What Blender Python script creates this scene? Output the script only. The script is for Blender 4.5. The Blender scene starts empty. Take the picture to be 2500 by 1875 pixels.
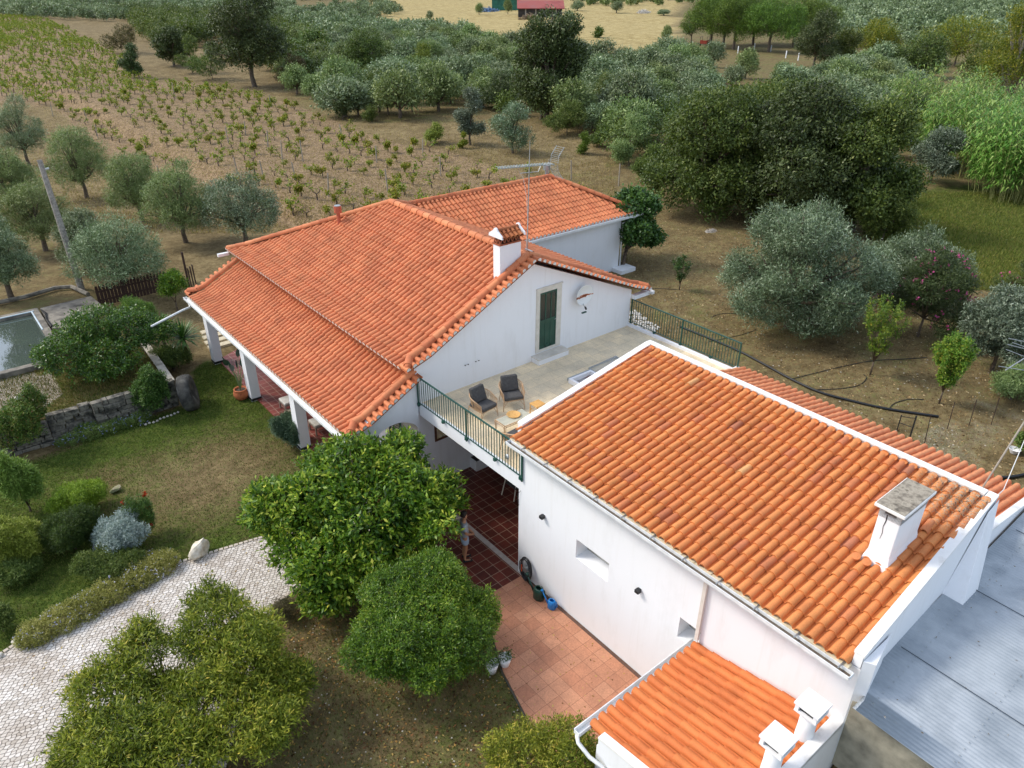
import bpy, bmesh, math, random
import numpy as np
from mathutils import Vector, Matrix
S = bpy.context.scene
COL = S.collection
rnd = random.Random(7)
R = math.radians

# ------------------------------------------------------------------ camera, light, exposure
FPX, CAM = 1806.2, Vector((-10.479, -12.522, 15.265))
_p, _a, _ro = .5038, .8863, .0045
_fx, _fy = math.cos(_a), math.sin(_a)
_r0 = Vector((_fy, -_fx, 0)); FW = Vector((_fx*math.cos(_p), _fy*math.cos(_p), -math.sin(_p))); _d0 = FW.cross(_r0)
RT = _r0*math.cos(_ro) - _d0*math.sin(_ro); DN = _r0*math.sin(_ro) + _d0*math.cos(_ro)
cam = bpy.data.objects.new('camera', bpy.data.cameras.new('camera')); COL.objects.link(cam)
M = Matrix((RT, -DN, -FW)).transposed().to_4x4(); M.translation = CAM
cam.matrix_world = M
cam.data.sensor_width = 36; cam.data.lens = FPX/2500*36
cam.data.clip_start = .1; cam.data.clip_end = 6000
S.camera = cam

SUN_EL, SUN_AZ = R(44), math.atan2(-.62, .78)        # azimuth measured from +Y towards +X
w = bpy.data.worlds.new('World'); S.world = w; w.use_nodes = True
nt = w.node_tree; bg = nt.nodes['Background']
sky = nt.nodes.new('ShaderNodeTexSky'); sky.sky_type = 'NISHITA'; sky.sun_disc = False
sky.sun_elevation = SUN_EL; sky.sun_rotation = SUN_AZ; sky.air_density = 1.0; sky.dust_density = 2.2; sky.ozone_density = 1.0
cl = nt.nodes.new('ShaderNodeMix'); cl.data_type = 'RGBA'; cl.inputs[0].default_value = .62; cl.inputs[7].default_value = (1.56, 1.68, 1.86, 1)   # thin high cloud over the blue
nt.links.new(sky.outputs[0], cl.inputs[6]); nt.links.new(cl.outputs[2], bg.inputs[0]); bg.inputs[1].default_value = .15
sl = bpy.data.lights.new('sun', 'SUN'); sl.energy = .8; sl.angle = R(13); sl.color = (1, .95, .87)
so = bpy.data.objects.new('sun', sl); COL.objects.link(so)
sd = Vector((math.sin(SUN_AZ)*math.cos(SUN_EL), math.cos(SUN_AZ)*math.cos(SUN_EL), math.sin(SUN_EL)))
so.rotation_euler = sd.to_track_quat('Z', 'Y').to_euler(); so.location = (-30, 10, 40)
S.view_settings.view_transform = 'Standard'; S.view_settings.look = 'None'
S.view_settings.exposure = 1.6; S.view_settings.gamma = 1
S.render.engine = 'CYCLES'

# ------------------------------------------------------------------ tagging
def tag(o, label=None, cat=None, group=None, kind=None):
    if label: o['label'] = label
    if cat: o['category'] = cat
    if group: o['group'] = group
    if kind: o['kind'] = kind
    return o
def thing(name, label, cat, loc=(0, 0, 0), rz=0, group=None):
    o = bpy.data.objects.new(name, None); COL.objects.link(o); o.empty_display_size = .2
    o.location = loc; o.rotation_euler = (0, 0, rz)
    return tag(o, label, cat, group)
def off(o, parent):                      # world-coordinate mesh under a parent at its base
    if parent is not None:
        o.parent = parent
        q = parent; t = Vector((0, 0, 0))
        while q is not None: t += Vector(q.location); q = q.parent
        o.location = -t
    return o
def children(o): return [c for c in bpy.data.objects if c.parent == o]
def copy_tree(o, parent=None):
    kids = list(o.children)
    c = o.copy(); COL.objects.link(c); c.parent = parent
    for k in kids: copy_tree(k, c)
    return c

# ------------------------------------------------------------------ mesh builder
class MB:
    def __init__(s): s.v = []; s.f = []
    def add(s, vs, fs):
        n = len(s.v); s.v += [tuple(a) for a in vs]; s.f += [tuple(i+n for i in f) for f in fs]; return s
    def box(s, a, b):
        x0, y0, z0 = a; x1, y1, z1 = b
        return s.add([(x0,y0,z0),(x1,y0,z0),(x1,y1,z0),(x0,y1,z0),(x0,y0,z1),(x1,y0,z1),(x1,y1,z1),(x0,y1,z1)],
                     [(3,2,1,0),(4,5,6,7),(0,1,5,4),(1,2,6,5),(2,3,7,6),(3,0,4,7)])
    def quad(s, *p): return s.add(p, [tuple(range(len(p)))])
    def prism(s, poly, z0, z1):          # poly xy, extruded in z
        n = len(poly)
        return s.add([(x, y, z0) for x, y in poly]+[(x, y, z1) for x, y in poly],
                     [tuple(range(n-1, -1, -1)), tuple(range(n, 2*n))]+[(i, (i+1) % n, n+(i+1) % n, n+i) for i in range(n)])
    def slab(s, pts, d):                 # polygon in 3D, extruded by vector d
        n = len(pts); d = Vector(d)
        return s.add([Vector(p) for p in pts]+[Vector(p)+d for p in pts],
                     [tuple(range(n-1, -1, -1)), tuple(range(n, 2*n))]+[(i, (i+1) % n, n+(i+1) % n, n+i) for i in range(n)])
    def bar(s, p, q, w, h=None, up=(0, 0, 1)):
        h = h or w; p = Vector(p); q = Vector(q); d = (q-p).normalized(); u = Vector(up)
        if abs(d.dot(u)) > .98: u = Vector((1, 0, 0))
        a = d.cross(u).normalized()*w/2; b = a.cross(d).normalized()*h/2
        return s.add([p-a-b, p+a-b, p+a+b, p-a+b, q-a-b, q+a-b, q+a+b, q-a+b],
                     [(3,2,1,0),(4,5,6,7),(0,1,5,4),(1,2,6,5),(2,3,7,6),(3,0,4,7)])
    def tube(s, pts, r, n=8, cap=True):
        pts = [Vector(p) for p in pts]; r = r if isinstance(r, (list, tuple)) else [r]*len(pts)
        vs = []; a = None
        for i, p in enumerate(pts):
            d = (pts[min(i+1, len(pts)-1)]-pts[max(i-1, 0)]).normalized()
            if a is None:
                a = d.cross(Vector((0, 0, 1)));
                if a.length < .05: a = d.cross(Vector((1, 0, 0)))
            a = (a-d*a.dot(d)).normalized(); b = d.cross(a)
            vs += [p+(a*math.cos(t)+b*math.sin(t))*r[i] for t in [2*math.pi*k/n for k in range(n)]]
        fs = [(i*n+k, i*n+(k+1) % n, (i+1)*n+(k+1) % n, (i+1)*n+k) for i in range(len(pts)-1) for k in range(n)]
        if cap: fs += [tuple(range(n-1, -1, -1)), tuple((len(pts)-1)*n+k for k in range(n))]
        return s.add(vs, fs)
    def lathe(s, c, prof, n=20, axis=None, sx=1, sy=1):
        c = Vector(c); vs = []
        if axis is None: X, Y, Z = Vector((sx,0,0)), Vector((0,sy,0)), Vector((0,0,1))
        else:
            Z = Vector(axis).normalized(); X = Z.orthogonal().normalized(); Y = Z.cross(X)
        for r, z in prof:
            vs += [c+(X*math.cos(t)+Y*math.sin(t))*r+Z*z for t in [2*math.pi*k/n for k in range(n)]]
        m = len(prof)
        fs = [(i*n+k, i*n+(k+1) % n, (i+1)*n+(k+1) % n, (i+1)*n+k) for i in range(m-1) for k in range(n)]
        fs += [tuple(range(n-1, -1, -1)), tuple((m-1)*n+k for k in range(n))]
        return s.add(vs, fs)
    def build(s, name, mat, parent=None, smooth=False, bevel=0, local=False):
        me = bpy.data.meshes.new(name); me.from_pydata(s.v, [], s.f)
        if mat: me.materials.append(mat)
        if smooth: me.polygons.foreach_set('use_smooth', [True]*len(me.polygons))
        me.update()
        o = bpy.data.objects.new(name, me); COL.objects.link(o)
        if local: o.parent = parent
        else: off(o, parent)
        if bevel:
            m = o.modifiers.new('bevel', 'BEVEL'); m.width = bevel; m.segments = 2; m.limit_method = 'ANGLE'
        return o
def npmesh(name, V, F, mat, parent=None, attr=None, smooth=False, local=False):
    k = F.shape[1]; me = bpy.data.meshes.new(name)
    me.vertices.add(len(V)); me.vertices.foreach_set('co', V.astype(np.float32).ravel())
    me.loops.add(F.size); me.loops.foreach_set('vertex_index', F.astype(np.int32).ravel())
    me.polygons.add(len(F)); me.polygons.foreach_set('loop_start', np.arange(0, F.size, k, dtype=np.int32))
    me.polygons.foreach_set('loop_total', np.full(len(F), k, dtype=np.int32))
    if smooth: me.polygons.foreach_set('use_smooth', np.ones(len(F), dtype=bool))
    me.update(calc_edges=True)
    if attr is not None:
        for an, av in attr.items():
            a = me.attributes.new(an, 'FLOAT', 'POINT'); a.data.foreach_set('value', av.astype(np.float32))
    if mat: me.materials.append(mat)
    o = bpy.data.objects.new(name, me); COL.objects.link(o)
    if local: o.parent = parent
    else: off(o, parent)
    return o

# ------------------------------------------------------------------ terrain
def sst(a, b, t):
    t = min(1, max(0, (t-a)/(b-a))); return t*t*(3-2*t)
def gh(x, y):
    h = 1.8*sst(6.6, 10, x)
    if y < -9: h = max(h, 2.2*sst(-1.0, .6, x))
    h = max(h, .9*sst(19, 31, y))
    if x < -4.65 and y > 16.3: h = max(h, .9)
    d = math.hypot(x-2, y-8)
    k = sst(26, 60, d)
    h += k*(.35*math.sin(x*.045+1)*math.cos(y*.038)+.25*math.sin(x*.11+y*.07))
    h += sst(80, 300, d)*.8*math.sin(x*.012+y*.009+.6)
    return h
def ray(px, py): return (FW + RT*((px-1250)/FPX) + DN*((py-937.5)/FPX))
def G(px, py, dz=0):                       # where a direction of view meets the ground
    d = ray(px, py); z = 1.0
    if d.z > -.012: d = Vector((d.x, d.y, -.012))
    for i in range(25):
        t = (z+dz-CAM.z)/d.z; p = CAM+d*t; z = z*.4+.6*gh(p.x, p.y)
    return Vector((p.x, p.y, gh(p.x, p.y)))
def pxm(p): return FPX/max(1, (Vector(p)-CAM).dot(FW))     # source pixels per metre at p
def inpoly(x, y, P):
    c = False; n = len(P); j = n-1
    for i in range(n):
        xi, yi = P[i]; xj, yj = P[j]
        if (yi > y) != (yj > y) and x < (xj-xi)*(y-yi)/(yj-yi)+xi: c = not c
        j = i
    return c
def project(p):
    d = Vector(p)-CAM; z = d.dot(FW)
    return (1250+FPX*d.dot(RT)/z, 937.5+FPX*d.dot(DN)/z) if z > .1 else (-9e9, -9e9)

# ------------------------------------------------------------------ materials
def c3(h):                                # sRGB hex -> linear
    h = h.lstrip('#'); v = [int(h[i:i+2], 16)/255 for i in (0, 2, 4)]
    return tuple((a/12.92 if a <= .04045 else ((a+.055)/1.055)**2.4) for a in v)+(1,)
def newmat(name):
    m = bpy.data.materials.new(name); m.use_nodes = True
    return m, m.node_tree.nodes, m.node_tree.links, m.node_tree.nodes['Principled BSDF']
def ramp(N, cols, pos=None, inter='LINEAR'):
    r = N.new('ShaderNodeValToRGB'); e = r.color_ramp.elements; r.color_ramp.interpolation = inter
    pos = pos or [i/(len(cols)-1) for i in range(len(cols))]
    e[0].position, e[0].color = pos[0], cols[0]; e[1].position, e[1].color = pos[-1], cols[-1]
    for p_, c_ in list(zip(pos, cols))[1:-1]:
        q = e.new(p_); q.color = c_
    return r
def noise(N, L, co, scale, detail=4, rough=.55):
    t = N.new('ShaderNodeTexNoise'); t.inputs['Scale'].default_value = scale; t.inputs['Detail'].default_value = detail
    t.inputs['Roughness'].default_value = rough; L.new(co, t.inputs['Vector']); return t
def mixc(N, L, fac, a, b, blend='MIX'):
    m = N.new('ShaderNodeMix'); m.data_type = 'RGBA'; m.blend_type = blend
    if isinstance(fac, float): m.inputs[0].default_value = fac
    else: L.new(fac, m.inputs[0])
    for i, x in ((6, a), (7, b)):
        if isinstance(x, tuple): m.inputs[i].default_value = x
        else: L.new(x, m.inputs[i])
    return m.outputs[2]
def mth(N, L, op, a, b=0.0, clamp=False):
    m = N.new('ShaderNodeMath'); m.operation = op; m.use_clamp = clamp
    for i, x in ((0, a), (1, b)):
        if isinstance(x, (int, float)): m.inputs[i].default_value = x
        else: L.new(x, m.inputs[i])
    return m.outputs[0]
def mat(name, cols, scale=4, rough=.7, bump=0, bscale=None, metal=0, pos=None, spec=.5, detail=5, bdist=.01):
    m, N, L, B = newmat(name); co = N.new('ShaderNodeTexCoord').outputs['Object']
    cols = [c3(c) if isinstance(c, str) else c for c in cols]
    if len(cols) > 1:
        n = noise(N, L, co, scale, detail); r = ramp(N, cols, pos or [.3+.4*i/(len(cols)-1) for i in range(len(cols))]); L.new(n.outputs[0], r.inputs[0]); L.new(r.outputs[0], B.inputs['Base Color'])
    else: B.inputs['Base Color'].default_value = cols[0]
    B.inputs['Roughness'].default_value = rough; B.inputs['Metallic'].default_value = metal; B.inputs['Specular IOR Level'].default_value = spec
    if bump:
        b = N.new('ShaderNodeBump'); b.inputs['Strength'].default_value = bump; b.inputs['Distance'].default_value = bdist
        n2 = noise(N, L, co, bscale or scale*4, 4); L.new(n2.outputs[0], b.inputs['Height']); L.new(b.outputs[0], B.inputs['Normal'])
    return m
def leafmat(name, cols, trans=.3, rough=.5, spec=.3):
    m, N, L, B = newmat(name); a = N.new('ShaderNodeAttribute'); a.attribute_name = 'v'
    r = ramp(N, [c3(c) for c in cols]); L.new(a.outputs['Fac'], r.inputs[0])
    oi = N.new('ShaderNodeObjectInfo'); hs = N.new('ShaderNodeHueSaturation')
    L.new(mth(N, L, 'ADD', mth(N, L, 'MULTIPLY', oi.outputs['Random'], .035), .4825), hs.inputs['Hue'])
    L.new(mth(N, L, 'ADD', mth(N, L, 'MULTIPLY', oi.outputs['Random'], .3), .86), hs.inputs['Value'])
    L.new(r.outputs[0], hs.inputs['Color'])
    L.new(hs.outputs[0], B.inputs['Base Color']); B.inputs['Roughness'].default_value = rough; B.inputs['Specular IOR Level'].default_value = spec
    t = N.new('ShaderNodeBsdfTranslucent'); L.new(mixc(N, L, .5, hs.outputs[0], c3('#6f8a20')), t.inputs[0])
    x = N.new('ShaderNodeMixShader'); x.inputs[0].default_value = trans
    L.new(B.outputs[0], x.inputs[1]); L.new(t.outputs[0], x.inputs[2])
    L.new(x.outputs[0], N['Material Output'].inputs['Surface'])
    return m
def tilemat(name, cols, pos=None, lichen=.0, dirt=.35, spots=None):
    m, N, L, B = newmat(name); co = N.new('ShaderNodeTexCoord').outputs['Object']
    a = N.new('ShaderNodeAttribute'); a.attribute_name = 'v'
    r = ramp(N, [c3(c) for c in cols], pos); L.new(a.outputs['Fac'], r.inputs[0])
    n = noise(N, L, co, 1.6, 8, .7); rr = ramp(N, [(.66, .64, .62, 1), (1.08, 1.05, 1.0, 1)], [.3, .6]); L.new(n.outputs[0], rr.inputs[0])
    col = mixc(N, L, dirt, r.outputs[0], mixc(N, L, 1.0, r.outputs[0], rr.outputs[0], 'MULTIPLY'))
    n2 = noise(N, L, co, 45, 3); r2 = ramp(N, [(.85, .85, .85, 1), (1.1, 1.1, 1.1, 1)], [.35, .65]); L.new(n2.outputs[0], r2.inputs[0])
    col = mixc(N, L, .5, col, mixc(N, L, 1.0, col, r2.outputs[0], 'MULTIPLY'))
    if lichen:
        n3 = noise(N, L, co, 9, 5, .7); r3 = ramp(N, [(0, 0, 0, 1), (1, 1, 1, 1)], [.62, .68]); L.new(n3.outputs[0], r3.inputs[0])
        col = mixc(N, L, mth(N, L, 'MULTIPLY', r3.outputs[0], lichen), col, c3('#8f7440'))
    if spots:                                 # an old lichen-covered patch at one corner
        v = N.new('ShaderNodeVectorMath'); v.operation = 'DISTANCE'; L.new(co, v.inputs[0]); v.inputs[1].default_value = spots
        fac = mth(N, L, 'SUBTRACT', 1.0, mth(N, L, 'MULTIPLY', v.outputs['Value'], .8), True)
        n4 = noise(N, L, co, 14, 5, .7); r4 = ramp(N, [(0, 0, 0, 1), (1, 1, 1, 1)], [.45, .56]); L.new(n4.outputs[0], r4.inputs[0])
        n5 = noise(N, L, co, 22, 4, .7); r5 = ramp(N, [c3('#5a4630'), c3('#b9a892'), c3('#c98a3c')], [.4, .5, .6]); L.new(n5.outputs[0], r5.inputs[0])
        col = mixc(N, L, mth(N, L, 'MULTIPLY', mth(N, L, 'MULTIPLY', r4.outputs[0], fac, True), 1.5, True), col, r5.outputs[0])
    L.new(col, B.inputs['Base Color']); B.inputs['Roughness'].default_value = .72; B.inputs['Specular IOR Level'].default_value = .3
    b = N.new('ShaderNodeBump'); b.inputs['Strength'].default_value = .25; b.inputs['Distance'].default_value = .01
    L.new(n2.outputs[0], b.inputs['Height']); L.new(b.outputs[0], B.inputs['Normal'])
    return m
def brickmat(name, w_, h_, mort, c1, c2, cm, offset=0, loc=(0, 0, 0), rot=0, rough=.6, var=.5, stain=.3, spec=.4, squash=1):
    m, N, L, B = newmat(name); tc = N.new('ShaderNodeTexCoord').outputs['Object']
    mp = N.new('ShaderNodeMapping'); mp.inputs['Location'].default_value = loc; mp.inputs['Rotation'].default_value = (0, 0, rot); L.new(tc, mp.inputs[0])
    b = N.new('ShaderNodeTexBrick'); b.offset = offset; b.squash = squash; b.inputs['Scale'].default_value = 1; b.inputs['Brick Width'].default_value = w_; b.inputs['Row Height'].default_value = h_
    b.inputs['Mortar Size'].default_value = mort; b.inputs['Mortar Smooth'].default_value = .15; b.inputs['Color1'].default_value = c3(c1); b.inputs['Color2'].default_value = c3(c2); b.inputs['Mortar'].default_value = c3(cm)
    L.new(mp.outputs[0], b.inputs[0])
    n = noise(N, L, tc, 1.7, 6, .65); rr = ramp(N, [(1-stain, 1-stain, 1-stain, 1), (1.12, 1.1, 1.06, 1)], [.3, .7]); L.new(n.outputs[0], rr.inputs[0])
    col = mixc(N, L, 1.0, b.outputs[0], rr.outputs[0], 'MULTIPLY')
    n2 = noise(N, L, tc, 30, 4); r2 = ramp(N, [(.86, .86, .86, 1), (1.1, 1.1, 1.1, 1)], [.35, .65]); L.new(n2.outputs[0], r2.inputs[0])
    col = mixc(N, L, 1.0, col, r2.outputs[0], 'MULTIPLY')
    L.new(col, B.inputs['Base Color']); B.inputs['Roughness'].default_value = rough; B.inputs['Specular IOR Level'].default_value = spec
    bp = N.new('ShaderNodeBump'); bp.inputs['Strength'].default_value = .4; bp.inputs['Distance'].default_value = .005; bp.invert = True
    L.new(b.outputs['Fac'], bp.inputs['Height']); L.new(bp.outputs[0], B.inputs['Normal'])
    return m

def wallmat(name, base='#eceded', stain='#d6d7d6', amt=.4):
    m, N, L, B = newmat(name); co = N.new('ShaderNodeTexCoord').outputs['Object']
    mp = N.new('ShaderNodeMapping'); mp.inputs['Scale'].default_value = (1, 1, .35); L.new(co, mp.inputs[0])
    n = noise(N, L, mp.outputs[0], 1.6, 7, .7); r = ramp(N, [c3(stain), c3(base)], [.28, .48]); L.new(n.outputs[0], r.inputs[0])
    L.new(mixc(N, L, amt, c3(base), r.outputs[0]), B.inputs['Base Color'])
    mp2 = N.new('ShaderNodeMapping'); mp2.inputs['Scale'].default_value = (5, 5, .3); L.new(co, mp2.inputs[0]); ns = noise(N, L, mp2.outputs[0], 1.3, 5, .6); rs = ramp(N, [(.965, .96, .95, 1), (1, 1, 1, 1)], [.3, .46]); L.new(ns.outputs[0], rs.inputs[0])
    L.new(mixc(N, L, 1.0, mixc(N, L, amt, c3(base), r.outputs[0]), rs.outputs[0], 'MULTIPLY'), B.inputs['Base Color'])
    B.inputs['Roughness'].default_value = .85; B.inputs['Specular IOR Level'].default_value = .2
    b = N.new('ShaderNodeBump'); b.inputs['Strength'].default_value = .25; b.inputs['Distance'].default_value = .006
    n2 = noise(N, L, co, 28, 5, .6); L.new(n2.outputs[0], b.inputs['Height']); L.new(b.outputs[0], B.inputs['Normal'])
    return m
WHITE = wallmat('white plaster', '#eaebec', '#d8d8d6', .4); WHITE2 = wallmat('weathered white coping', '#e9e8e4', '#a8a294', .55)
TILE_MAIN = tilemat('terracotta main', ['#bb6c48', '#c3744e', '#c97c54', '#ce8258', '#d38a60'], dirt=.85)
TILE_ANX = tilemat('terracotta annex', ['#a06a52', '#bd7450', '#c97c4c', '#d0834c', '#d58a50', '#d69056', '#d4a570'], [0, .08, .3, .55, .8, .96, 1], lichen=.25, dirt=.6, spots=(4.75, -8.85, 5.7))
TILE_BACK = tilemat('terracotta lean-to', ['#c87c54', '#d2865c', '#d89064', '#cc8058'], dirt=.6)
TILE_SM = tilemat('terracotta small roof', ['#bf6a38', '#cc7440', '#d27c45', '#cf8040'], lichen=.2, dirt=.6)
DECK = mat('mortar bed', ['#8d5238', '#a5664a'], 3)
MORTAR = mat('white mortar', ['#e6e4de', '#c9c4ba'], 12)
CREAM = mat('cream mortar', ['#e2d6b8', '#c9bb98'], 8)
GUT = mat('white gutter', ['#eef0f0', '#d6d8d6'], 6, rough=.4)
GREEN = mat('dark green paint', ['#17443a', '#1f5044'], 8, rough=.4)
DOORG = mat('door green', ['#1c4033', '#265041'], 2.5, rough=.45)
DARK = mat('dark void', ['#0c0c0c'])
STONE_F = mat('limestone frame', ['#d9d4c8', '#c8c1b2'], 5, bump=.2)
METAL = mat('galvanised steel', ['#b8bcbc', '#9aa0a0'], 14, rough=.4, metal=.7)
BLACK = mat('black plastic', ['#1b1c1e', '#26282a'], 10, rough=.5)
BARK = mat('bark', ['#3a2f25', '#5d4f40', '#776857'], 9, bump=.7, bdist=.03)
BARKL = mat('pale bark', ['#6b6358', '#8d8474', '#a59c8c'], 7, bump=.6, bdist=.03)
RATTAN = mat('rattan', ['#c8a682', '#b08c66'], 30, rough=.5)
WOOD = mat('bamboo', ['#d9ab66', '#c29250'], 16, rough=.5)
CUSH = mat('charcoal cushion', ['#403f3f', '#4a4948', '#545352'], 14, rough=.95, bump=.5, bscale=40, bdist=.01)
GLASS = mat('dark glass', ['#20282c'], rough=.08)
LIGHTG = mat('polycarbonate', ['#c9cdca', '#b9bdb8'], 3, rough=.25)

# ------------------------------------------------------------------ roof tiles
def tiles(name, mt, parent, O, U, path, W, pitch=.239, clen=.37, r=.093, lift=.028, jit=0., clips=(), caps=None, seed=1, vfun=None, deck=True, up=None, top_s=None):
    """O: eave start, U: unit along the eave, path: offsets going up the slope."""
    rg = np.random.default_rng(seed); O = np.array(O, float); U = np.array(U, float); P = [np.array(p, float) for p in path]
    seg = [np.linalg.norm(P[i+1]-P[i]) for i in range(len(P)-1)]; cum = np.cumsum([0]+seg); Ltot = cum[-1]
    def at(s):
        s = max(-.2, min(Ltot+.2, s)); i = min(len(seg)-1, max(0, int(np.searchsorted(cum, s, 'right')-1)))
        T = (P[i+1]-P[i])/seg[i]; return P[i]+T*(s-cum[i]), T
    def nrm(T):
        n = np.cross(U, T); n /= np.linalg.norm(n)
        return n if n[2] > 0 else -n
    K = 7
    arc = [(r-r*math.cos(a), r*1.02*math.sin(a)) for a in [math.pi*k/(K-1) for k in range(K)]]
    pan = [(2*r+(pitch-2*r)*t, -.008-.022*math.sin(math.pi*t)) for t in (.12, .5, .88)]
    prof = np.array(arc+pan); prof = np.vstack([prof, [pitch, -.004]]); n = len(prof)
    V = []; F = []; A = []; CV = MB()
    ncol = int(round(W/pitch)); ncr = int(math.ceil(Ltot/clen))
    base = 0
    for i in range(ncol):
        cj = rg.normal(0, jit)
        for j in range(ncr):
            s0 = j*clen+cj*.6+rg.normal(0, jit*.5); s1 = min(Ltot, (j+1)*clen+.045)
            if s0 >= Ltot-.05: continue
            p0, T0 = at(s0); p1, T1 = at(s1); N0 = nrm(T0); N1 = nrm(T1)
            if j: N0 = nrm(at((s0+s1)/2)[1])
            u0 = i*pitch+rg.normal(0, jit*.3); dv = rg.normal(0, jit*.35)
            a = O+p0+U*(u0); b = O+p1+U*(u0+dv)
            lf = lift+abs(rg.normal(0, jit*.25))
            hi0 = a+np.outer(prof[:, 0], U)+np.outer(prof[:, 1]+lf, N0)
            lo0 = a+np.outer(prof[:, 0], U)+np.outer(prof[:, 1]*.8+lf-.02, N0)
            pr = prof.copy(); pr[:K, 0] = r+(pr[:K, 0]-r)*.9; pr[:K, 1] *= .9
            hi1 = b+np.outer(pr[:, 0], U)+np.outer(pr[:, 1], N1)
            V += [lo0, hi0, hi0, hi1]; v = (.25+.5*rg.random()) if vfun is None else vfun(rg, i, j); A += [np.full(4*n, v)]
            for k in range(n-1):
                F.append((base+k, base+k+1, base+n+k+1, base+n+k)); F.append((base+2*n+k, base+2*n+k+1, base+3*n+k+1, base+3*n+k))
            base += 4*n
            if j == 0 and caps:
                c = [Vector(x-T0*.004) for x in (a+np.outer(prof[:K, 0]*.84+r*.16, U)+np.outer(prof[:K, 1]*.82+lf, N0))]
                CV.add([c[0]-Vector(N0)*.03]+c+[c[-1]-Vector(N0)*.03], [tuple(range(K+2))])
    if deck:
        for i in range(len(P)-1):
            q = [O+P[i]-[0, 0, .02], O+P[i]+U*W-[0, 0, .02], O+P[i+1]+U*W-[0, 0, .02], O+P[i+1]-[0, 0, .02]]
            V.append(np.array(q)); F.append((base, base+1, base+2, base+3)); A.append(np.full(4, .2)); base += 4
    V = np.vstack(V); F = np.array(F); A = np.concatenate(A)
    if len(clips):
        o = npmesh('t', V, F, None, None, {'v': A}); bm = bmesh.new(); bm.from_mesh(o.data)
        for co, no in clips:
            bmesh.ops.bisect_plane(bm, geom=bm.verts[:]+bm.edges[:]+bm.faces[:], plane_co=co, plane_no=no, clear_outer=True, dist=1e-5)
        me = bpy.data.meshes.new(name); bm.to_mesh(me); bm.free(); bpy.data.objects.remove(o)
        me.materials.append(mt); me.polygons.foreach_set('use_smooth', [True]*len(me.polygons))
        o = bpy.data.objects.new(name, me); COL.objects.link(o); off(o, parent)
    else: o = npmesh(name, V, F, mt, parent, {'v': A}, smooth=True)
    if caps and CV.v: CV.build('mortar_caps', caps, o)
    return o
def ridge(name, pts, mt, parent, r=.11, seg=.42, lift=.0, seed=3, taper=.86, build=True, arc=100):
    rg = np.random.default_rng(seed); V = []; F = []; A = []; base = 0; K = 9
    for a, b in zip(pts[:-1], pts[1:]):
        a = Vector(a); b = Vector(b); d = b-a; L_ = d.length; d.normalize(); n = max(1, round(L_/seg)); st = L_/n
        side = d.cross(Vector((0, 0, 1))).normalized(); up = side.cross(d).normalized()
        for i in range(n):
            p = a+d*(i*st)+up*lift; q = a+d*((i+1)*st+.04)+up*lift; w = rg.normal(0, .004)
            for c, rr in ((p, r*.84), (p, r), (p, r), (q, r*taper)):
                V.append([tuple(c+(side*math.cos(t)+up*math.sin(t))*rr+side*w) for t in [R(90-arc+2*arc*k/(K-1)) for k in range(K)]])
            A.append(np.full(4*K, rg.random()))
            for k in range(K-1): F.append((base+k, base+k+1, base+K+k+1, base+K+k)); F.append((base+2*K+k, base+2*K+k+1, base+3*K+k+1, base+3*K+k))
            base += 4*K
    return npmesh(name, np.vstack([np.array(v) for v in V]), np.array(F), mt, parent, {'v': np.concatenate(A)}, smooth=True)
def wallgrid(mb, org, U, V, N, us, vs, holes, depth, sill=0.):
    """wall face split in a grid; holes are (i,j) cells recessed by depth with reveals"""
    org, U, V, N = Vector(org), Vector(U), Vector(V), Vector(N)
    P = lambda u, v, d=0: org+U*u+V*v-N*d
    for i in range(len(us)-1):
        for j in range(len(vs)-1):
            a, b, c, d = us[i], us[i+1], vs[j], vs[j+1]
            if (i, j) in holes:
                D = depth
                mb.quad(P(a,c), P(b,c), P(b,c+sill,D), P(a,c+sill,D)); mb.quad(P(a,d), P(a,d,D), P(b,d,D), P(b,d))
                mb.quad(P(a,c), P(a,c+sill,D), P(a,d,D), P(a,d)); mb.quad(P(b,c), P(b,d), P(b,d,D), P(b,c+sill,D))
            else: mb.quad(P(a,c), P(b,c), P(b,d), P(a,d))

# ------------------------------------------------------------------ farmhouse
house = thing('farmhouse', 'white farmhouse with big orange tiled gable roof and porch on white columns', 'house', (4.6, 10, 0))
mb = MB()
GY = 5.1
mb.slab([(0, GY, 0), (9.77, GY, 0), (9.77, GY, 4.82), (4.65, GY, 7.0), (.44, GY, 4.93), (0, GY, 4.76)], (0, .35, 0))
mb.box((.0, GY+.352, 0), (.35, 19.0, 4.74)); mb.box((9.42, GY+.352, 0), (9.77, 19.0, 4.74)); mb.box((.352, 18.7, 0), (9.418, 19.0, 4.74))
mb.box((9.772, 12.6, .5), (17.15, 12.9, 4.62)); mb.box((16.85, 12.902, .5), (17.15, 19.3, 4.62)); mb.box((9.772, 19.0, .5), (16.848, 19.3, 4.62))
mb.box((0.352, 18.2, 4.3), (9.4, 18.6, 4.7))
mb.build('wall', WHITE, house)
MB().box((16.7, 11.9, 1.2), (17.75, 12.58, 2.0)).build('low_wall', WHITE, house)
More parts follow.
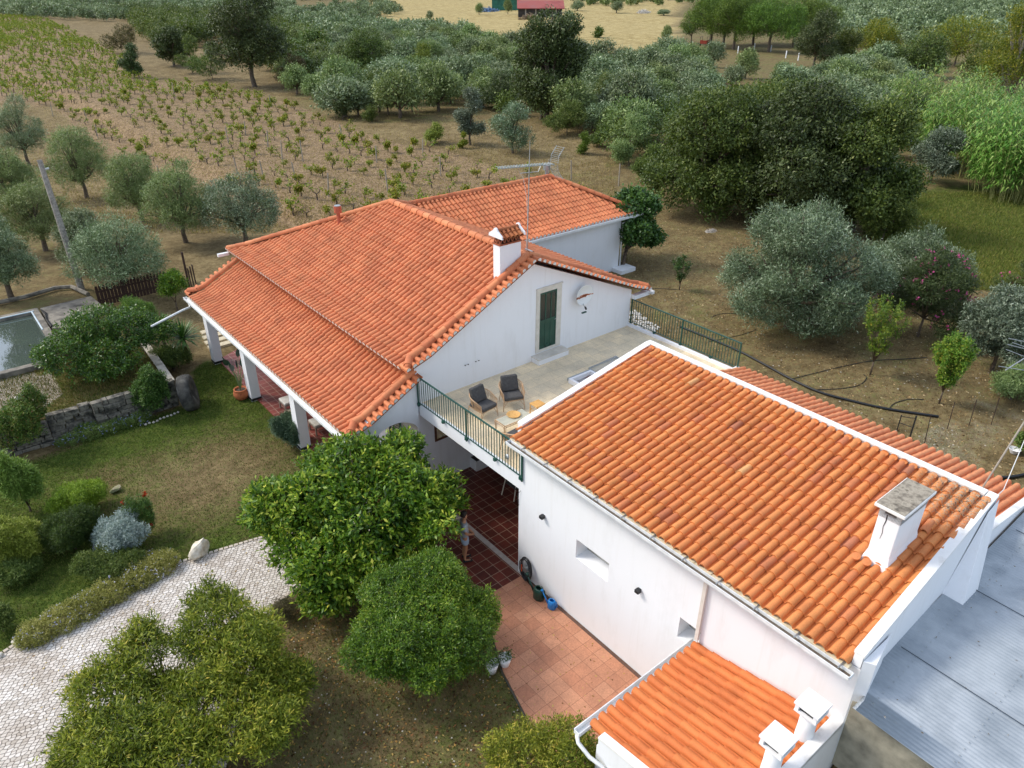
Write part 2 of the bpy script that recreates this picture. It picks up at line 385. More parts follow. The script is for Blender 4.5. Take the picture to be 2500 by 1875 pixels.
# porch end wall with arch, beam, soffit
mb = MB(); arch = []
xa, xb, zt_, zs_ = -1.86, -.04, 3.02, 2.45
for k in range(15):
    t = k/14; x = xa+(xb-xa)*t; arch.append((x, zs_+(zt_-zs_)*math.sin(math.pi*min(1, max(0, t)))**.6 if 0 < t < 1 else zs_))
top = lambda x: 3.27+(x+2.2)*.42
for (x0, z0), (x1, z1) in zip(arch[:-1], arch[1:]):
    mb.slab([(x0, 4.96, z0), (x1, 4.96, z1), (x1, 4.96, top(x1)), (x0, 4.96, top(x0))], (0, .3, 0))
mb.slab([(-2.28, 4.96, 0), (xa, 4.96, 0), (xa, 4.96, top(xa)), (-2.28, 4.96, top(-2.28))], (0, .3, 0))
mb.box((-2.22, 5.262, 2.62), (-1.86, 19.2, 2.96))
mb.quad((-2.2, 5.3, 2.98), (0, 5.3, 2.98), (0, 19.3, 2.98), (-2.2, 19.3, 2.98))
mb.box((-2.2, 18.85, 2.62), (0, 19.2, 2.9))
mb.build('porch_wall', WHITE, house)
for y in (10.2, 14.8, 19.02):
    MB().box((-2.2, y-.42, .1), (-1.82, y, 2.62)).box((-2.205, y-.425, .0), (-1.815, y+.005, .1)).build('column', WHITE, house)
    MB().box((-2.215, y-.435, .03), (-1.805, y+.015, .13)).build('column_base', BLACK, house)
# roofs
Z2 = (0, 0, 1)
YV = 4.76
pm = [(0, 0, 0), (.9, 0, .29), (5.11, 0, 2.42)]
hip = ((4.65, 13.9, 7), Vector((5.7, 5.11, 0)).normalized())
roof = tiles('roof', TILE_MAIN, house, (-.46, YV+.4, 4.70), (0, 1, 0), pm, 14.52, clips=[hip], caps=MORTAR, seed=11, jit=.002)
pe = [(0, 0, 0), (-.9, 0, .3), (-5.89, 0, 2.48)]
val = Vector((12.4-15.99, -(10.5-6.75), 0)).normalized()   # points towards smaller x,y
tiles('roof', TILE_MAIN, house, (10.54, YV+.4, 4.65), (0, 1, 0), pe, 14.3, clips=[((6.75, 15.99, 5), -val), ((4.65, 13.9, 7), Vector((-5.7, 5.89, 0)).normalized())], caps=MORTAR, seed=12, jit=.002)
pn = [(0, 0, 0), (0, -5.7, 2.45)]
tiles('roof', TILE_MAIN, house, (-.46, 19.6, 4.70), (1, 0, 0), pn, 11.0, clips=[((4.65, 13.9, 7), -hip[1]), ((4.65, 13.9, 7), Vector((5.7, -5.89, 0)).normalized())], seed=13)
pw = [(0, 0, 0), (0, .85, .25), (0, 3.6, 1.57)]
hw = Vector((3.6, 3.08, 0)).normalized()
tiles('wing_roof', TILE_MAIN, house, (6.4, 12.38, 4.69), (1, 0, 0), pw, 12.0, clips=[((6.75, 15.99, 5), val), ((15.19, 15.99, 6), hw)], caps=MORTAR, seed=14, jit=.002)
tiles('wing_roof', TILE_MAIN, house, (6.4, 19.6, 4.69), (1, 0, 0), [(0, 0, 0), (0, -3.6, 1.57)], 12.0, clips=[((15.19, 15.99, 6), Vector((3.6, -3.08, 0)).normalized()), ((4.65, 13.9, 7), Vector((-5.7, 5.89, 0)).normalized()*-1)], seed=15)
tiles('wing_roof', TILE_MAIN, house, (18.27, 12.38, 4.69), (0, 1, 0), [(0, 0, 0), (-3.08, 0, 1.57)], 7.2, clips=[((15.19, 15.99, 6), -hw), ((15.19, 15.99, 6), Vector((-3.6, 3.08, 0)).normalized())], seed=16)
pp = [(0, 0, 0), (.75, 0, .2), (2.6, 0, 1.16)]
porch = tiles('porch_roof', TILE_MAIN, house, (-2.57, YV+.4, 3.17), (0, 1, 0), pp, 13.9, caps=MORTAR, seed=17, jit=.002)
# rakes: short tiles laid across the verge, mortared tile line beside them
def rake(O, path, yo, d, seed, upto=None):
    for i in range(len(path)-1):
        a = Vector(O)+Vector(path[i]); b = Vector(O)+Vector(path[i+1]); U_ = (b-a).normalized(); L_ = (b-a).length
        tiles('verge_tiles', TILE_MAIN, house, (a.x, yo, a.z+.05), tuple(U_), [(0, 0, 0), (0, d*.44, .03)], L_+.02, pitch=.239, clen=.5, r=.082, lift=.05, caps=MORTAR, seed=seed+i, deck=True)
    rp = [Vector(O)+Vector(p)+Vector((0, 0, .15)) for p in path]
    for p in rp: p.y = yo+d*.44
    st = rp[0]+(rp[1]-rp[0]).normalized()*.42
    ridge('ridge_tiles', [st]+rp[1:], TILE_MAIN, house, r=.135, seg=.46, seed=seed)
    e = Vector((rp[0].x+.02, yo+d*.03, rp[0].z+.0))
    ridge('ridge_tiles', [st+(e-st)*.72, st], TILE_MAIN, house, r=.135, seg=.36, seed=seed+5, taper=.95)
    MB().lathe(st+(e-st)*.72+Vector((0, 0, .0)), [(.02, -.12), (.08, -.08), (.115, 0), (.1, .06), (.02, .1)], 12, axis=(st-e)).build('ridge_end', TILE_MAIN, house, smooth=True)
rake((-.46, 0, 4.70), pm, YV, 1, 21)
rake((10.54, 0, 4.65), pe, YV, 1, 31)
rake((-2.57, 0, 3.17), pp, YV, 1, 41)
rake((-2.57, 0, 3.17), pp, 19.5, -1, 51)
ridge('ridge_tiles', [(4.65, YV+.3, 7.19), (4.65, 13.9, 7.19)], TILE_MAIN, house, r=.14, seed=61)
ridge('ridge_tiles', [(-.42, 19.55, 4.78), (.2, 18.86, 5.02), (4.65, 13.9, 7.19)], TILE_MAIN, house, r=.125, seed=62)
ridge('ridge_tiles', [(10.5, 19.55, 4.74), (4.65, 13.9, 7.19)], TILE_MAIN, house, r=.125, seed=63)
ridge('ridge_tiles', [(6.3, 15.99, 6.30), (15.19, 15.99, 6.30)], TILE_MAIN, house, r=.13, seed=64)
ridge('ridge_tiles', [(18.22, 12.45, 4.80), (15.19, 15.99, 6.33)], TILE_MAIN, house, r=.13, seed=65)
ridge('ridge_tiles', [(18.22, 19.55, 4.80), (15.19, 15.99, 6.33)], TILE_MAIN, house, r=.13, seed=66)
# gutters
def gutter(par, p, q, w=.13, h=.1, inner=GUT, outward=(-1, 0, 0)):
    p = Vector(p); q = Vector(q); o = Vector(outward)
    m = MB(); m.bar(p, q, .012, h); m.bar(p-o*w, q-o*w, .012, h); m.bar(p-o*w/2-Vector((0, 0, h/2)), q-o*w/2-Vector((0, 0, h/2)), w+.012, .012)
    for e in (p, q): m.bar(e+o*.006, e-o*(w+.006), .012, h)
    m.bar(p+o*.008+Vector((0, 0, h/2)), q+o*.008+Vector((0, 0, h/2)), .02, .014)
    return m.build('gutter', GUT, par)
gutter(house, (-2.72, 4.62, 3.08), (-2.72, 19.35, 3.08), outward=(-1, 0, 0))
MB().box((-2.58, 4.9, 2.98), (-2.2, 19.3, 3.1)).build('soffit', CREAM, house)
MB().box((-.15, 5.2, 4.60), (-.002, 19.0, 4.66)).build('soffit', CREAM, house)
gutter(house, (10.3, 12.25, 4.62), (18.4, 12.25, 4.62), outward=(0, -1, 0))
MB().box((10.4, 12.4, 4.5), (18.2, 12.6, 4.6)).build('soffit', CREAM, house)
gutter(house, (10.7, 4.75, 4.58), (10.7, 12.2, 4.58), outward=(1, 0, 0))
MB().box((9.78, 4.9, 4.46), (10.62, 5.1, 4.62)).build('soffit', WHITE, house)
MB().box((-.9, 19.45, 4.5), (-.42, 19.6, 4.62)).build('gutter', GUT, house)
MB().tube([(17.9, 12.3, 4.55), (17.6, 12.5, 4.35), (17.22, 12.55, 4.3), (17.22, 12.55, 1.7)], .04, 8).build('downpipe', GUT, house, smooth=True)
MB().tube([(-2.66, 18.85, 3.0), (-2.68, 18.75, 2.86), (-3.0, 18.7, 2.83), (-4.45, 18.3, 2.62)], .045, 8).build('rainwater_spout', GUT, house, smooth=True)
# door with limestone frame and step
m = MB()
for a, b in (((4.95, 0, 3.60), (5.10, 0, 5.98)), ((5.88, 0, 3.60), (6.10, 0, 5.98)), ((5.10, 0, 5.83), (5.88, 0, 5.98)), ((5.10, 0, 3.60), (5.88, 0, 3.70))):
    m.box((a[0]+(.001 if a[0] > 5 else 0), GY-.035, a[2]), (b[0], GY+.02, b[2]))
m.box((4.93, GY-.06, 5.982), (6.12, GY, 6.02)); door = None
m.build('door_frame', STONE_F, house)
m = MB(); m.box((5.10, GY-.012, 3.70), (5.88, GY-.004, 4.75))
for x in (5.10, 5.355, 5.605, 5.83): m.box((x, GY-.022, 3.70), (x+.05, GY-.013, 5.83))
m.box((5.151, GY-.022, 3.70), (5.829, GY-.0135, 3.82)); m.box((5.151, GY-.021, 4.68), (5.829, GY-.0135, 4.80)); m.box((5.151, GY-.021, 5.76), (5.829, GY-.0135, 5.83))
d = m.build('door', DOORG, house)
MB().box((5.15, GY-.011, 4.751), (5.83, GY-.005, 5.8)).build('door_glass', mat('door glass', ['#13211f'], rough=.12), d)
MB().tube([(5.85, GY-.03, 4.72), (5.85, GY-.07, 4.72), (5.76, GY-.07, 4.72)], .011, 6).build('door_handle', METAL, d)
MB().box((4.77, 4.68, 3.335), (6.18, GY-.002, 3.52)).build('door_step', WHITE, house)
MB().box((4.755, 4.665, 3.521), (6.195, GY-.003, 3.55)).build('step_slab', STONE_F, house)
# four small hooks on the gable wall
for x in (1.9, 2.02, 2.33, 2.45): MB().tube([(x, GY, 4.12), (x, GY-.05, 4.12), (x, GY-.06, 4.15)], .012, 5).build('wall_hook', BLACK, house)
# tile picture, bench, shutters, inner porch window
m, N_, L_, B_ = newmat('painted tile panel'); co = N_.new('ShaderNodeTexCoord').outputs['Object']
vo = N_.new('ShaderNodeTexVoronoi'); vo.inputs['Scale'].default_value = 9; L_.new(co, vo.inputs[0]); rr_ = ramp(N_, [c3('#2e3f2c'), c3('#c8b68a'), c3('#e3d8b8'), c3('#7a4a2c')], [.1, .3, .6, .9]); L_.new(vo.outputs['Color'], rr_.inputs[0]); L_.new(rr_.outputs[0], B_.inputs[0])
PANEL = m
MB().box((.68, GY-.012, 1.75), (1.72, GY-.002, 2.62)).build('tile_panel', PANEL, house)
MB().box((.6, GY-.03, 1.67), (1.8, GY-.001, 1.745)).box((.6, GY-.03, 2.625), (1.8, GY-.001, 2.7)).box((.6, GY-.03, 1.746), (.675, GY-.001, 2.624)).box((1.725, GY-.03, 1.746), (1.8, GY-.001, 2.624)).build('panel_frame', mat('brown border', ['#4d2f1f', '#6a452c'], 10), house)
MB().box((2.0, 4.72, .02), (3.5, GY-.002, .42)).build('bench', WHITE, house)
MB().box((2.04, 4.76, .421), (3.46, GY-.004, .44)).build('bench_top', mat('dark slab', ['#1d1614', '#2a1f1b'], 6, rough=.4), house)
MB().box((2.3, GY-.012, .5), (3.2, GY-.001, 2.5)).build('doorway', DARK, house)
m = MB()
for x0, x1 in ((-.5, -.06),):
    m.box((x0, 6.10, .95), (x0+.05, 6.14, 2.72)); m.box((x1-.05, 6.10, .95), (x1, 6.14, 2.72)); m.box((x0+.05, 6.10, .95), (x1-.05, 6.14, 1.02)); m.box((x0+.05, 6.10, 2.65), (x1-.05, 6.14, 2.72))
    for k in range(26): m.bar((x0+.05, 6.12, 1.06+k*.062), (x1-.05, 6.12, 1.06+k*.062), .035, .012)
m.build('shutter', GREEN, house)
m = MB(); m.box((-.03, 6.16, .95), (-.001, 7.2, 2.72)); m.build('porch_window', mat('pale curtain', ['#d8d2c4', '#c9c1b0'], 5), house)
for y in (7.9, 12.5, 16.5): MB().box((-.02, y, .1), (-.001, y+1.1, 2.2)).build('porch_door', DOORG, house)
# terrace slab
m = MB(); m.box((.122, .1, 3.0), (9.678, GY-.002, 3.325)); m.box((0, .003, 3.0), (.12, 4.958, 3.43)); m.box((9.68, .0, 3.0), (9.80, GY-.004, 3.43)); m.box((6.2, .3, 0), (6.5, GY-.004, 2.998)); m.box((9.5, .1, 1.0), (9.79, GY-.005, 2.998))  # inner cross wall is unseen, added to keep the space below dark
m.build('terrace_slab', WHITE, house)
TERR = brickmat('terrace stone tiles', .46, .46, .005, '#efdcb8', '#dccdb0', '#bca888', offset=.35, stain=.22, rough=.6, loc=(.1, .05, 0))
MB().quad((.121, .1, 3.33), (9.679, .1, 3.33), (9.679, GY-.001, 3.33), (.121, GY-.001, 3.33)).build('terrace_floor', TERR, house)
# main chimney, little tiled cap on open brick lattice
cx0, cx1, cy0, cy1 = 3.55, 4.42, 5.3, 5.66
ch = MB().box((cx0, cy0, 5.7), (cx1, cy1, 7.75)).build('chimney', WHITE, house, bevel=.012)
m = MB()
BRK = mat('brick lattice', ['#8e4a2e', '#a8603e'], 12)
m.box((cx0-.02, cy0-.02, 7.751), (cx1+.02, cy1+.02, 7.80))
for x0, x1 in ((cx0, cx1),):
    for y in (cy0+.02, cy1-.02):
        nn = 5
        for k in range(nn):
            a = x0+.03+(x1-x0-.06)*k/nn; b = x0+.03+(x1-x0-.06)*(k+1)/nn
            m.bar((a, y, 7.8), ((a+b)/2, y, 8.0), .03); m.bar((b, y, 7.8), ((a+b)/2, y, 8.0), .03)
for x in (cx0+.02, cx1-.02):
    for k in range(2):
        a = cy0+.03+.15*k; m.bar((x, a, 7.8), (x, a+.075, 8.0), .03); m.bar((x, a+.15, 7.8), (x, a+.075, 8.0), .03)
m.build('chimney_lattice', BRK, ch)
MB().box((cx0+.06, cy0+.06, 7.8), (cx1-.06, cy1-.06, 7.98)).build('flue', DARK, ch)
TC = tilemat('mossy cap tiles', ['#8a5030', '#a8623c', '#b87848'], lichen=1.0, dirt=.8)
t1 = tiles('chimney_cap_tiles', TC, ch, (cx0-.02, cy0-.14, 8.00), (1, 0, 0), [(0, 0, 0), (0, .32, .20)], .9, pitch=.18, clen=.2, r=.06, seed=71, jit=.006)
t2 = tiles('chimney_cap_tiles', TC, ch, (cx0-.02, cy1+.14, 8.00), (1, 0, 0), [(0, 0, 0), (0, -.32, .20)], .9, pitch=.18, clen=.2, r=.06, seed=72, jit=.006)
ridge('chimney_cap_tiles', [(cx0, (cy0+cy1)/2, 8.21), (cx1, (cy0+cy1)/2, 8.21)], TC, ch, r=.07, seg=.3)
m = MB(); yc = (cy0+cy1)/2
for x in (cx0-.05, cx1+.0):
    m.slab([(x, cy0-.17, 8.0), (x, cy0-.15, 8.09), (x, yc-.12, 8.22), (x, yc-.06, 8.30), (x, yc, 8.32), (x, yc+.06, 8.30), (x, yc+.12, 8.22), (x, cy1+.15, 8.09), (x, cy1+.17, 8.0)], (.05, 0, 0))
    m.build('chimney_gable', WHITE, ch); m = MB()
MB().box((cx0-.02, cy0-.08, 6.45), (cx0+.1, cy0, 6.52)).build('flashing', CREAM, house)
# stove pipes behind the roofs
m = MB(); m.tube([(2.9, 15.2, 5.6), (2.9, 15.2, 6.75)], .075, 12); m.tube([(2.9, 15.2, 6.75), (2.9, 15.2, 7.02)], .16, 14); m.build('stove_pipe', mat('terracotta painted pipe', ['#b86248', '#a6563e'], 9, rough=.5), house, smooth=False)
MB().tube([(2.9, 15.2, 7.021), (2.9, 15.2, 7.05)], .13, 14).build('pipe_cowl', METAL, house)
m = MB(); m.tube([(15.9, 17.0, 5.2), (15.9, 17.0, 6.35)], .09, 12); m.tube([(15.9, 17.0, 6.35), (15.9, 17.0, 6.6)], .19, 14); m.build('stove_pipe', METAL, house)

# ------------------------------------------------------------------ annex
anx = thing('annex_building', 'long white annex with low orange tiled roof, recessed slot windows and a slab-topped chimney', 'building', (2.6, -4.7, 0))
m = MB()
wallgrid(m, (0, 0, 0), (0, -1, 0), (0, 0, 1), (-1, 0, 0), [0, 2.3, 3.45, 5.65, 6.22, 9.45], [0, 2.15, 2.76, 4.56], {(1, 1), (3, 1)}, .42, sill=.05)
m.quad((0, .0, 0), (0, -.0, 4.56), (5.3, 0, 4.56), (5.3, 0, 0))
m.quad((0, -9.44, 0), (5.4, -9.30, 0), (5.4, -9.30, 5.67), (0, -9.44, 4.83))
m.quad((9.7, 0, 0), (9.7, -9.3, 0), (9.7, -9.3, 3.45), (9.7, 0, 3.45)); m.quad((5.3, -9.3, 0), (9.7, -9.3, 0), (9.7, -9.3, 3.6), (5.3, -9.3, 4.5))
m.quad((0, 0, 4.56), (0, -9.45, 4.56), (.6, -9.45, 4.6), (.6, 0, 4.6))
m.build('wall', WHITE, anx)
for y0, y1 in ((-2.3, -3.45), (-5.65, -6.22)): MB().quad((.42, y0, 2.2), (.42, y1, 2.2), (.42, y1, 2.76), (.42, y0, 2.76)).build('window', mat('dark inner shutter', ['#b0aca4', '#8f8b84'], 3), anx)
def vf(rg, i, j):
    q = rg.random()
    return .04 if q < .005 else (.99 if q > .994 else (.12+.15*rg.random() if q < .09 else .38+.45*rg.random()))
pa = [(0, 0, 0), (5.34, 0, 1.04)]
ar = tiles('roof', TILE_ANX, anx, (-.16, -9.27, 4.63), (0, 1, 0), pa, 9.24+.22, pitch=.22, clen=.385, r=.086, lift=.036, jit=.009, seed=81, vfun=vf)
m = MB(); rg_ = random.Random(4)
for k in range(43):
    y = -9.27+.22*k+.084; m.lathe((5.08+rg_.uniform(-.02, .02), y, 5.69), [(.06, -.03), (.085, 0), (.087, .03), (.03, .045)], 14, axis=(-.35, 0, 1))
o = m.build('ridge_plugs', TILE_ANX, anx, smooth=False); at_ = o.data.attributes.new('v', 'FLOAT', 'POINT'); at_.data.foreach_set('value', [.55]*len(o.data.vertices))
tiles('back_roof', TILE_BACK, anx, (9.95, -9.2, 3.46), (0, 1, 0), [(0, 0, 0), (-4.5, 0, .98)], 9.24, pitch=.22, clen=.42, r=.082, lift=.028, jit=.004, seed=82)
# eave bedding mortar, gutter
m = MB(); rg_ = random.Random(9)
for k in range(43*2):
    y = -9.3+.11*k; m.box((-.19+rg_.uniform(-.012, .01), y, 4.555), (-.05, y+.112, 4.625+rg_.uniform(-.01, .012)))
m.build('eave_mortar', CREAM, anx)
m = MB()
gutter(anx, (-.36, -9.42, 4.58), (-.36, .12, 4.58), w=.15, h=.09)
for k in range(11): m.box((-.33, -.43-.876*k-.012, 4.628), (-.06, -.43-.876*k+.012, 4.65))
m.build('gutter_clips', METAL, anx)
m = MB(); m.box((-.34, -9.4, 4.545), (-.22, .1, 4.552)); m.build('gutter_silt', mat('silt', ['#4d4338', '#6b5f50'], 9), anx)
m = MB(); m.bar((-.3, -6.18, 4.5), (-.07, -6.18, 4.42), .07); m.bar((-.055, -6.18, 4.42), (-.055, -6.18, 2.55), .085, .06); m.build('downpipe', mat('beige pipe', ['#ddd6cc', '#cfc7bb'], 5), anx)
# parapets
MB().box((-.10, -6.4, .051), (-.002, -.26, .058)).build('base_drain', mat('brown drain joint', ['#4a352a', '#6b5042'], 9), anx)
def coping(par, a, b, side, w, dz=0, th=.07, wall=.5):
    a = Vector(a); b = Vector(b); s = Vector(side)
    MB().slab([a, b, b+s*w, a+s*w], (0, 0, th)).build('coping', WHITE2, par, bevel=.01)
    o_ = s*.02
    MB().slab([a+o_-Vector((0, 0, wall)), b+o_-Vector((0, 0, wall)), b+s*(w-.02)-Vector((0, 0, wall)), a+s*(w-.02)-Vector((0, 0, wall))], (0, 0, wall-.001)).build('parapet', WHITE, par)
coping(anx, (.0, -9.45, 4.84), (5.40, -9.31, 5.68), (0, 1, 0), .20, wall=.25)
coping(anx, (5.20, -9.10, 5.68), (5.20, .40, 5.68), (1, 0, 0), .20, wall=.75)
coping(anx, (.26, .2, 4.79), (5.195, .2, 5.68), (0, 1, 0), .20, wall=.45)
tiles('verge_tile_line', TILE_ANX, anx, (.1, .185, 4.72), (0, 1, 0), [(0, 0, 0), (5.0, 0, .95)], .1, pitch=.1, clen=.42, r=.04, seed=83, deck=False)
coping(anx, (5.42, -9.34, 4.62), (10.0, -9.30, 3.68), (0, 1, 0), .17, wall=.6)
MB().box((8.6, .0, 3.432), (9.86, .14, 3.53)).build('coping', WHITE2, anx)
m = MB(); m.slab([(3.75, -9.34, 4.0), (3.75, -9.74, 4.0), (4.5, -9.34, 5.5)], (.02, 0, 0))
m.v = []; m.f = []
m.add([(3.7, -9.34, 3.9), (3.7, -9.78, 3.9), (4.45, -9.78, 3.9), (5.5, -9.34, 3.9), (4.9, -9.34, 5.55), (4.95, -9.36, 5.55), (5.38, -9.34, 5.66)],
      [(0, 1, 4), (1, 5, 4), (1, 2, 5), (2, 6, 5), (2, 3, 6), (4, 5, 6), (0, 3, 2, 1)])
m.build('buttress', WHITE, anx)
# chimney with slab and mesh
x0, x1, y0, y1 = 2.15, 3.25, -8.67, -8.24
m = MB(); m.add([(x0-.1, y0-.08, 4.95), (x1+.02, y0-.08, 5.2), (x1+.02, y1+.1, 5.2), (x0-.1, y1+.1, 4.95), (x0, y0, 5.36), (x1, y0, 5.5), (x1, y1, 5.5), (x0, y1, 5.36), (x0, y0, 6.28), (x1, y0, 6.28), (x1, y1, 6.28), (x0, y1, 6.28)],
      [(0,1,5,4),(1,2,6,5),(2,3,7,6),(3,0,4,7),(4,5,9,8),(5,6,10,9),(6,7,11,10),(7,4,8,11),(8,9,10,11)])
ch2 = m.build('chimney', WHITE, anx, bevel=.015)
m = MB()
for xx, yy in ((x0, y0), (x0, y1-.1), (x1-.12, y0), (x1-.12, y1-.1)): m.box((xx, yy, 6.281), (xx+.12, yy+.1, 6.43))
m.build('chimney_pillars', WHITE2, ch2)
MB().box((x0+.04, y0+.04, 6.281), (x1-.04, y1-.04, 6.40)).build('flue', DARK, ch2)
MB().box((x0-.12, y0-.08, 6.431), (x1+.06, y1+.08, 6.50)).build('chimney_slab', WHITE2, ch2, bevel=.008)
MB().box((x0-.1, y0-.06, 6.501), (x1+.04, y1+.06, 6.512)).build('slab_top', mat('lichened concrete', ['#5d564b', '#857c6d', '#a39a89', '#6b6355'], 7, rough=.9, bump=.4, pos=[.3, .45, .58, .7]), ch2)
m = MB()
for k in range(9):
    z = 6.20+.025*k
    m.bar((x0-.006, y0-.006, z), (x0-.006, y1+.006, z), .004); m.bar((x0-.006, y0-.006, z), (x1+.006, y0-.006, z), .004)
for k in range(18): m.bar((x0-.006, y0+.025*k, 6.2), (x0-.006, y0+.025*k, 6.42), .004)
for k in range(44): m.bar((x0+.025*k, y0-.006, 6.2), (x0+.025*k, y0-.006, 6.42), .004)
m.build('wire_mesh', METAL, ch2)
m = MB(); pts = [(x0-.004, y1-.16, 6.28), (x0-.004, y1-.17, 6.15), (x0-.004, y1-.15, 6.0), (x0-.004, y1-.17, 5.85), (x0-.004, y1-.155, 5.7)]; m.tube(pts, [.012, .01, .006, .005, .002], 4); m.build('crack', DARK, ch2)
for k, y in enumerate((-8.18, -8.40)): 
    o = MB().lathe((2.0, y+.05, 5.13), [(.05, -.03), (.088, 0), (.09, .04), (.03, .055)], 14, axis=(-.35, 0, 1)).build('ridge_plugs', TILE_ANX, anx); a_ = o.data.attributes.new('v', 'FLOAT', 'POINT'); a_.data.foreach_set('value', [.35]*len(o.data.vertices))
ridge('loose_tile', [(3.42, -8.72, 5.40), (3.75, -8.70, 5.47)], TILE_ANX, anx, r=.09, seg=.4)

# ------------------------------------------------------------------ small outbuilding at the front
sm = thing('small_outbuilding', 'small orange-roofed outbuilding with two round white chimneys in front of the long annex', 'building', (-1.7, -7.9, 0))
m = MB(); m.box((-3.42, -9.40, 0), (-3.2, -6.5, 2.30)); m.box((-3.198, -6.7, 0), (-.002, -6.5, 2.30)); m.quad((-3.42, -9.46, 0), (0, -9.46, 0), (0, -9.46, 3.1), (-3.42, -9.46, 3.1)); m.build('wall', WHITE, sm)
ps = [(0, 0, 0), (0, -.45, .06), (0, -3.05, .62)]
tiles('roof', TILE_SM, sm, (-3.30, -6.18, 2.42), (1, 0, 0), ps, 3.30, pitch=.235, clen=.42, r=.09, lift=.042, jit=.008, seed=91)
gutter(sm, (-3.6, -6.06, 2.40), (-.02, -6.06, 2.40), outward=(0, 1, 0))
m = MB(); m.tube([(-3.58, -6.12, 2.34), (-3.62, -6.2, 2.22), (-3.6, -6.5, 2.1), (-3.5, -6.75, 2.0), (-3.47, -7.4, 1.6), (-3.47, -7.5, .1)], .042, 8); m.build('downpipe', GUT, sm, smooth=True)
coping(sm, (-3.46, -9.46, 3.05), (-3.46, -6.55, 2.56), (1, 0, 0), .18, wall=.45)
coping(sm, (-3.46, -9.46, 3.12), (-.003, -9.46, 3.12), (0, 1, 0), .22, wall=.45)
for cx in (-1.82, -.76):
    cm = MB().lathe((cx, -9.12, 0), [(.165, 2.7), (.165, 3.1), (.155, 3.3), (.15, 3.82)], 28).build('chimney', WHITE, sm, smooth=True)
    m = MB(); s_ = .215
    for ax, ay in ((-1, -1), (1, -1), (1, 1), (-1, 1)): m.box((cx+ax*(s_-.04)-.035, -9.12+ay*(s_-.04)-.035, 3.80), (cx+ax*(s_-.04)+.035, -9.12+ay*(s_-.04)+.035, 3.94))
    m.box((cx-s_, -9.12-s_, 3.76), (cx+s_, -9.12+s_, 3.805)); m.box((cx-s_-.02, -9.12-s_-.02, 3.941), (cx+s_+.02, -9.12+s_+.02, 3.985))
    m.build('chimney_cap', WHITE, cm)
    MB().box((cx-s_+.06, -9.12-s_+.06, 3.806), (cx+s_-.06, -9.12+s_-.06, 3.94)).build('flue', DARK, cm)

# ------------------------------------------------------------------ metal shed
shed = thing('metal_shed', 'low building with grey-blue corrugated metal roof and rough grey render wall behind the annex', 'shed', (5, -14, 2.2))
CORR = mat('corrugated sheet', ['#838c93', '#959da3', '#a7aeb3', '#8f979d'], .9, rough=.6, metal=.1, bump=.3, bscale=5)
xs = np.arange(-.3, 14, .02275); ys = np.array([-9.36, -9.6, -11.9, -13.3, -16, -20])
X, Y = np.meshgrid(xs, ys, indexing='ij')
Zc = 3.98+.007*np.cos(X*2*np.pi/.091)-.02*(-9.4-Y)+.02*np.sin(X*.7)
cut = (X < 1.0) & (Y > -9.7); Y = np.where(cut, np.where(Y > -9.5, -9.66+np.clip(X, 0, 1)*.26, Y-.0), Y)
V_ = np.stack([X.ravel(), Y.ravel(), Zc.ravel()], 1); nx, ny = X.shape
I = np.arange(nx*ny).reshape(nx, ny); F_ = np.stack([I[:-1, :-1].ravel(), I[1:, :-1].ravel(), I[1:, 1:].ravel(), I[:-1, 1:].ravel()], 1)
ro = npmesh('roof', V_, F_, CORR, shed, smooth=True)
m = MB()
for x in (1.66, 4.4, 7.2, 10): m.bar((x, -9.5, 4.006+.02*math.sin(x*.7)), (x+.0, -20, 3.796+.02*math.sin(x*.7)), .014, .012)
m.build('sheet_joint', mat('dark sheet joint', ['#4a525a'], 4), ro)  # narrow dark bars along the sheet overlaps
m = MB()
for i in range(130):
    x = rnd.uniform(-.1, 9); y = -9.5-abs(rnd.gauss(0, 3)); z = 4.0-.02*(-9.4-y); a = rnd.uniform(0, 6.3); s_ = rnd.uniform(.01, .028)
    m.quad(*[(x+s_*math.cos(a+t)*(1 if k % 2 else .45), y+s_*math.sin(a+t)*(1 if k % 2 else .45), z+.012+.004*k) for k, t in enumerate((0, 1.57, 3.14, 4.71))])
sc = MB()
for yy in (-9.8, -11.2, -12.6, -14):
    for k in range(60): x = .05+k*.182; z = 4.0-.02*(-9.4-yy)+.02*math.sin(x*.7); sc.lathe((x, yy, z), [(.012, 0), (.008, .012)], 6)
sc.build('roofing_screws', METAL, ro)
tag(m.build('leaf_litter', mat('dry litter', ['#4e4436', '#77684f', '#cfcabb'], 25)), 'scattered dry leaves and droppings lying on the grey metal roof', 'leaf litter', kind='stuff')
MB().prism([(.0, -9.445), (.10, -9.63), (1.0, -9.45)], 2.0, 4.78).build('corner_pier', WHITE, anx)
REND = mat('rough render', ['#6e6a5c', '#8f8a7a', '#a39d8b'], 2.5, rough=.95, bump=.5)
MB().box((.0, -20, 2.0), (.2, -9.48, 3.78)).build('wall', REND, shed)
MB().box((-.01, -11.6, 2.3), (.0, -11.1, 2.75)).build('vent_opening', DARK, shed)

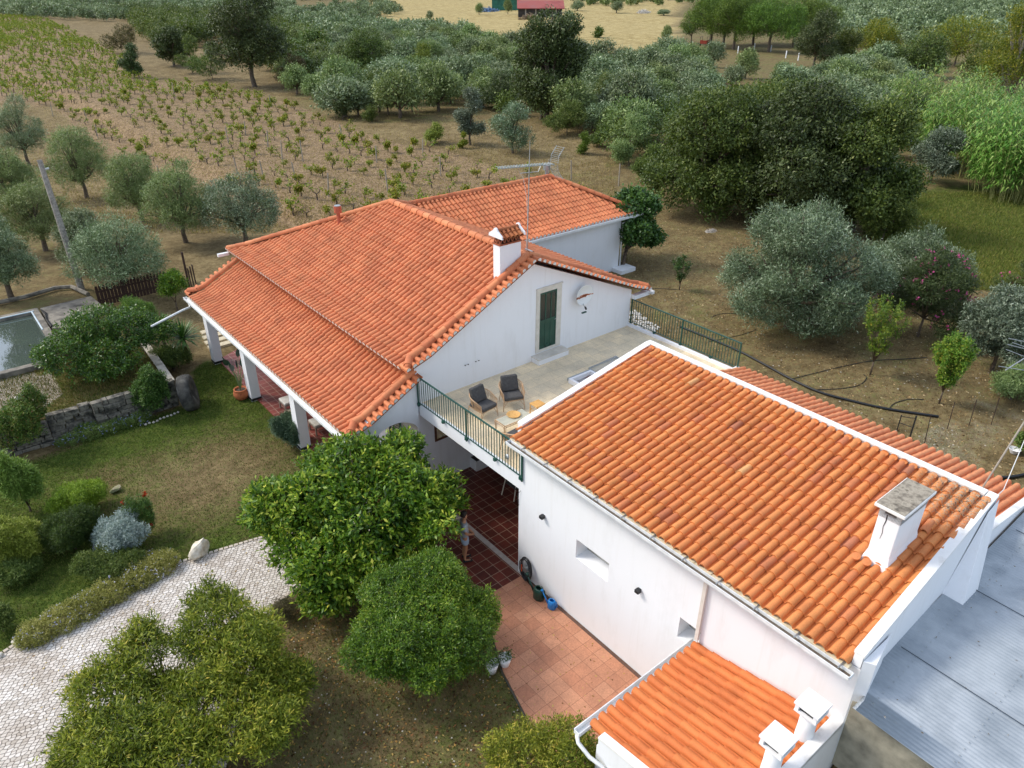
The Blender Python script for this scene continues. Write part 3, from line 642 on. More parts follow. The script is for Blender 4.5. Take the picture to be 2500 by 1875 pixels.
# ------------------------------------------------------------------ foliage
def crown(name, blobs, ncl, nlf, leaf, rc, mt, parent, seed=0, up=.35, droop=0., aspect=.35, shell=.7, lump=.22, spread=.8, low=-.5, inner=.12, freq=3., local=True, curve=0., wind=(0, 0, 0)):
    rg = np.random.default_rng(seed); B = np.array(blobs, float); area = (B[:, 3]*B[:, 4]+B[:, 4]*B[:, 5]); pr = area/area.sum()
    ph = rg.uniform(0, 6.28, (4, 3)); fq = rg.normal(0, freq, (4, 3))
    C = []; Nn = []; need = ncl
    while need > 0:
        k = rg.choice(len(B), need*2, p=pr); d = rg.normal(size=(len(k), 3)); d /= np.linalg.norm(d, axis=1)[:, None]
        ok = d[:, 2] > low-rg.random(len(k))*.3; k = k[ok]; d = d[ok]
        l = sum(np.sin((d@fq[i])+ph[i, 0]+k*1.7) for i in range(4))/4
        rho = (shell+(1-shell)*rg.random(len(k))**.6)*(1+lump*l)
        inn = rg.random(len(k)) < inner; rho[inn] *= rg.uniform(.3, .9, inn.sum()); sh_ = rg.random(len(k)) < .05; rho[sh_] *= rg.uniform(1.06, 1.24, sh_.sum())
        p = B[k, :3]+d*B[k, 3:]*rho[:, None]
        q = np.ones(len(k), bool)
        for j in range(len(B)):
            e = np.linalg.norm((p-B[j, :3])/B[j, 3:], axis=1); q &= ~((e < .66) & (k != j) & (rg.random(len(k)) < .85))
        n = d/B[k, 3:]; n /= np.linalg.norm(n, axis=1)[:, None]
        C.append(p[q][:need]); Nn.append(n[q][:need]); need -= len(C[-1])
    C = np.vstack(C); Nn = np.vstack(Nn); m = len(C)
    lfv = sum(np.sin(C@fq[i]*.8+ph[i, 1]) for i in range(4))/4; cv = np.clip(rg.random(m)*.8+.1+.28*lfv, 0, 1); N_ = np.repeat(Nn, nlf, 0); P = np.repeat(C, nlf, 0)
    T = len(P); N_ = N_+np.array([0, 0, up])+np.array(wind)
    tw = np.repeat(rg.normal(0, .55, (m, 3)), nlf, 0)+N_; tw /= np.linalg.norm(tw, axis=1)[:, None]
    a = rg.uniform(-1, 1, T)
    P = P+rg.normal(0, rc*.45, (T, 3))+tw*(a*rc)[:, None]
    D = tw*.6+rg.normal(0, spread*.7, (T, 3))+np.array([0, 0, -droop]); D /= np.linalg.norm(D, axis=1)[:, None]
    Wd = np.cross(D, rg.normal(size=(T, 3))*.8+np.array([0, 0, 1])*.6); 
    Wd = np.cross(D, np.cross(rg.normal(0, .6, (T, 3))+N_*.5+np.array([0, 0, .8]), D)); Wd = np.cross(D, Wd); Wd /= np.linalg.norm(Wd, axis=1)[:, None]+1e-9
    L_ = leaf*rg.uniform(.65, 1.25, T)[:, None]; W_ = L_*aspect/2
    tip = P+D*L_; tip[:, 2] -= curve*L_[:, 0]
    V = np.stack([P, P+D*L_*.5+Wd*W_, tip, P+D*L_*.5-Wd*W_], 1).reshape(-1, 3)
    F = np.arange(T*4).reshape(-1, 4)
    v = np.clip(np.repeat(cv, nlf)*.5+rg.random(T)*.42+.12*a, 0, 1); v[rg.random(T) < .012] = 1
    return npmesh(name, V, F, mt, parent, {'v': np.repeat(v, 4)}, local=local)
def limbs(base, blobs, r0, seed, fork=.35, n=7, twig=2):
    rg = random.Random(seed); m = MB(); base = Vector(base); c = sum((Vector(b[:3]) for b in blobs), Vector())/len(blobs)
    f = base+(c-base)*fork; f.z = base.z+(c.z-base.z)*fork
    mid = (base+f)/2+Vector((rg.uniform(-.1, .1), rg.uniform(-.1, .1), 0))*r0*6
    m.tube([base-Vector((0, 0, .15)), base+Vector((0, 0, .02)), mid, f], [r0*1.5, r0*1.2, r0, r0*.9], n)
    for b in blobs:
        t = Vector(b[:3]); k = (f+t)/2+Vector((rg.uniform(-1, 1), rg.uniform(-1, 1), rg.uniform(-.5, .3)))*b[3]*.18
        m.tube([f-Vector((0, 0, r0*.4)), k, t, t+(t-f)*.25], [r0*.75, r0*.45, r0*.25, r0*.08], 6)
        for _ in range(twig):
            d = Vector((rg.gauss(0, 1), rg.gauss(0, 1), rg.uniform(-.2, 1))).normalized(); e = t+Vector((d.x*b[3], d.y*b[4], d.z*b[5]))*.8
            m.tube([k, (k+e)/2+Vector((0, 0, .05)), e], [r0*.3, r0*.2, r0*.06], 5)
    return m
def tree(name, label, cat, loc, blobs, mt, seed, r0=.1, bark=None, group=None, trunk=True, fork=.35, base=(0, 0, 0), tw=2, crownname='crown', lk=4, lf_=.42, **k):
    t = thing(name, label, cat, (0, 0, 0), 0, group)
    if trunk: limbs(base, blobs, r0, seed, fork, twig=tw).build('trunk', bark or BARK, t, smooth=True, local=True)
    crown(crownname, lumpy(blobs, seed, lk, lf_), mt=mt, parent=t, seed=seed, **k)
    t.location = loc
    return t
def blobcloud(seed, n, R_, H, z0, r=(.4, .6), flat=.8, top=.0):
    """n blobs filling a dome of radius R_ and height H whose underside is at z0"""
    rg = random.Random(seed); out = []
    for i in range(n):
        a = 2.399*i+rg.uniform(-.4, .4); q = math.sqrt((i+.5)/n); s = R_*rg.uniform(*r); sz = min(s*flat, H*.36)
        u = (1-q*q)*.75+.25 if i % 2 == 0 else (.12 if q > .45 else .75)
        u = min(1, max(0, u+rg.uniform(-.1, .1))); rr = (R_-s)*q*1.08
        out.append((rr*math.cos(a), rr*math.sin(a), z0+sz+(H-2*sz)*u, s, s*rg.uniform(.85, 1.1), sz))
    return out
def lumpy(blobs, seed, k=3, f=.5):
    """smaller boughs budding from each blob, for an uneven outline"""
    rg = random.Random(seed); out = []
    for b in blobs:
        out.append((b[0], b[1], b[2], b[3]*.84, b[4]*.84, b[5]*.84))
        for _ in range(k):
            d = Vector((rg.gauss(0, 1), rg.gauss(0, 1), rg.uniform(-.5, 1.1))).normalized(); g = rg.uniform(.7, 1.2)*f
            out.append((b[0]+d.x*b[3]*.72, b[1]+d.y*b[4]*.72, b[2]+d.z*b[5]*.72, b[3]*g, b[4]*g, b[5]*g))
    return out
CITRUS = leafmat('citrus leaves', ['#1a2e0a', '#345412', '#5a7a1e', '#94a630', '#dcd458'], .3, .45, .35)  # ramp ends spread to stand in for sunlit leaves and shaded gaps
CITRUS2 = leafmat('mandarin leaves', ['#1f3a0c', '#345c14', '#4f7f1b', '#7ba32a', '#b0c044'], .32, .42, .45)
MEDL = leafmat('yellow-green leaves', ['#2e3f10', '#51611a', '#788526', '#a0a436', '#d0be50'], .3, .5, .3)
OLIVE = leafmat('olive leaves', ['#3f4c32', '#5a6a47', '#75855c', '#92a077', '#b8c2a2'], .15, .5, .4)
OLIVEG = leafmat('green olive leaves', ['#44552e', '#5e7040', '#788a50', '#93a266', '#b0ba80'], .2, .5, .35)
OLIVES = leafmat('silver olive leaves', ['#2c3a24', '#435435', '#61744e', '#8a9b78', '#c4d0b2'], .12, .45, .5)
OAK = leafmat('holm oak leaves', ['#1f2c14', '#33421f', '#46562c', '#5c6c3c', '#7b8656'], .12, .5, .35)
OAKG = leafmat('oak leaves', ['#2c3916', '#3e4e1e', '#51612a', '#687536', '#80863f'], .2, .5, .35)
SCRUB = leafmat('scrub leaves', ['#2d3c18', '#425522', '#58692c', '#6f7d3a', '#8a8f4a'], .2, .55, .3)
PINE = leafmat('pine needles', ['#2b3d14', '#3f561b', '#556f24', '#6f8a30', '#88a03e'], .15, .55, .3)
CANE = leafmat('cane leaves', ['#3f6422', '#557f2f', '#709a40', '#93b257', '#b8c877'], .3, .45, .4)
YELLOW = leafmat('yellowing leaves', ['#3f5218', '#586a1f', '#757e26', '#94902c', '#b0a038'], .3, .5, .3)
VINE = leafmat('vine leaves', ['#48591a', '#667a22', '#87912e', '#a39a3a', '#a07a34'], .35, .5, .3)
FIG = leafmat('fig leaves', ['#24381a', '#334c22', '#446029', '#5a7536', '#728a48'], .25, .4, .45)
SILVER = leafmat('silver shrub leaves', ['#74867c', '#8fa097', '#a8b6ae', '#c0cac4'], .1, .7, .2)
GREYL = leafmat('grey-green leaves', ['#36422f', '#4c5944', '#66725c', '#86917a', '#aab2a0'], .1, .55, .3)
PINKF = leafmat('pink blossom', ['#b0386a', '#cc5585', '#dd7aa2'], .25, .6, .2)
REDF = leafmat('red blossom', ['#7d0c14', '#a3141e', '#b8242c'], .15, .7, .2)
LAV = leafmat('daisy blossom', ['#9a9cc0', '#c2c2d4', '#e2e2e0'], .2, .6, .2)
DRYG = leafmat('dry grass', ['#6e5a38', '#8c7448', '#a88e5c', '#c2a874', '#7d7a40'], .2, .7, .2)
LAWN = leafmat('lawn blades', ['#2f4215', '#40571c', '#536b24', '#6f7c34', '#8d8250'], .25, .6, .2)

# ------------------------------------------------------------------ ground
def AT(px, py, z):
    d = ray(px, py); return CAM+d*((z-CAM.z)/d.z)
def axis_pts(lo, hi, f0, f1, st, grow, extra):
    a = list(np.arange(f0, f1+1e-6, st)); d = st
    x = f1
    while x < hi: d *= grow; x += d; a.append(x)
    d = st; x = f0
    while x > lo: d *= grow; x -= d; a.append(x)
    return np.array(sorted(set([round(q, 3) for q in a]+extra)))
gx = axis_pts(-60, 1600, -16, 34, .5, 1.045, [-4.66, -4.62]); gy = axis_pts(-60, 1800, -12, 48, .5, 1.045, [16.28, 16.32])
GX, GYY = np.meshgrid(gx, gy, indexing='ij')
def pxpoly(P): return P
LAWNP = [(-25, 3), (-12, 5.7), (-9.4, 6.4), (-5.5, 6.0), (-3.4, 5.4), (-2.0, 5.6), (-1.95, 18.5), (-2.6, 19.6), (-3.6, 17.6), (-4.5, 15.9), (-9, 15.4), (-25, 15)]
PX_STRAW = [(880, 12), (1010, 95), (1150, 90), (1330, 120), (1500, 135), (1640, 112), (1660, -20), (900, -20)]
PX_MEAD = [(2150, 470), (2520, 440), (2520, 720), (2300, 640), (2150, 600)]
PX_VINE = [(-10, 20), (120, 50), (250, 110), (380, 200), (520, 205), (700, 250), (830, 300), (960, 350), (1100, 370), (1180, 400), (1480, 470), (1400, 640), (700, 560), (400, 440), (250, 370), (130, 260), (-10, 250)]
PX_GRAV = [(-20, 935), (60, 910), (130, 915), (150, 960), (90, 1000), (40, 1030), (-20, 1020)]
rg = np.random.default_rng(5)
Zg = np.zeros(GX.shape); gr = np.zeros(GX.shape); st_ = np.zeros(GX.shape); gv = np.zeros(GX.shape); vn = np.zeros(GX.shape)
for i in range(GX.shape[0]):
    for j in range(GX.shape[1]):
        x, y = GX[i, j], GYY[i, j]; z = gh(x, y); Zg[i, j] = z
        px, py = project((x, y, z)) if (x+y) > -30 else (0, 0)
        g = .10
        if inpoly(x, y, LAWNP):
            d1 = math.hypot((x+5.2)/3.6, (y-10.3)/3.0); g = .86-.62*math.exp(-d1*d1)-.2*math.exp(-(((x+9)/2)**2+((y-12.5)/1.2)**2))
        elif x < -.5 and y < 6: g = .38 if (x < -3 and y > -3) else .5
        elif x < -4.65 and y > 16.3: g = .55 if y < 23 else .3
        elif inpoly(px, py, PX_MEAD): g = .72
        elif x > 10 and y < 30 and x < 40: g = .3
        elif px > 1480 and py < 460: g = .38
        elif px > 690 and py < 300: g = .34
        if inpoly(px, py, PX_STRAW): st_[i, j] = 1; g = .05
        if inpoly(px, py, PX_GRAV) and x < -4.7: gv[i, j] = 1
        if x > 10.4 and y < -4.5 and x < 18: gv[i, j] = .35
        if inpoly(px, py, PX_VINE): vn[i, j] = 1; g = .05
        gr[i, j] = g
m, N, L, B = newmat('ground'); co = N.new('ShaderNodeTexCoord').outputs['Object']
def attr(n):
    a = N.new('ShaderNodeAttribute'); a.attribute_name = n; return a.outputs['Fac']
n1_ = noise(N, L, co, .45, 8, .68); n2_ = noise(N, L, co, 6, 8, .72); n3_ = noise(N, L, co, 38, 4, .7)
soil = ramp(N, [c3('#4b4129'), c3('#6d5f42'), c3('#897a59'), c3('#ab9c76')], [.3, .44, .56, .72]); L.new(mth(N, L, 'ADD', mth(N, L, 'MULTIPLY', n1_.outputs[0], .45), mth(N, L, 'MULTIPLY', n2_.outputs[0], .55)), soil.inputs[0])
vsoil = ramp(N, [c3('#584a39'), c3('#7a6850'), c3('#988366'), c3('#b8a284')], [.3, .44, .56, .72]); L.new(n2_.outputs[0], vsoil.inputs[0])
grs = ramp(N, [c3('#2f3d18'), c3('#435422'), c3('#59672c'), c3('#787845')], [.3, .45, .58, .72]); L.new(n2_.outputs[0], grs.inputs[0])
straw = ramp(N, [c3('#918054'), c3('#a89868'), c3('#bcac7c')], [.35, .5, .65]); L.new(n1_.outputs[0], straw.inputs[0])
grav = ramp(N, [c3('#7b6f60'), c3('#a3998a'), c3('#c4bcae')], [.35, .5, .6]); L.new(n3_.outputs[0], grav.inputs[0])
col = mixc(N, L, attr('vineyard'), soil.outputs[0], vsoil.outputs[0])
gf = mth(N, L, 'ADD', attr('green'), mth(N, L, 'MULTIPLY', mth(N, L, 'SUBTRACT', mth(N, L, 'ADD', mth(N, L, 'MULTIPLY', n1_.outputs[0], .5), mth(N, L, 'MULTIPLY', n2_.outputs[0], .5)), .5), 2.6))
gm = ramp(N, [(0, 0, 0, 1), (1, 1, 1, 1)], [.3, .75]); L.new(gf, gm.inputs[0])
col = mixc(N, L, gm.outputs[0], col, grs.outputs[0]); col = mixc(N, L, attr('straw'), col, straw.outputs[0])
gvm = ramp(N, [(0, 0, 0, 1), (1, 1, 1, 1)], [.45, .62]); L.new(mth(N, L, 'ADD', mth(N, L, 'MULTIPLY', attr('gravel'), .8), mth(N, L, 'MULTIPLY', n1_.outputs[0], .35)), gvm.inputs[0])
col = mixc(N, L, gvm.outputs[0], col, grav.outputs[0])
n4_ = noise(N, L, co, 1.7, 6, .7); r4_ = ramp(N, [(.68, .66, .64, 1), (1.12, 1.1, 1.08, 1)], [.35, .62]); L.new(n4_.outputs[0], r4_.inputs[0]); col = mixc(N, L, 1.0, col, r4_.outputs[0], 'MULTIPLY')
r3_ = ramp(N, [(.75, .75, .75, 1), (1.2, 1.2, 1.2, 1)], [.35, .65]); L.new(n3_.outputs[0], r3_.inputs[0])
col = mixc(N, L, 1.0, col, r3_.outputs[0], 'MULTIPLY')
L.new(col, B.inputs['Base Color']); B.inputs['Roughness'].default_value = .95; B.inputs['Specular IOR Level'].default_value = .1
bp = N.new('ShaderNodeBump'); bp.inputs['Strength'].default_value = .8; bp.inputs['Distance'].default_value = .06; L.new(n2_.outputs[0], bp.inputs['Height']); L.new(bp.outputs[0], B.inputs['Normal'])
nx, ny = GX.shape; I = np.arange(nx*ny).reshape(nx, ny)
F_ = np.stack([I[:-1, :-1].ravel(), I[1:, :-1].ravel(), I[1:, 1:].ravel(), I[:-1, 1:].ravel()], 1)
ground = npmesh('ground', np.stack([GX.ravel(), GYY.ravel(), Zg.ravel()], 1), F_, m, None, {'green': gr.ravel(), 'straw': st_.ravel(), 'gravel': gv.ravel(), 'vineyard': vn.ravel()}, smooth=True)
tag(ground, kind='structure')
# driveway of white cobbles
m, N, L, B = newmat('white cobbles'); co = N.new('ShaderNodeTexCoord').outputs['Object']
wn = noise(N, L, co, .5, 2); mp = N.new('ShaderNodeMapping'); L.new(mixc(N, L, .12, co, wn.outputs['Color'], 'ADD'), mp.inputs[0]); mp.inputs['Scale'].default_value = (8, 11.5, 1); mp.inputs['Rotation'].default_value = (0, 0, .5)
v1 = N.new('ShaderNodeTexVoronoi'); v1.feature = 'DISTANCE_TO_EDGE'; v1.voronoi_dimensions = '2D'; v1.inputs['Scale'].default_value = 1; v1.inputs['Randomness'].default_value = .55; L.new(mp.outputs[0], v1.inputs[0])
v2 = N.new('ShaderNodeTexVoronoi'); v2.voronoi_dimensions = '2D'; v2.inputs['Scale'].default_value = 1; v2.inputs['Randomness'].default_value = .55; L.new(mp.outputs[0], v2.inputs[0])
sp = N.new('ShaderNodeSeparateColor'); L.new(v2.outputs['Color'], sp.inputs[0])
st1 = ramp(N, [c3('#b5aca0'), c3('#cdc6bc'), c3('#dcd6ce')]); L.new(sp.outputs[0], st1.inputs[0])
ed = ramp(N, [(0, 0, 0, 1), (1, 1, 1, 1)], [.03, .09]); L.new(v1.outputs['Distance'], ed.inputs[0])
nn = noise(N, L, co, .8, 5); rr = ramp(N, [(.84, .8, .76, 1), (1.06, 1.06, 1.06, 1)], [.35, .6]); L.new(nn.outputs[0], rr.inputs[0])
L.new(mixc(N, L, 1.0, mixc(N, L, ed.outputs[0], c3('#544a3e'), st1.outputs[0]), rr.outputs[0], 'MULTIPLY'), B.inputs['Base Color']); B.inputs['Roughness'].default_value = .85
bp = N.new('ShaderNodeBump'); bp.inputs['Strength'].default_value = .7; bp.inputs['Distance'].default_value = .012; L.new(ed.outputs[0], bp.inputs['Height']); L.new(bp.outputs[0], B.inputs['Normal'])
DP = [(-24, 2.6), (-16, 4.6), (-12.3, 5.9), (-10.8, 6.42), (-9.4, 6.66), (-7.5, 6.5), (-5.5, 6.12), (-3.6, 5.6), (-2.05, 5.2), (-2.05, 3.0), (-3.4, 2.9), (-4.9, 3.55), (-6.2, 3.2), (-6.6, 2.6), (-7.5, 1.3), (-8.4, .2), (-9.3, -1.2), (-10.5, -3), (-14, -6), (-24, -9)]
tag(MB().prism(DP, 0.005, .035).build('driveway', m), kind='structure')
EDGE = mat('edge setts', ['#c9bdae', '#a99d8e'], 12)
mb = MB()
def along(P, st):
    out = []
    for (a, b) in zip(P[:-1], P[1:]):
        a = Vector(a); b = Vector(b); n = max(1, int((b-a).length/st))
        out += [(a+(b-a)*(k/n), (b-a).normalized()) for k in range(n)]
    return out
for p, d in along([(*q, 0) for q in DP[1:9]], .14)+along([(*q, 0) for q in DP[10:17]], .14):
    n_ = Vector((-d.y, d.x, 0)); mb.bar(p+n_*.03+d*.01+Vector((0, 0, .03)), p+n_*.03+d*.125+Vector((0, 0, .03)), .09, .06)
tag(mb.build('driveway_edging', EDGE), kind='structure')
# patio and porch floors
PAT = brickmat('terracotta patio tiles', .385, .385, .005, '#c48e70', '#b47c60', '#865c48', rot=0, stain=.2, rough=.7, loc=(.05, .1, 0))
DKT = brickmat('dark red floor tiles', .33, .33, .008, '#6f3328', '#54261f', '#a48d78', stain=.3, rough=.45, loc=(.1, .02, 0))
POR = brickmat('porch floor tiles', .33, .33, .009, '#8a4740', '#74382f', '#b09a88', stain=.2, rough=.45, loc=(.1, .02, 0))
PP = [(-1.30, -.24), (-1.95, -1.2), (-2.58, -2.55), (-2.95, -3.9), (-3.35, -6.49), (-.002, -6.49), (-.002, -.24)]
tag(MB().prism(PP, -.05, .05).build('patio', PAT), kind='structure')
tag(MB().prism([(p[0]-.05, p[1]) for p in PP[:5]]+[(p[0]-.006, p[1]) for p in PP[:5]][::-1], -.05, .03).build('patio_kerb', mat('mossy kerb', ['#3d3a2f', '#5a5548'], 8)), kind='structure')
tag(MB().prism([(-2.04, -.0), (-1.32, -.235), (-.06, -.235), (-.06, 5.09), (-2.04, 5.09)], -.05, .035).build('entrance_floor', DKT), kind='structure')
tag(MB().prism([(.12, .0), (6.19, .0), (6.19, 5.09), (.12, 5.09)], -.05, .035).build('covered_floor', DKT), kind='structure')
tag(MB().prism([(-.058, -.2), (.118, -.2), (.118, 5.09), (-.058, 5.09)], -.05, .03).build('drain_strip', mat('pale stone strip', ['#958c84', '#b0a79e'], 6)), kind='structure')
tag(MB().prism([(-2.04, 5.10), (-.002, 5.10), (-.002, 19.9), (-1.95, 18.9)], -.05, .05).build('porch_floor', POR), kind='structure')
m = MB()
for k, (y, x) in enumerate([(20.1, -1.15), (20.65, -1.1), (21.2, -1.0), (21.75, -.9)]): m.box((x-.75, y, .0), (x+.75, y+.38, .1+gh(x, y)))
tag(m.build('stepping_stones', mat('pale slabs', ['#cfc3a6', '#bdb093'], 5)), kind='structure')
# white pebble bed beyond the terrace
m = MB(); rq = random.Random(3); PB = [(10.5, 5.6), (13.2, 6.3), (13.8, 8.3), (12.4, 8.6), (10.5, 7.4)]
for i in range(1600):
    x, y = rq.uniform(10.3, 14), rq.uniform(5.4, 8.7)
    if inpoly(x, y, PB): s_ = rq.uniform(.03, .07); m.lathe((x, y, gh(x, y)+.01), [(s_*.7, -.01), (s_, s_*.3), (s_*.5, s_*.7)], 5)
tag(m.build('pebble_bed', mat('white pebbles', ['#b5afa5', '#d8d4cc'], 5)), 'white pebbles spread beside the terrace railing behind the house', 'pebbles', kind='stuff')
tag(MB().box((10.6, 7.6, 1.75), (11.9, 8.6, 1.86)).build('brick_paving', POR), kind='structure')

# ------------------------------------------------------------------ terrace railings
def railing(label, x, y0, y1, zb, posts, brackets, n, group='green terrace railings'):
    t = thing('terrace_railing', label, 'railing', (x, (y0+y1)/2, zb), 0, group)
    MB().bar((x, y0, zb+1.0), (x, y1, zb+1.0), .045, .03).build('top_rail', GREEN, t)
    MB().bar((x, y0, zb+.07), (x, y1, zb+.07), .03, .02).build('bottom_rail', GREEN, t)
    for y in posts: MB().box((x-.022, y-.022, zb-.08), (x+.022, y+.022, zb+.984)).build('post', GREEN, t)
    for y in brackets: MB().box((x-.05, y-.04, zb-.03), (x+.03, y+.04, zb+.06)).build('bracket', GREEN, t)
    for k in range(1, n):
        y = y0+(y1-y0)*k/n
        if min(abs(y-q) for q in posts) > .05: MB().box((x-.009, y-.009, zb+.08), (x+.009, y+.009, zb+.985)).build('baluster', GREEN, t)
    return t
railing('dark green metal railing along the near edge of the terrace above the porch entrance', -.035, -.18, 4.95, 3.43, [-.16, 2.36, 4.93], [3.55, 2.36, 1.0, 4.9, -.12], 42)
railing('dark green metal railing on the far edge of the terrace facing the olive trees', 9.8, .05, 5.06, 3.43, [.07, 2.56, 5.04], [3.82, 2.56, 1.2], 42)

# ------------------------------------------------------------------ things on the terrace
def armchair(label, loc, rz, cush=CUSH, back=True):
    t = thing('armchair', label, 'armchair', (0, 0, 0), 0, 'rattan armchairs on the terrace')     # faces +x
    def rim(a, dz=0, sc=1): return Vector((.02-.36*math.cos(a)*sc, .37*math.sin(a)*sc, .80-.20*(1-math.cos(a))/2*1.0+dz))
    pts = [Vector((.33, -.33, .58))]+[rim(a) for a in [R(-95+190*k/16) for k in range(17)]]+[Vector((.33, .33, .58))]
    m = MB().tube(pts, .018, 7); m.tube([p*1 for p in [Vector((.34, -.30, .34)), Vector((-.28, -.26, .33)), Vector((-.28, .26, .33)), Vector((.34, .30, .34)), Vector((.34, -.30, .34))]], .015, 6)
    m.build('frame', RATTAN, t, smooth=True, local=True)
    m = MB(); lo = [Vector((.34-.0, -.30, .34))]
    def low(a): return Vector((-.02-.27*math.cos(a), .29*math.sin(a), .35))
    A_ = [R(-88+176*k/22) for k in range(23)]
    for k in range(22):
        m.tube([rim(A_[k]), (rim(A_[k])+low(A_[k+1]))/2, low(A_[k+1])], .006, 4); m.tube([rim(A_[k+1]), low(A_[k])], .006, 4)
    for s in (-1, 1):
        for k in range(7):
            x0 = .02+.045*k; m.tube([(x0, s*.36, .69-.016*k), (x0+.04, s*.30, .35)], .006, 4); m.tube([(x0+.04, s*.36, .69-.016*k), (x0, s*.30, .35)], .006, 4)
    m.build('woven_sides', RATTAN, t, local=True)
    for sx, sy in ((.33, .31), (.33, -.31), (-.26, .25), (-.26, -.25)):
        top_ = Vector((.33, sy*1.06, .58)) if sx > 0 else Vector((sx, sy, .36))
        m = MB().tube([top_, (sx, sy, .34), (sx+(.03 if sx > 0 else -.08), sy*1.1, 0)], [.014, .014, .011], 6)
        if sx > 0: m.tube([(sx, sy, .14), (sx, sy*.62, .33)], .008, 5)
        m.build('leg', RATTAN, t, smooth=True, local=True)
    m = MB().box((-.22, -.30, .36), (.37, .30, .48)); o = m.build('seat_cushion', cush, t, local=True); b = o.modifiers.new('b', 'BEVEL'); b.width = .04; b.segments = 4
    if back:
        m = MB().slab([(-.15, -.27, .46), (-.15, .27, .46), (-.31, .26, .93), (-.31, -.26, .93)], (.15, 0, .04)); o = m.build('back_cushion', cush, t, local=True); b = o.modifiers.new('b', 'BEVEL'); b.width = .05; b.segments = 4
    t.location = loc; t.rotation_euler = (0, 0, rz); t.scale = (1.03, 1.03, 1.0)
    return t
ZT = 3.332
armchair('rattan armchair with charcoal cushions next to the green railing', (1.20, 3.27, ZT), R(-83))
armchair('rattan armchair with charcoal cushions standing closest to the gable wall', (2.32, 3.22, ZT), R(-112))
armchair('half hidden rattan armchair by the low roof edge, a dark bolster on its arm', (.86, 1.08, ZT), R(95), CUSH, False)
tag(MB().slab([(.72, .92, 4.02), (.90, .80, 4.05), (1.02, .98, 4.05), (.84, 1.1, 4.02)], (0, 0, .05)).build('bolster', CUSH), 'small dark bolster lying on the arm of the half hidden armchair', 'cushion')
t = thing('coffee_table', 'low rattan and glass coffee table carrying a round tray', 'table', (1.48, 2.02, ZT))
m = MB(); a = [(.95, 1.8, 3.75), (.96, 2.27, 3.75), (2.0, 2.29, 3.75), (1.96, 1.76, 3.75), (.95, 1.8, 3.75)]
m.tube(a, .016, 6); m.tube([(p[0], p[1], 3.69) for p in a], .01, 5)
for k in range(1, 3): y = 1.78+.165*k; m.tube([(.95, y, 3.745), (1.98, y, 3.745)], .009, 5)
for k in range(9): x = .97+.11*k; m.tube([(x, 2.28, 3.75), (x+.05, 2.28, 3.69), (x+.11, 2.28, 3.75)], .005, 4); m.tube([(x, 1.79, 3.75), (x+.05, 1.79, 3.69), (x+.11, 1.79, 3.75)], .005, 4)
m.build('table_frame', RATTAN, t, smooth=True)
m, N, L, B = newmat('table glass'); B.inputs['Base Color'].default_value = c3('#c2c4b4'); B.inputs['Roughness'].default_value = .12; B.inputs['Alpha'].default_value = .55
MB().box((.965, 1.8, 3.755), (1.97, 2.26, 3.763)).build('tabletop', m, t)
for x, y in ((.96, 1.81), (.97, 2.25), (1.97, 2.26), (1.94, 1.79)):
    MB().tube([(x-.05, y, 3.74), (x, y, 3.335)], .009, 5).tube([(x+.05, y, 3.74), (x, y, 3.335)], .009, 5).tube([(x, y+.03, 3.74), (x, y, 3.335)], .009, 5).build('leg', RATTAN, t)
tag(MB().lathe((1.53, 2.11, 3.764), [(.10, 0), (.19, .01), (.215, .04), (.205, .045), (.18, .018), (.05, .014)], 28).build('tray', WOOD, smooth=True), 'round wooden tray lying on the glass coffee table', 'tray')
def stool(label, x, y):
    t = thing('bamboo_stool', label, 'stool', (x, y, ZT), 0, 'bamboo stools on the terrace'); m = MB()
    for k in range(11): m.tube([(-.16+.032*k, -.165, .39), (-.16+.032*k, .165, .39)], .013, 6)
    m.tube([(-.175, -.175, .375), (.175, -.175, .375), (.175, .175, .375), (-.175, .175, .375), (-.175, -.175, .375)], .016, 6)
    m.build('seat', WOOD, t, local=True)
    for sx in (-1, 1):
        for sy in (-1, 1): MB().tube([(sx*.16, sy*.16, .375), (sx*.165, sy*.165, 0)], .018, 8).build('leg', WOOD, t, local=True)
    MB().tube([(-.16, -.16, .17), (.16, -.16, .17), (.16, .16, .17), (-.16, .16, .17), (-.16, -.16, .17)], .011, 6).build('stretcher', WOOD, t, local=True)
    return t
stool('square bamboo stool standing clear to the right of the coffee table', 2.6, 2.24)
stool('bamboo stool with only one corner showing above the low roof edge', 2.95, 1.6)
# skylight well and its tilted lid
t = thing('skylight', 'white boxed skylight opening in the terrace floor beside the tiled roof', 'skylight', (5.25, 2.85, ZT))
m = MB(); X0, X1, Y0, Y1 = 4.72, 5.75, 2.3, 3.12
for a, b in (((X0, Y0), (X0+.09, Y1)), ((X1-.09, Y0), (X1, Y1)), ((X0+.09, Y0), (X1-.09, Y0+.09)), ((X0+.09, Y1-.09), (X1-.09, Y1))): m.box((a[0], a[1], 3.335), (b[0], b[1], 3.50))
m.build('kerb', WHITE, t); MB().box((X0+.091, Y0+.091, 3.34), (X1-.091, Y1-.091, 3.355)).build('well', mat('well bottom', ['#9c9a98', '#6f4a44'], 3, pos=[.45, .55]), t)
MB().box((X0-.03, Y1+.001, 3.42), (X1+.01, Y1+.03, 3.52)).build('hinge_bar', METAL, t)
lid_of = t; m = MB()
c_ = [(5.85, 2.72, 3.36), (5.98, 3.42, 3.36), (7.35, 3.42, 3.36), (7.25, 2.60, 3.36)]; ap = Vector((7.0, 3.15, 3.62))
for p, q in zip(c_, c_[1:]+c_[:1]): m.bar(p, q, .045, .04)
for p in c_: m.bar(p, ap, .02)
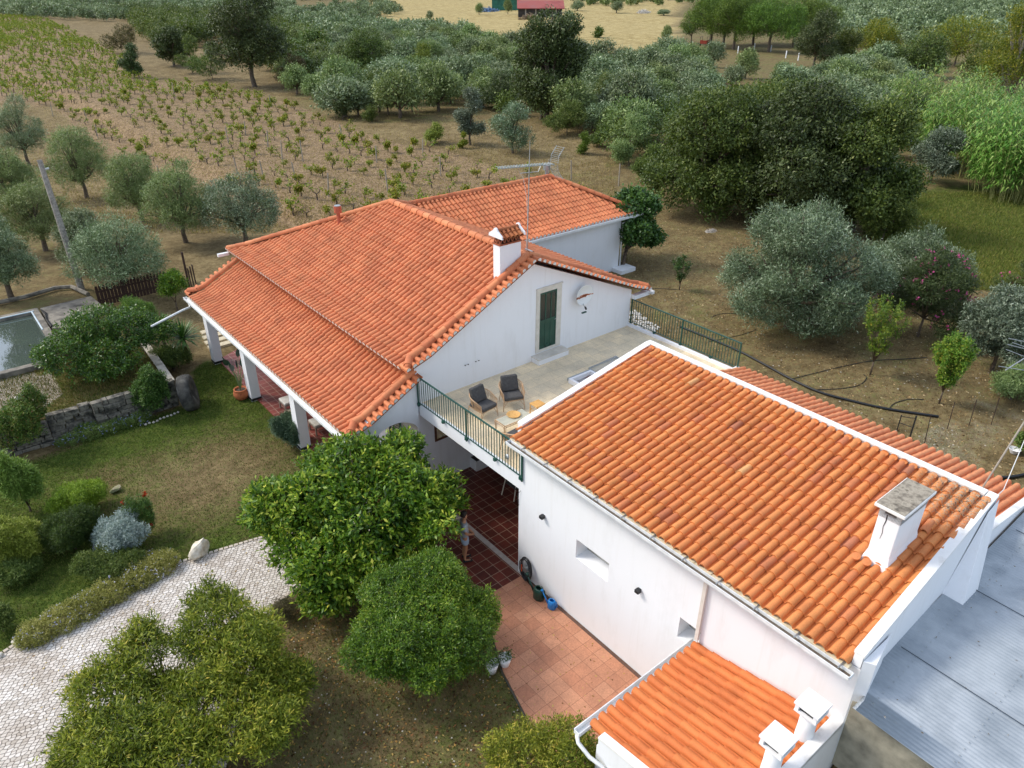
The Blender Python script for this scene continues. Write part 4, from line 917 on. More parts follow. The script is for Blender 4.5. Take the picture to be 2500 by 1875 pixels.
t = m.build('lid', METAL, lid_of); g_, N, L, B = newmat('polycarbonate sheet'); B.inputs['Base Color'].default_value = c3('#c6cac6'); B.inputs['Alpha'].default_value = .35; B.inputs['Roughness'].default_value = .15
m = MB()
for p, q in zip(c_, c_[1:]+c_[:1]): m.quad(Vector(p)+Vector((0, 0, .02)), Vector(q)+Vector((0, 0, .02)), ap)
m.build('pane', g_, t)
# satellite dish
DISH = MB(); m, N, L, B = newmat('rusting dish'); co = N.new('ShaderNodeTexCoord').outputs['Object']
mp = N.new('ShaderNodeMapping'); mp.inputs['Scale'].default_value = (1.2, 1, 4.5); L.new(co, mp.inputs[0]); n = noise(N, L, mp.outputs[0], 2.3, 4, .6); sx = N.new('ShaderNodeSeparateXYZ'); L.new(co, sx.inputs[0])
band = mth(N, L, 'SUBTRACT', 1.0, mth(N, L, 'MULTIPLY', mth(N, L, 'ABSOLUTE', mth(N, L, 'SUBTRACT', sx.outputs['Z'], 5.27)), 5.5), True)
r = ramp(N, [c3('#dfe2e0'), c3('#dfe2e0'), c3('#b0622a'), c3('#6e2e18')], [0, .42, .47, .55]); L.new(mth(N, L, 'MULTIPLY', n.outputs[0], mth(N, L, 'ADD', mth(N, L, 'MULTIPLY', band, .75), .35)), r.inputs[0]); L.new(r.outputs[0], B.inputs['Base Color']); B.inputs['Roughness'].default_value = .5
t = thing('satellite_dish', 'white satellite dish with rust stains fixed to the gable wall beside the green door', 'satellite dish', (7.02, GY, 5.3))
o = MB().lathe((7.02, 4.84, 5.36), [(.02, .10), (.18, .085), (.30, .045), (.385, 0), (.395, 0), (.395, .008), (.30, .055), (.18, .095), (.02, .11)], 40, axis=(.05, 1, .05)).build('reflector', m, t, smooth=True)
MB().tube([(7.02, 5.1, 5.2), (7.02, 4.95, 5.22)], .03, 8).tube([(7.0, 4.9, 5.03), (6.88, 4.62, 4.92), (6.68, 4.42, 5.08)], .013, 6).build('arm', METAL, t)
MB().tube([(6.62, 4.36, 5.1), (6.74, 4.52, 5.08)], .035, 10).build('receiver', BLACK, t)
MB().box((6.62, 4.52, 4.86), (6.82, 4.58, 4.90)).build('bracket', GREEN, t)
# tv antenna on mast
t = thing('tv_antenna', 'long yagi television antenna on a steel mast above the house ridge', 'antenna', (5.0, 6.0, 6.85))
b = Vector((5.27, 6.0, 6.9)); tp = Vector((5.32, 6.0, 9.95))
MB().tube([b, tp, tp+Vector((.01, 0, .75))], [.022, .018, .006], 8).build('mast', METAL, t); MB().box((4.42, 5.6, 7.12), (5.26, 5.66, 7.14)).box((5.2, 5.6, 7.10), (5.26, 6.04, 7.14)).build('mast_bracket', METAL, t)
m = MB(); A0 = Vector((4.05, 6.0, 9.98)); A1 = Vector((6.42, 6.0, 9.80)); m.bar(A0, A1, .025); m.tube([(4.85, 6, 9.9), (4.92, 6, 9.72), (5.7, 6, 9.66), (5.82, 6, 9.84)], .012, 6); m.build('boom', METAL, t)
m = MB()
for k in range(19):
    p = A0+(A1-A0)*(k/19.5); m.bar(p+Vector((0, -.14, .05)), p+Vector((0, .14, .05)), .010); m.box(tuple(p-Vector((.02, .015, 0))), tuple(p+Vector((.02, .015, .06))))
m.build('directors', mat('antenna element', ['#c9cfd0', '#5f7e80'], 12, rough=.4), t)
m = MB()
for s in (-1, 1):
    for k in range(9):
        z = 9.83+s*(.06+.055*k); x = 6.40+.004*k*k; m.bar((x, -.22+6, z), (x, 6.22, z), .009)
    for y in (5.82, 6.18): m.tube([(6.40, y, 9.83+s*.02), (6.43, y, 9.83+s*.25), (6.66, y, 9.83+s*.52)], .01, 5)
m.build('reflector', METAL, t)
m = MB(); m.tube([(4.95, 5.99, 9.7), (5.05, 5.98, 9.55), (5.2, 5.97, 8.9), (5.26, 5.97, 8.0), (5.2, 5.97, 7.2)], .006, 5); m.build('cable', mat('white cable', ['#cfcfcb']), t)
# far right antenna
t = thing('tv_antenna', 'small television antenna cut off by the right edge of the photo, over the back roof', 'antenna', (9.6, -8.3, 3.6))
def L3(px, py, dep): d = ray(px, py); return CAM+d*dep
q0 = Vector((8.0, -8.35, 3.9)); q1 = Vector((9.45, -8.55, 6.55))
MB().tube([q0, q1, q1+(q1-q0)*.25], .022, 8).build('mast', mat('weathered pole', ['#8e8678', '#a89f90'], 8), t)
m = MB(); dep = (Vector((9.4, -8.0, 6.1))-CAM).dot(FW); W_ = lambda x, y, dd=0: L3(x, y, dep+dd)
m.bar(W_(2454, 904), W_(2560, 838, .1), .022)
for a, b_ in (((2438, 894), (2560, 913)), ((2462, 826), (2560, 846)), ((2460, 841), (2560, 866)), ((2456, 853), (2560, 893)), ((2472, 836), (2560, 868))): m.bar(W_(*a), W_(*b_), .013)
m.build('elements', METAL, t)
MB().tube([Vector((5.3, -9.2, 5.2)), Vector((5.9, -9.0, 4.9)), Vector((7.6, -8.9, 4.6)), Vector((9.2, -8.6, 5.4)), Vector((9.8, -8.4, 6.2))], .01, 5).build('cable', mat('white cable 2', ['#dcdcd8']), t)
# wall lamps, hanging lamp, hose coil, watering cans
for lab, y, z in (('black square wall lamp above the coiled hose end of the annex wall', -1.05, 2.72), ('black square wall lamp between the two slot windows', -4.46, 2.68)):
    t = thing('wall_lamp', lab, 'wall lamp', (0, y, z), 0, 'outdoor lamps on the annex wall'); MB().box((-.02, y-.045, z-.045), (-.001, y+.045, z+.045)).build('bracket', BLACK, t); MB().box((-.13, y-.06, z-.045), (-.021, y+.06, z+.045)).build('lamp_body', BLACK, t, bevel=.006)
t = thing('security_light', 'small oval outdoor light hanging on its cable by the railing end', 'light', (-.12, .35, 3.9)); MB().tube([(-.2, .12, 4.5), (-.13, .3, 4.2), (-.12, .35, 4.02)], .006, 5).build('cable', BLACK, t); MB().lathe((-.12, .35, 3.92), [(.03, -.03), (.075, -.02), (.08, .0), (.07, .03), (.02, .035)], 16, axis=(-1, .2, .1)).build('lamp_body', METAL, t, smooth=True)
MB().tube([(-.02, -.1, 3.0), (-.05, -.02, 2.85), (-.03, .02, 2.6), (-.01, -.02, 2.45)], .006, 5).build('cable', BLACK, t)
t = thing('garden_hose', 'black garden hose coiled on a wall hanger beside the watering cans', 'hose', (-.12, -.5, .5))
m = MB(); rq = random.Random(5)
for k in range(9):
    ry = .20+.015*(k % 4)+rq.uniform(-.01, .01); rz_ = .34+.02*(k % 3); dy = rq.uniform(-.03, .03)
    m.tube([(-.05-.014*k, -.48+dy+ry*math.sin(a), .50+rz_*math.cos(a)) for a in [2*math.pi*q/28 for q in range(29)]], .013, 6, cap=False)
m.tube([(-.1, -.62, .3), (-.14, -.62, .12), (-.12, -.7, .05)], .012, 6); m.build('coil', BLACK, t, smooth=True)
MB().tube([(-.02, -.48, .5), (-.16, -.48, .5)], .09, 12).build('hanger', METAL, t)
MB().tube([(-.17, -.36, .62), (-.2, -.40, .42)], .018, 8).build('nozzle', mat('orange nozzle', ['#c8502a'], rough=.4), t)
def can(label, colh, x, y, s, rz):
    mt = mat('plastic '+label[:5], [colh], rough=.35); t = thing('watering_can', label, 'watering can', (0, 0, 0), 0, 'plastic watering cans by the annex wall')
    MB().lathe((0, 0, 0), [(.13*s, 0), (.15*s, .02*s), (.145*s, .25*s), (.12*s, .32*s), (.08*s, .34*s), (.10*s, .30*s), (.12*s, .2*s)], 20, sx=1.0, sy=.8).build('body', mt, t, smooth=True, local=True)
    MB().tube([(.12*s, 0, .06*s), (.26*s, 0, .25*s), (.38*s, 0, .46*s)], [.035*s, .022*s, .018*s], 10).tube([(.37*s, 0, .44*s), (.42*s, 0, .53*s)], [.02*s, .05*s], 12).build('spout', mt, t, smooth=True, local=True)
    MB().tube([(-.14*s, 0, .08*s), (-.22*s, 0, .2*s), (-.18*s, 0, .36*s), (-.02*s, 0, .42*s), (.08*s, 0, .33*s)], .014*s, 8).build('handle', mt, t, smooth=True, local=True)
    t.location = (x, y, .05); t.rotation_euler = (0, 0, rz)
can('large dark green watering can under the coiled hose', '#123a30', -.26, -1.22, 1.15, R(95))
can('small bright blue watering can at the foot of the white wall', '#1878c0', -.22, -1.72, .85, R(100))
# garden tools leaning / posts by the small roof
t = thing('garden_bench', 'dark wooden bench end with two uprights between patio and small tiled roof', 'bench', (-1.0, -5.9, .05)); W2 = mat('dark weathered wood', ['#3a2e26', '#55463a'], 12)
MB().bar((-.55, -6.05, .05), (-.5, -5.88, 1.75), .07).build('upright', W2, t); MB().bar((-1.05, -6.1, .05), (-1.02, -5.85, 1.5), .07).build('upright', W2, t); MB().bar((-1.15, -5.95, .9), (-.5, -5.95, 1.0), .12, .04).build('seat', W2, t)
# folding chairs seen under the terrace
t = thing('folding_chair', 'pale legged folding chair in the shade under the terrace', 'chair', (2.0, 2.6, .035)); PL = mat('pale chair leg', ['#cfc8ba', '#b8b0a0'], 10)
for p in (((1.95, 2.58, .035), (2.25, 2.75, .9)), ((1.86, 3.12, .035), (2.2, 3.2, .9))): MB().bar(*p, .03).build('leg', PL, t)
for p in (((2.5, 2.6, .035), (2.25, 2.75, .9)), ((2.5, 3.1, .035), (2.2, 3.2, .9))): MB().bar(*p, .03).build('leg', PL, t)
MB().box((2.05, 2.62, .44), (2.45, 3.14, .47)).build('seat', CUSH, t)
# loungers under the porch
def lounger(label, x, y):
    t = thing('lounge_chair', label, 'lounge chair', (x, y, .05), 0, 'cushioned lounge chairs under the porch'); WD = mat('grey wood', ['#7b6e60', '#94877a'], 12)
    MB().box((-.3, -.3, .3), (.35, .3, .36)).build('frame', WD, t, local=True)
    for sx in (-.28, .32):
        for sy in (-.28, .28): MB().bar((sx, sy, 0), (sx, sy, .3), .05).build('leg', WD, t, local=True)
    MB().box((-.3, -.3, .361), (.36, .3, .45)).build('seat_cushion', mat('off-white cushion', ['#d5d2ca', '#c4c0b6'], 6), t, bevel=.03, local=True)
    MB().slab([(.3, -.27, .45), (.3, .27, .45), (.46, .27, .95), (.46, -.27, .95)], (.1, 0, 0)).build('back_cushion', mat('mustard cushion', ['#c79a54', '#b0853f'], 8), t, bevel=.03, local=True)
    m = MB(); m.box((-.75, -.2, .22), (-.45, .2, .26))
    for k in range(5): m.bar((-.75, -.2+.1*k, .1), (-.45, -.2+.1*k, .1), .03)
    for sx in (-.72, -.48): m.bar((sx, -.18, 0), (sx, .18, .24), .03)
    return t
lounger('lounge chair with white seat and mustard back cushion between the porch columns', -1.25, 12.85)
lounger('lounge chair half hidden behind the nearest porch column', -1.05, 10.6)
m = MB(); t = thing('slatted_side_table', 'low slatted folding table beside the lounge chair on the porch', 'table', (-1.45, 11.95, .05)); 
for k in range(7): m.box((-1.75+.085*k, 11.75, .38), (-1.69+.085*k, 12.2, .40))
m.build('tabletop', mat('bleached wood', ['#b3a68f', '#9a8d78'], 10), t)
for a, b_ in (((-1.72, 11.78, .05), (-1.2, 11.78, .38)), ((-1.2, 11.78, .05), (-1.72, 11.78, .38)), ((-1.72, 12.16, .05), (-1.2, 12.16, .38)), ((-1.2, 12.16, .05), (-1.72, 12.16, .38))): MB().bar(a, b_, .03).build('leg', PL, t)
# potted strelitzia
POTM = mat('terracotta pot', ['#a85a34', '#bd6c42', '#934b2a'], 10, rough=.8)
t = thing('potted_plant', 'bird of paradise plant in a round terracotta pot by the middle porch column', 'potted plant', (-2.42, 14.9, 0))
MB().lathe((-2.42, 14.9, 0), [(.17, 0), (.25, .08), (.31, .22), (.30, .34), (.25, .42), (.27, .44), (.27, .47), (.22, .47), (.22, .40)], 26).build('pot', POTM, t, smooth=True)
MB().tube([(-2.42, 14.9, .38), (-2.42, 14.9, .41)], .22, 16).build('soil', mat('potting soil', ['#3a2e24', '#54463a'], 20), t)
V = []; m = MB(); lf = MB(); rq = random.Random(8)
for k in range(11):
    a = rq.uniform(0, 6.28); tl = rq.uniform(.12, .5); h = rq.uniform(.9, 1.75); p0 = Vector((-2.42, 14.9, .4)); p1 = p0+Vector((math.cos(a)*tl*.4, math.sin(a)*tl*.4, h*.5)); p2 = p0+Vector((math.cos(a)*tl, math.sin(a)*tl, h*.8))
    m.tube([p0, p1, p2], [.014, .012, .008], 5); d = (p2-p1).normalized(); s_ = d.cross(Vector((math.cos(a+1), math.sin(a+1), .2))).normalized(); L_ = rq.uniform(.35, .5)
    pr = [(0, 0), (.25, .085), (.55, .1), (.8, .07), (1, 0)]
    for (t0, w0), (t1, w1) in zip(pr[:-1], pr[1:]): lf.quad(p2+d*L_*t0-s_*w0, p2+d*L_*t0+s_*w0, p2+d*L_*t1+s_*w1, p2+d*L_*t1-s_*w1)
m.build('stems', mat('stem green', ['#7c8c5a', '#68784a'], 8), t); lf.build('leaves', mat('dark glossy leaf', ['#20382a', '#2f4a36'], 6, rough=.35), t)
# two white pots by the patio edge
for k, (lab, x, y) in enumerate((('white tapering planter with seedlings at the patio kerb', -2.42, -2.42), ('white planter lower down, nearly hidden by the mandarin tree', -2.78, -2.36))):
    t = thing('planter', lab, 'planter', (x, y, .0), 0, 'white planters by the patio'); MB().lathe((0, 0, 0), [(.09, 0), (.14, .2), (.17, .34), (.15, .34), (.13, .28)], 16).build('pot', WHITE, t, smooth=True, local=True)
    crown('leaves', [(0, 0, .42, .17, .17, .14)], 60, 5, .06, .04, FIG, t, seed=k, low=-.2)

# ------------------------------------------------------------------ front citrus trees
tree('lemon_tree', 'large glossy lemon tree in front of the porch arch, hiding part of the white driveway', 'tree', (-3.15, 3.0, 0),
     [(-1.9, 1.5, 2.0, 1.05, 1.05, .95), (-1.1, .6, 2.5, 1.2, 1.15, 1.0), (.1, .7, 2.9, 1.25, 1.2, .95), (1.1, .3, 2.75, 1.1, 1.1, .9), (.9, -.9, 2.35, 1.15, 1.0, .9), (-.4, -.6, 2.3, 1.3, 1.2, 1.0), (-1.6, -.7, 1.6, 1.0, 1.05, .9), (-1.9, .5, 1.5, .9, .9, .85), (0, 0, 2.2, 1.4, 1.3, 1.1), (-1.3, -.1, 1.0, .9, .9, .8), (-.7, -1.3, 1.3, .9, .9, .9), (.5, -1.3, 1.5, .9, .8, .8), (-1.7, -1.3, 1.1, .7, .7, .6), (1.6, -.55, 2.0, .8, .8, .75), (-.2, 1.5, 2.6, 1.1, 1.0, .9), (-2.0, -1.0, .8, .7, .7, .55), (1.9, -1.15, 2.2, .75, .75, .65), (1.1, -2.2, 2.3, .5, .5, .4)],
     CITRUS, 101, r0=.13, ncl=6600, nlf=10, leaf=.15, rc=.12, aspect=.42, spread=.85, up=.4, lump=.34, low=-.55, shell=.72, inner=.16)
tree('mandarin_tree', 'dense round mandarin tree between the brown lawn and the terracotta patio', 'tree', (-4.1, -1.2, 0),
     [(0, 0, 1.6, 1.35, 1.35, 1.15), (.75, .5, 1.85, 1.0, .95, .85), (-.8, .2, 1.5, 1.05, 1.0, .9), (.1, -.8, 1.3, 1.1, .95, .85), (1.1, -.1, 1.3, .85, .9, .8), (-.2, .8, 1.9, 1.0, .9, .8), (1.15, .75, 1.75, .65, .65, .7)],
     CITRUS2, 102, r0=.1, ncl=8200, nlf=13, leaf=.078, rc=.09, aspect=.3, spread=.9, up=.45, lump=.2, low=-.8, shell=.78, inner=.14)
tree('medlar_tree', 'large airy yellow-green tree in the lower left corner with gaps showing white cobbles', 'tree', (-9.2, .35, 0),
     [(-1.25, .9, 1.75, .85, .85, .55), (-.25, 1.45, 1.95, .62, .62, .42), (1.2, 1.0, 2.1, .95, 1.0, .6), (1.35, -.1, 1.9, 1.05, 1.0, .65), (.35, -.6, 1.6, .95, .9, .6), (-.1, .35, 1.35, .8, .7, .5), (-1.2, -.3, 1.6, 1.0, 1.0, .65), (-1.9, .3, 1.2, .75, .75, .5), (-.6, -1.4, 1.45, 1.0, .95, .6), (.9, -1.4, 1.4, 1.0, .95, .6), (1.9, -.8, 1.2, .75, .85, .6), (-1.6, -1.3, 1.0, .85, .85, .5), (1.7, .7, 1.25, .7, .7, .55)],
     MEDL, 103, r0=.07, ncl=8200, nlf=13, leaf=.115, rc=.13, aspect=.25, spread=.85, up=.5, lump=.3, low=-.6, shell=.7, inner=.18)
tree('bushy_tree', 'yellow-tipped citrus bush cut by the bottom edge beside the small roof gutter', 'tree', (-4.15, -5.35, 0),
     [(0, 0, 1.0, .95, .9, .85), (.75, -.3, 1.25, .7, .7, .7), (-.7, -.2, .9, .7, .7, .65), (.4, -.9, 1.4, .75, .7, .7)], MEDL, 104, r0=.07, ncl=2300, nlf=12, leaf=.09, rc=.1, aspect=.24, up=.5, low=-.8, lump=.25)
# ------------------------------------------------------------------ garden shrubs on the lawn
def shrub(name, label, px, py, wpx, hpx, mt, seed, ncl, leaf, nlf=9, aspect=.3, up=.6, cat='shrub', group=None, n=4, z0=.5, flat=.9, extra=None, rc=.07, droop=0., **k):
    p = G(px, py); s = pxm(p); R_ = wpx/s/2; H = hpx/s/.9
    bl = [(0, 0, H*z0, R_*.72, R_*.72, H*.48)]+[(R_*.5*math.cos(6.28*i/n+seed), R_*.5*math.sin(6.28*i/n+seed), H*(z0-.08+.12*((i*7) % 3)), R_*.48, R_*.48, H*.42) for i in range(n)]
    t = tree(name, label, cat, p, bl, mt, seed, r0=.03, group=group, ncl=ncl, nlf=nlf, leaf=leaf, rc=rc, aspect=aspect, up=up, low=-.35, crownname='foliage', fork=.2, tw=1, droop=droop, **k)
    if extra: crown(extra[0], bl, extra[2], extra[3], extra[4], extra[5], extra[1], t, seed=seed+1, up=.8, low=.05, shell=.96, inner=0., aspect=.8)
    return t
shrub('rosemary_bush', 'round dark rosemary bush on bare soil by the nearest porch column', 712, 1085, 82, 75, leafmat('rosemary', ['#2f4630', '#456048', '#5f7a5e', '#7b937a'], .1, .6, .3), 201, 3800, .09, aspect=.16, up=.9)
shrub('tall_shrub', 'feathery bright green willow-leaved shrub at the left edge above the rounded bushes', 75, 1248, 95, 150, leafmat('feathery', ['#4f6d2a', '#6b8a3a', '#8ba84e', '#a9bf66'], .3, .5, .3), 202, 1500, .15, aspect=.16, up=1.4, nlf=12)
shrub('round_shrub', 'rounded lime-green shrub, topmost of the island bed', 205, 1252, 138, 80, leafmat('lime', ['#4a6616', '#65861c', '#86a22a', '#a3b83a'], .25, .5, .3), 203, 3800, .07, aspect=.22, up=.9)
shrub('dark_shrub', 'spreading dark green heather-like shrub in the middle of the island bed', 185, 1340, 140, 100, leafmat('heath', ['#1c3010', '#2c4618', '#3f5a20', '#5a7430'], .2, .6, .3), 204, 4200, .08, aspect=.2, up=.9)
shrub('silver_shrub', 'silvery grey-blue lavender-cotton mound beside the red-flowered plant', 305, 1345, 132, 86, SILVER, 205, 3200, .07, aspect=.26, up=.9)
shrub('red_flowering_shrub', 'upright shrub with dark red flower heads at the right of the island bed', 358, 1308, 72, 98, leafmat('pomegranate green', ['#2a3f16', '#3f5820', '#58702e', '#6f7c3a'], .2, .5, .3), 206, 800, .08, aspect=.22, up=1.8, n=3, extra=('flowers', REDF, 11, 45, .05, .035))
shrub('low_shrub', 'low trailing dark green shrub along the lower rim of the island bed', 278, 1398, 155, 56, SCRUB, 207, 3000, .08, aspect=.22, up=.6)
shrub('yellow_shrub', 'loose yellow-green flowering shrub at the left edge of the island bed', 52, 1372, 140, 115, leafmat('rue', ['#56611c', '#737c28', '#949a3c', '#b4b25a'], .25, .5, .3), 208, 4200, .09, aspect=.2, up=1.)
shrub('small_shrub', 'low olive-green shrub with a hollow log at the far left of the lawn', 50, 1415, 110, 50, SCRUB, 209, 1600, .09, aspect=.2)
def rock(name, label, px, py, wpx, hpx, cols, seed, cat='rock'):
    p = G(px, py); s = pxm(p); bm = bmesh.new(); bmesh.ops.create_icosphere(bm, subdivisions=3, radius=1); rg = random.Random(seed)
    ax = [(Vector((rg.gauss(0, 1), rg.gauss(0, 1), rg.gauss(0, 1))).normalized(), rg.uniform(.38, .85)) for _ in range(13)]
    for v in bm.verts:
        d = v.co.normalized(); r = 1
        for a, h in ax:
            q = d.dot(a)
            if q > .1: r = min(r, h/q)
        v.co = d*(r*.9+rg.uniform(-.02, .02)); v.co.x *= wpx/s/2; v.co.y *= wpx/s/2.6; v.co.z = v.co.z*hpx/s/2+hpx/s*.3
    me = bpy.data.meshes.new(name); bm.to_mesh(me); bm.free(); me.materials.append(mat(label[:12], cols, 5, rough=.9, bump=.6, bdist=.02)); o = bpy.data.objects.new(name, me); COL.objects.link(o); o.location = p; o.rotation_euler = (0, 0, .8)
    return tag(o, label, cat)
rock('boulder', 'pale limestone boulder on the lawn edge above the driveway', 492, 1352, 82, 58, ['#b9a88c', '#d8cdb8', '#e8e2d4'], 3)
rock('boulder', 'blue-grey rock below the silver mound', 244, 1348, 62, 34, ['#8d919a', '#b5b8c0'], 4)
rock('boulder', 'holed white rock at the far left end of the flower border', 48, 1572, 44, 30, ['#cfc6b4', '#e6e0d2'], 5)
rock('boulder', 'small white stone cut by the left edge under the flower border', 4, 1605, 24, 24, ['#c4bcae', '#dcd6ca'], 6)
rock('boulder', 'white stone on the gravel beside the water tank', 42, 978, 26, 16, ['#b5aca0', '#cfc8bc'], 7)
rock('succulent_clump', 'small clump of succulents ringed with pebbles right of the rounded lime shrub', 283, 1200, 42, 22, ['#6e7a4a', '#8b8568', '#a9a08e'], 8, 'plant')
# flowering border along the driveway (ground cover)
bl = []
for px, py, r_ in ((90, 1560, .42), (150, 1525, .5), (215, 1490, .5), (275, 1455, .5), (330, 1420, .55), (385, 1390, .55)):
    p = G(px, py); bl.append((p.x, p.y, .12, r_*1.1, r_, .34))
o = crown('flower_border', bl, 5200, 10, .06, .06, leafmat('border green', ['#5a6428', '#8a9042', '#b4b460', '#d8d288'], .25, .6, .3), None, seed=230, up=.8, low=0., aspect=.25, local=True); tag(o, 'low border of yellow-green daisies following the curve of the white driveway', 'flower border', kind='stuff')
o = crown('border_flowers', bl, 330, 3, .04, .03, LAV, None, seed=231, up=.8, low=.1, aspect=.8, shell=.98, inner=0, local=True); tag(o, 'tiny pale lilac daisies scattered over the border beside the driveway', 'flowers', kind='stuff')
shrub('hedge_clump', 'dark green clump at the left edge behind the holed white rock', 12, 1540, 60, 70, SCRUB, 232, 900, .07)
shrub('dry_shrub', 'dark brownish low shrub at the corner of the driveway under the lemon tree', 700, 1510, 70, 55, leafmat('heather', ['#3a3826', '#524c34', '#6b6248'], .1, .6, .2), 233, 900, .05, aspect=.15)

# ------------------------------------------------------------------ stone garden wall, millstone, tank
STN = mat('grey garden stone', ['#2e2d29', '#55524a', '#857f72', '#6a6558'], 4, rough=.95, bump=.7, bdist=.02)
t = thing('stone_retaining_wall', 'dry stone retaining wall with a stepped gap holding back the raised garden by the lawn', 'wall', (-8, 16.3, 0))
rq = random.Random(12)
def stones(x0, x1, y, z0, z1, nrm=(0, -1)):
    m = MB(); z = z0
    while z < z1:
        h = rq.uniform(.10, .24); x = x0
        while x < x1:
            w_ = rq.uniform(.18, .6); d = rq.uniform(-.03, .08); j = lambda: rq.uniform(-.018, .018); xe = min(x1, x+w_)
            m.slab([(x+.012+j(), y-d, z+j()), (xe-.012+j(), y-d+j(), z+j()), (xe-.015+j(), y-d+j(), z+h-.02+j()), (x+.015+j(), y-d, z+h-.015+j())], (0, .28, 0)); x += w_
        z += h
    return m
stones(-13, -9.1, 16.0, 0, .80).build('stone_courses', STN, t, bevel=.014); stones(-7.6, -4.6, 15.95, 0, .98).build('stone_courses', STN, t, bevel=.014); stones(-9.1, -7.6, 16.22, .1, .88).build('stone_courses', STN, t, bevel=.014)
MB().box((-9.1, 15.72, 0), (-7.6, 16.14, .2)).build('ledge', STN, t, bevel=.03)
MB().box((-13, 16.3, -.1), (-9.1, 16.6, .85)).box((-9.1, 16.75, -.1), (-7.6, 17.0, .88)).box((-7.6, 16.28, -.1), (-4.62, 16.6, .95)).build('wall_core', STN, t)
t = thing('garden_wall', 'low weathered wall with pale coping running from the millstone towards the water tank', 'wall', (-4.6, 19.5, 0))
MB().slab([(-4.75, 16.35, -.1), (-4.5, 16.35, -.1), (-4.2, 22.6, -.1), (-4.45, 22.6, -.1)], (0, 0, 1.02)).build('wall', STN, t); MB().slab([(-4.78, 16.35, .921), (-4.47, 16.35, .921), (-4.17, 22.6, .921), (-4.48, 22.6, .921)], (0, 0, .06)).build('coping', mat('grey white coping', ['#8b8578', '#b0aa9c', '#c6c0b2'], 4, bump=.3), t)
t = thing('millstone', 'big old millstone standing on edge against the stone wall', 'millstone', (-4.3, 15.5, 0))
MB().lathe((-4.5, 15.62, .62), [(.14, 0), (.62, 0), (.72, .05), (.75, .25), (.71, .46), (.56, .5), (.2, .42), (.12, .25)], 36, axis=(.9, -.38, .16)).build('stone', mat('dark millstone', ['#242321', '#42413d', '#66645d'], 3.5, bump=.6, rough=.9), t, smooth=True)
rq = random.Random(2); m = MB()
for k in range(10): x = -6.1+k*.14; y = 15.18+.02*k+rq.uniform(-.04, .04); m.lathe((x, y, .01), [(.04, 0), (.06, .03), (.03, .07)], 6)
tag(m.build('edging_pebbles', mat('pebble edge', ['#a59f92', '#cbc5b8'], 8)), 'short row of pale pebbles edging the bed at the foot of the millstone', 'pebbles', kind='stuff')
CONC = mat('old concrete', ['#4a463f', '#736d63', '#8d8679', '#5f5a51'], 1.8, rough=.95, bump=.5)
t = thing('water_tank', 'rectangular concrete irrigation tank full of still dark water', 'water tank', (-9, 24, .9))
A_ = [AT(79, 764, 1.1), AT(142, 873, 1.1)]; ix = (A_[0].x+A_[1].x)/2; yN = A_[0].y; yS = A_[1].y
m = MB(); T_ = .32
m.box((-22, yS-T_, .2), (ix+T_, yS, 1.15)); m.box((-22, yN, .2), (ix+T_, yN+.45, 1.15)); m.box((ix, yS+.001, .2), (ix+T_, yN-.001, 1.15)); m.build('tank_rim', CONC, t, bevel=.02)
m = MB(); m.box((-22, yN-.02, 1.151), (ix+.1, yN+.05, 1.19)); m.box((ix-.02, yN-2.6, 1.151), (ix+.04, yN-.021, 1.19)); m.build('rim_strip', mat('pale blue strip', ['#a9bcc4', '#c6d2d6'], 5), t)
m_, N, L, B = newmat('tank water'); B.inputs['Base Color'].default_value = c3('#4a544c'); B.inputs['Roughness'].default_value = .04; B.inputs['Specular IOR Level'].default_value = 1.0; B.inputs['Coat Weight'].default_value = .5; co = N.new('ShaderNodeTexCoord').outputs['Object']; n = noise(N, L, co, 3, 2); bp = N.new('ShaderNodeBump'); bp.inputs['Strength'].default_value = .05; L.new(n.outputs[0], bp.inputs['Height']); L.new(bp.outputs[0], B.inputs['Normal'])
tag(MB().quad((-22, yS, 1.02), (ix, yS, 1.02), (ix, yN, 1.02), (-22, yN, 1.02)).build('water', m_), kind='structure')
t = thing('concrete_platform', 'cracked grey concrete slab roof beside the water tank', 'platform', (-6, 27, .9))
q = [AT(128, 800, 1.2), AT(98, 752, 1.2), AT(222, 722, 1.2), AT(250, 745, 1.2), AT(178, 800, 1.2)]
MB().slab([(p.x, p.y, .3) for p in q], (0, 0, .9)).build('slab', CONC, t, bevel=.02)
p0, p1 = AT(100, 756, 1.21), AT(127, 797, 1.21); m = MB(); m.tube([p0, p0.lerp(p1, .3)+Vector((.08, .05, 0)), p0.lerp(p1, .6)+Vector((-.03, 0, 0)), p1], [.03, .07, .05, .06], 5); m.build('crack', DARK, t)
# small kerb behind with dry grass bed
t = thing('raised_bed_edge', 'curved low stone edge of the dry bed behind the water tank', 'bed edge', (-7, 31, .9))
pts = [AT(-20, 742, 1.05), AT(60, 725, 1.05), AT(135, 703, 1.05), AT(175, 700, 1.05), AT(215, 718, 1.05)]; m = MB(); m.tube(pts, .11, 6); m.build('edge', CONC, t)
# utility pole
t = thing('utility_pole', 'bare leaning wooden utility pole among the olive trees on the left', 'utility pole', G(200, 708)); b = G(200, 708); dp = (b-CAM).dot(FW)-2.2; tp = CAM+ray(96, 390)*dp
MB().tube([b-Vector((0, 0, .2)), b.lerp(tp, .5), tp], [.17, .15, .12], 10).build('pole', mat('weathered grey wood', ['#6b645c', '#8c857b', '#a59e93'], 9, bump=.5), t); MB().tube([tp-Vector((0, .0, .5)), tp-Vector((-.3, 0, .45))], .05, 6).build('insulator', LIGHTG, t)
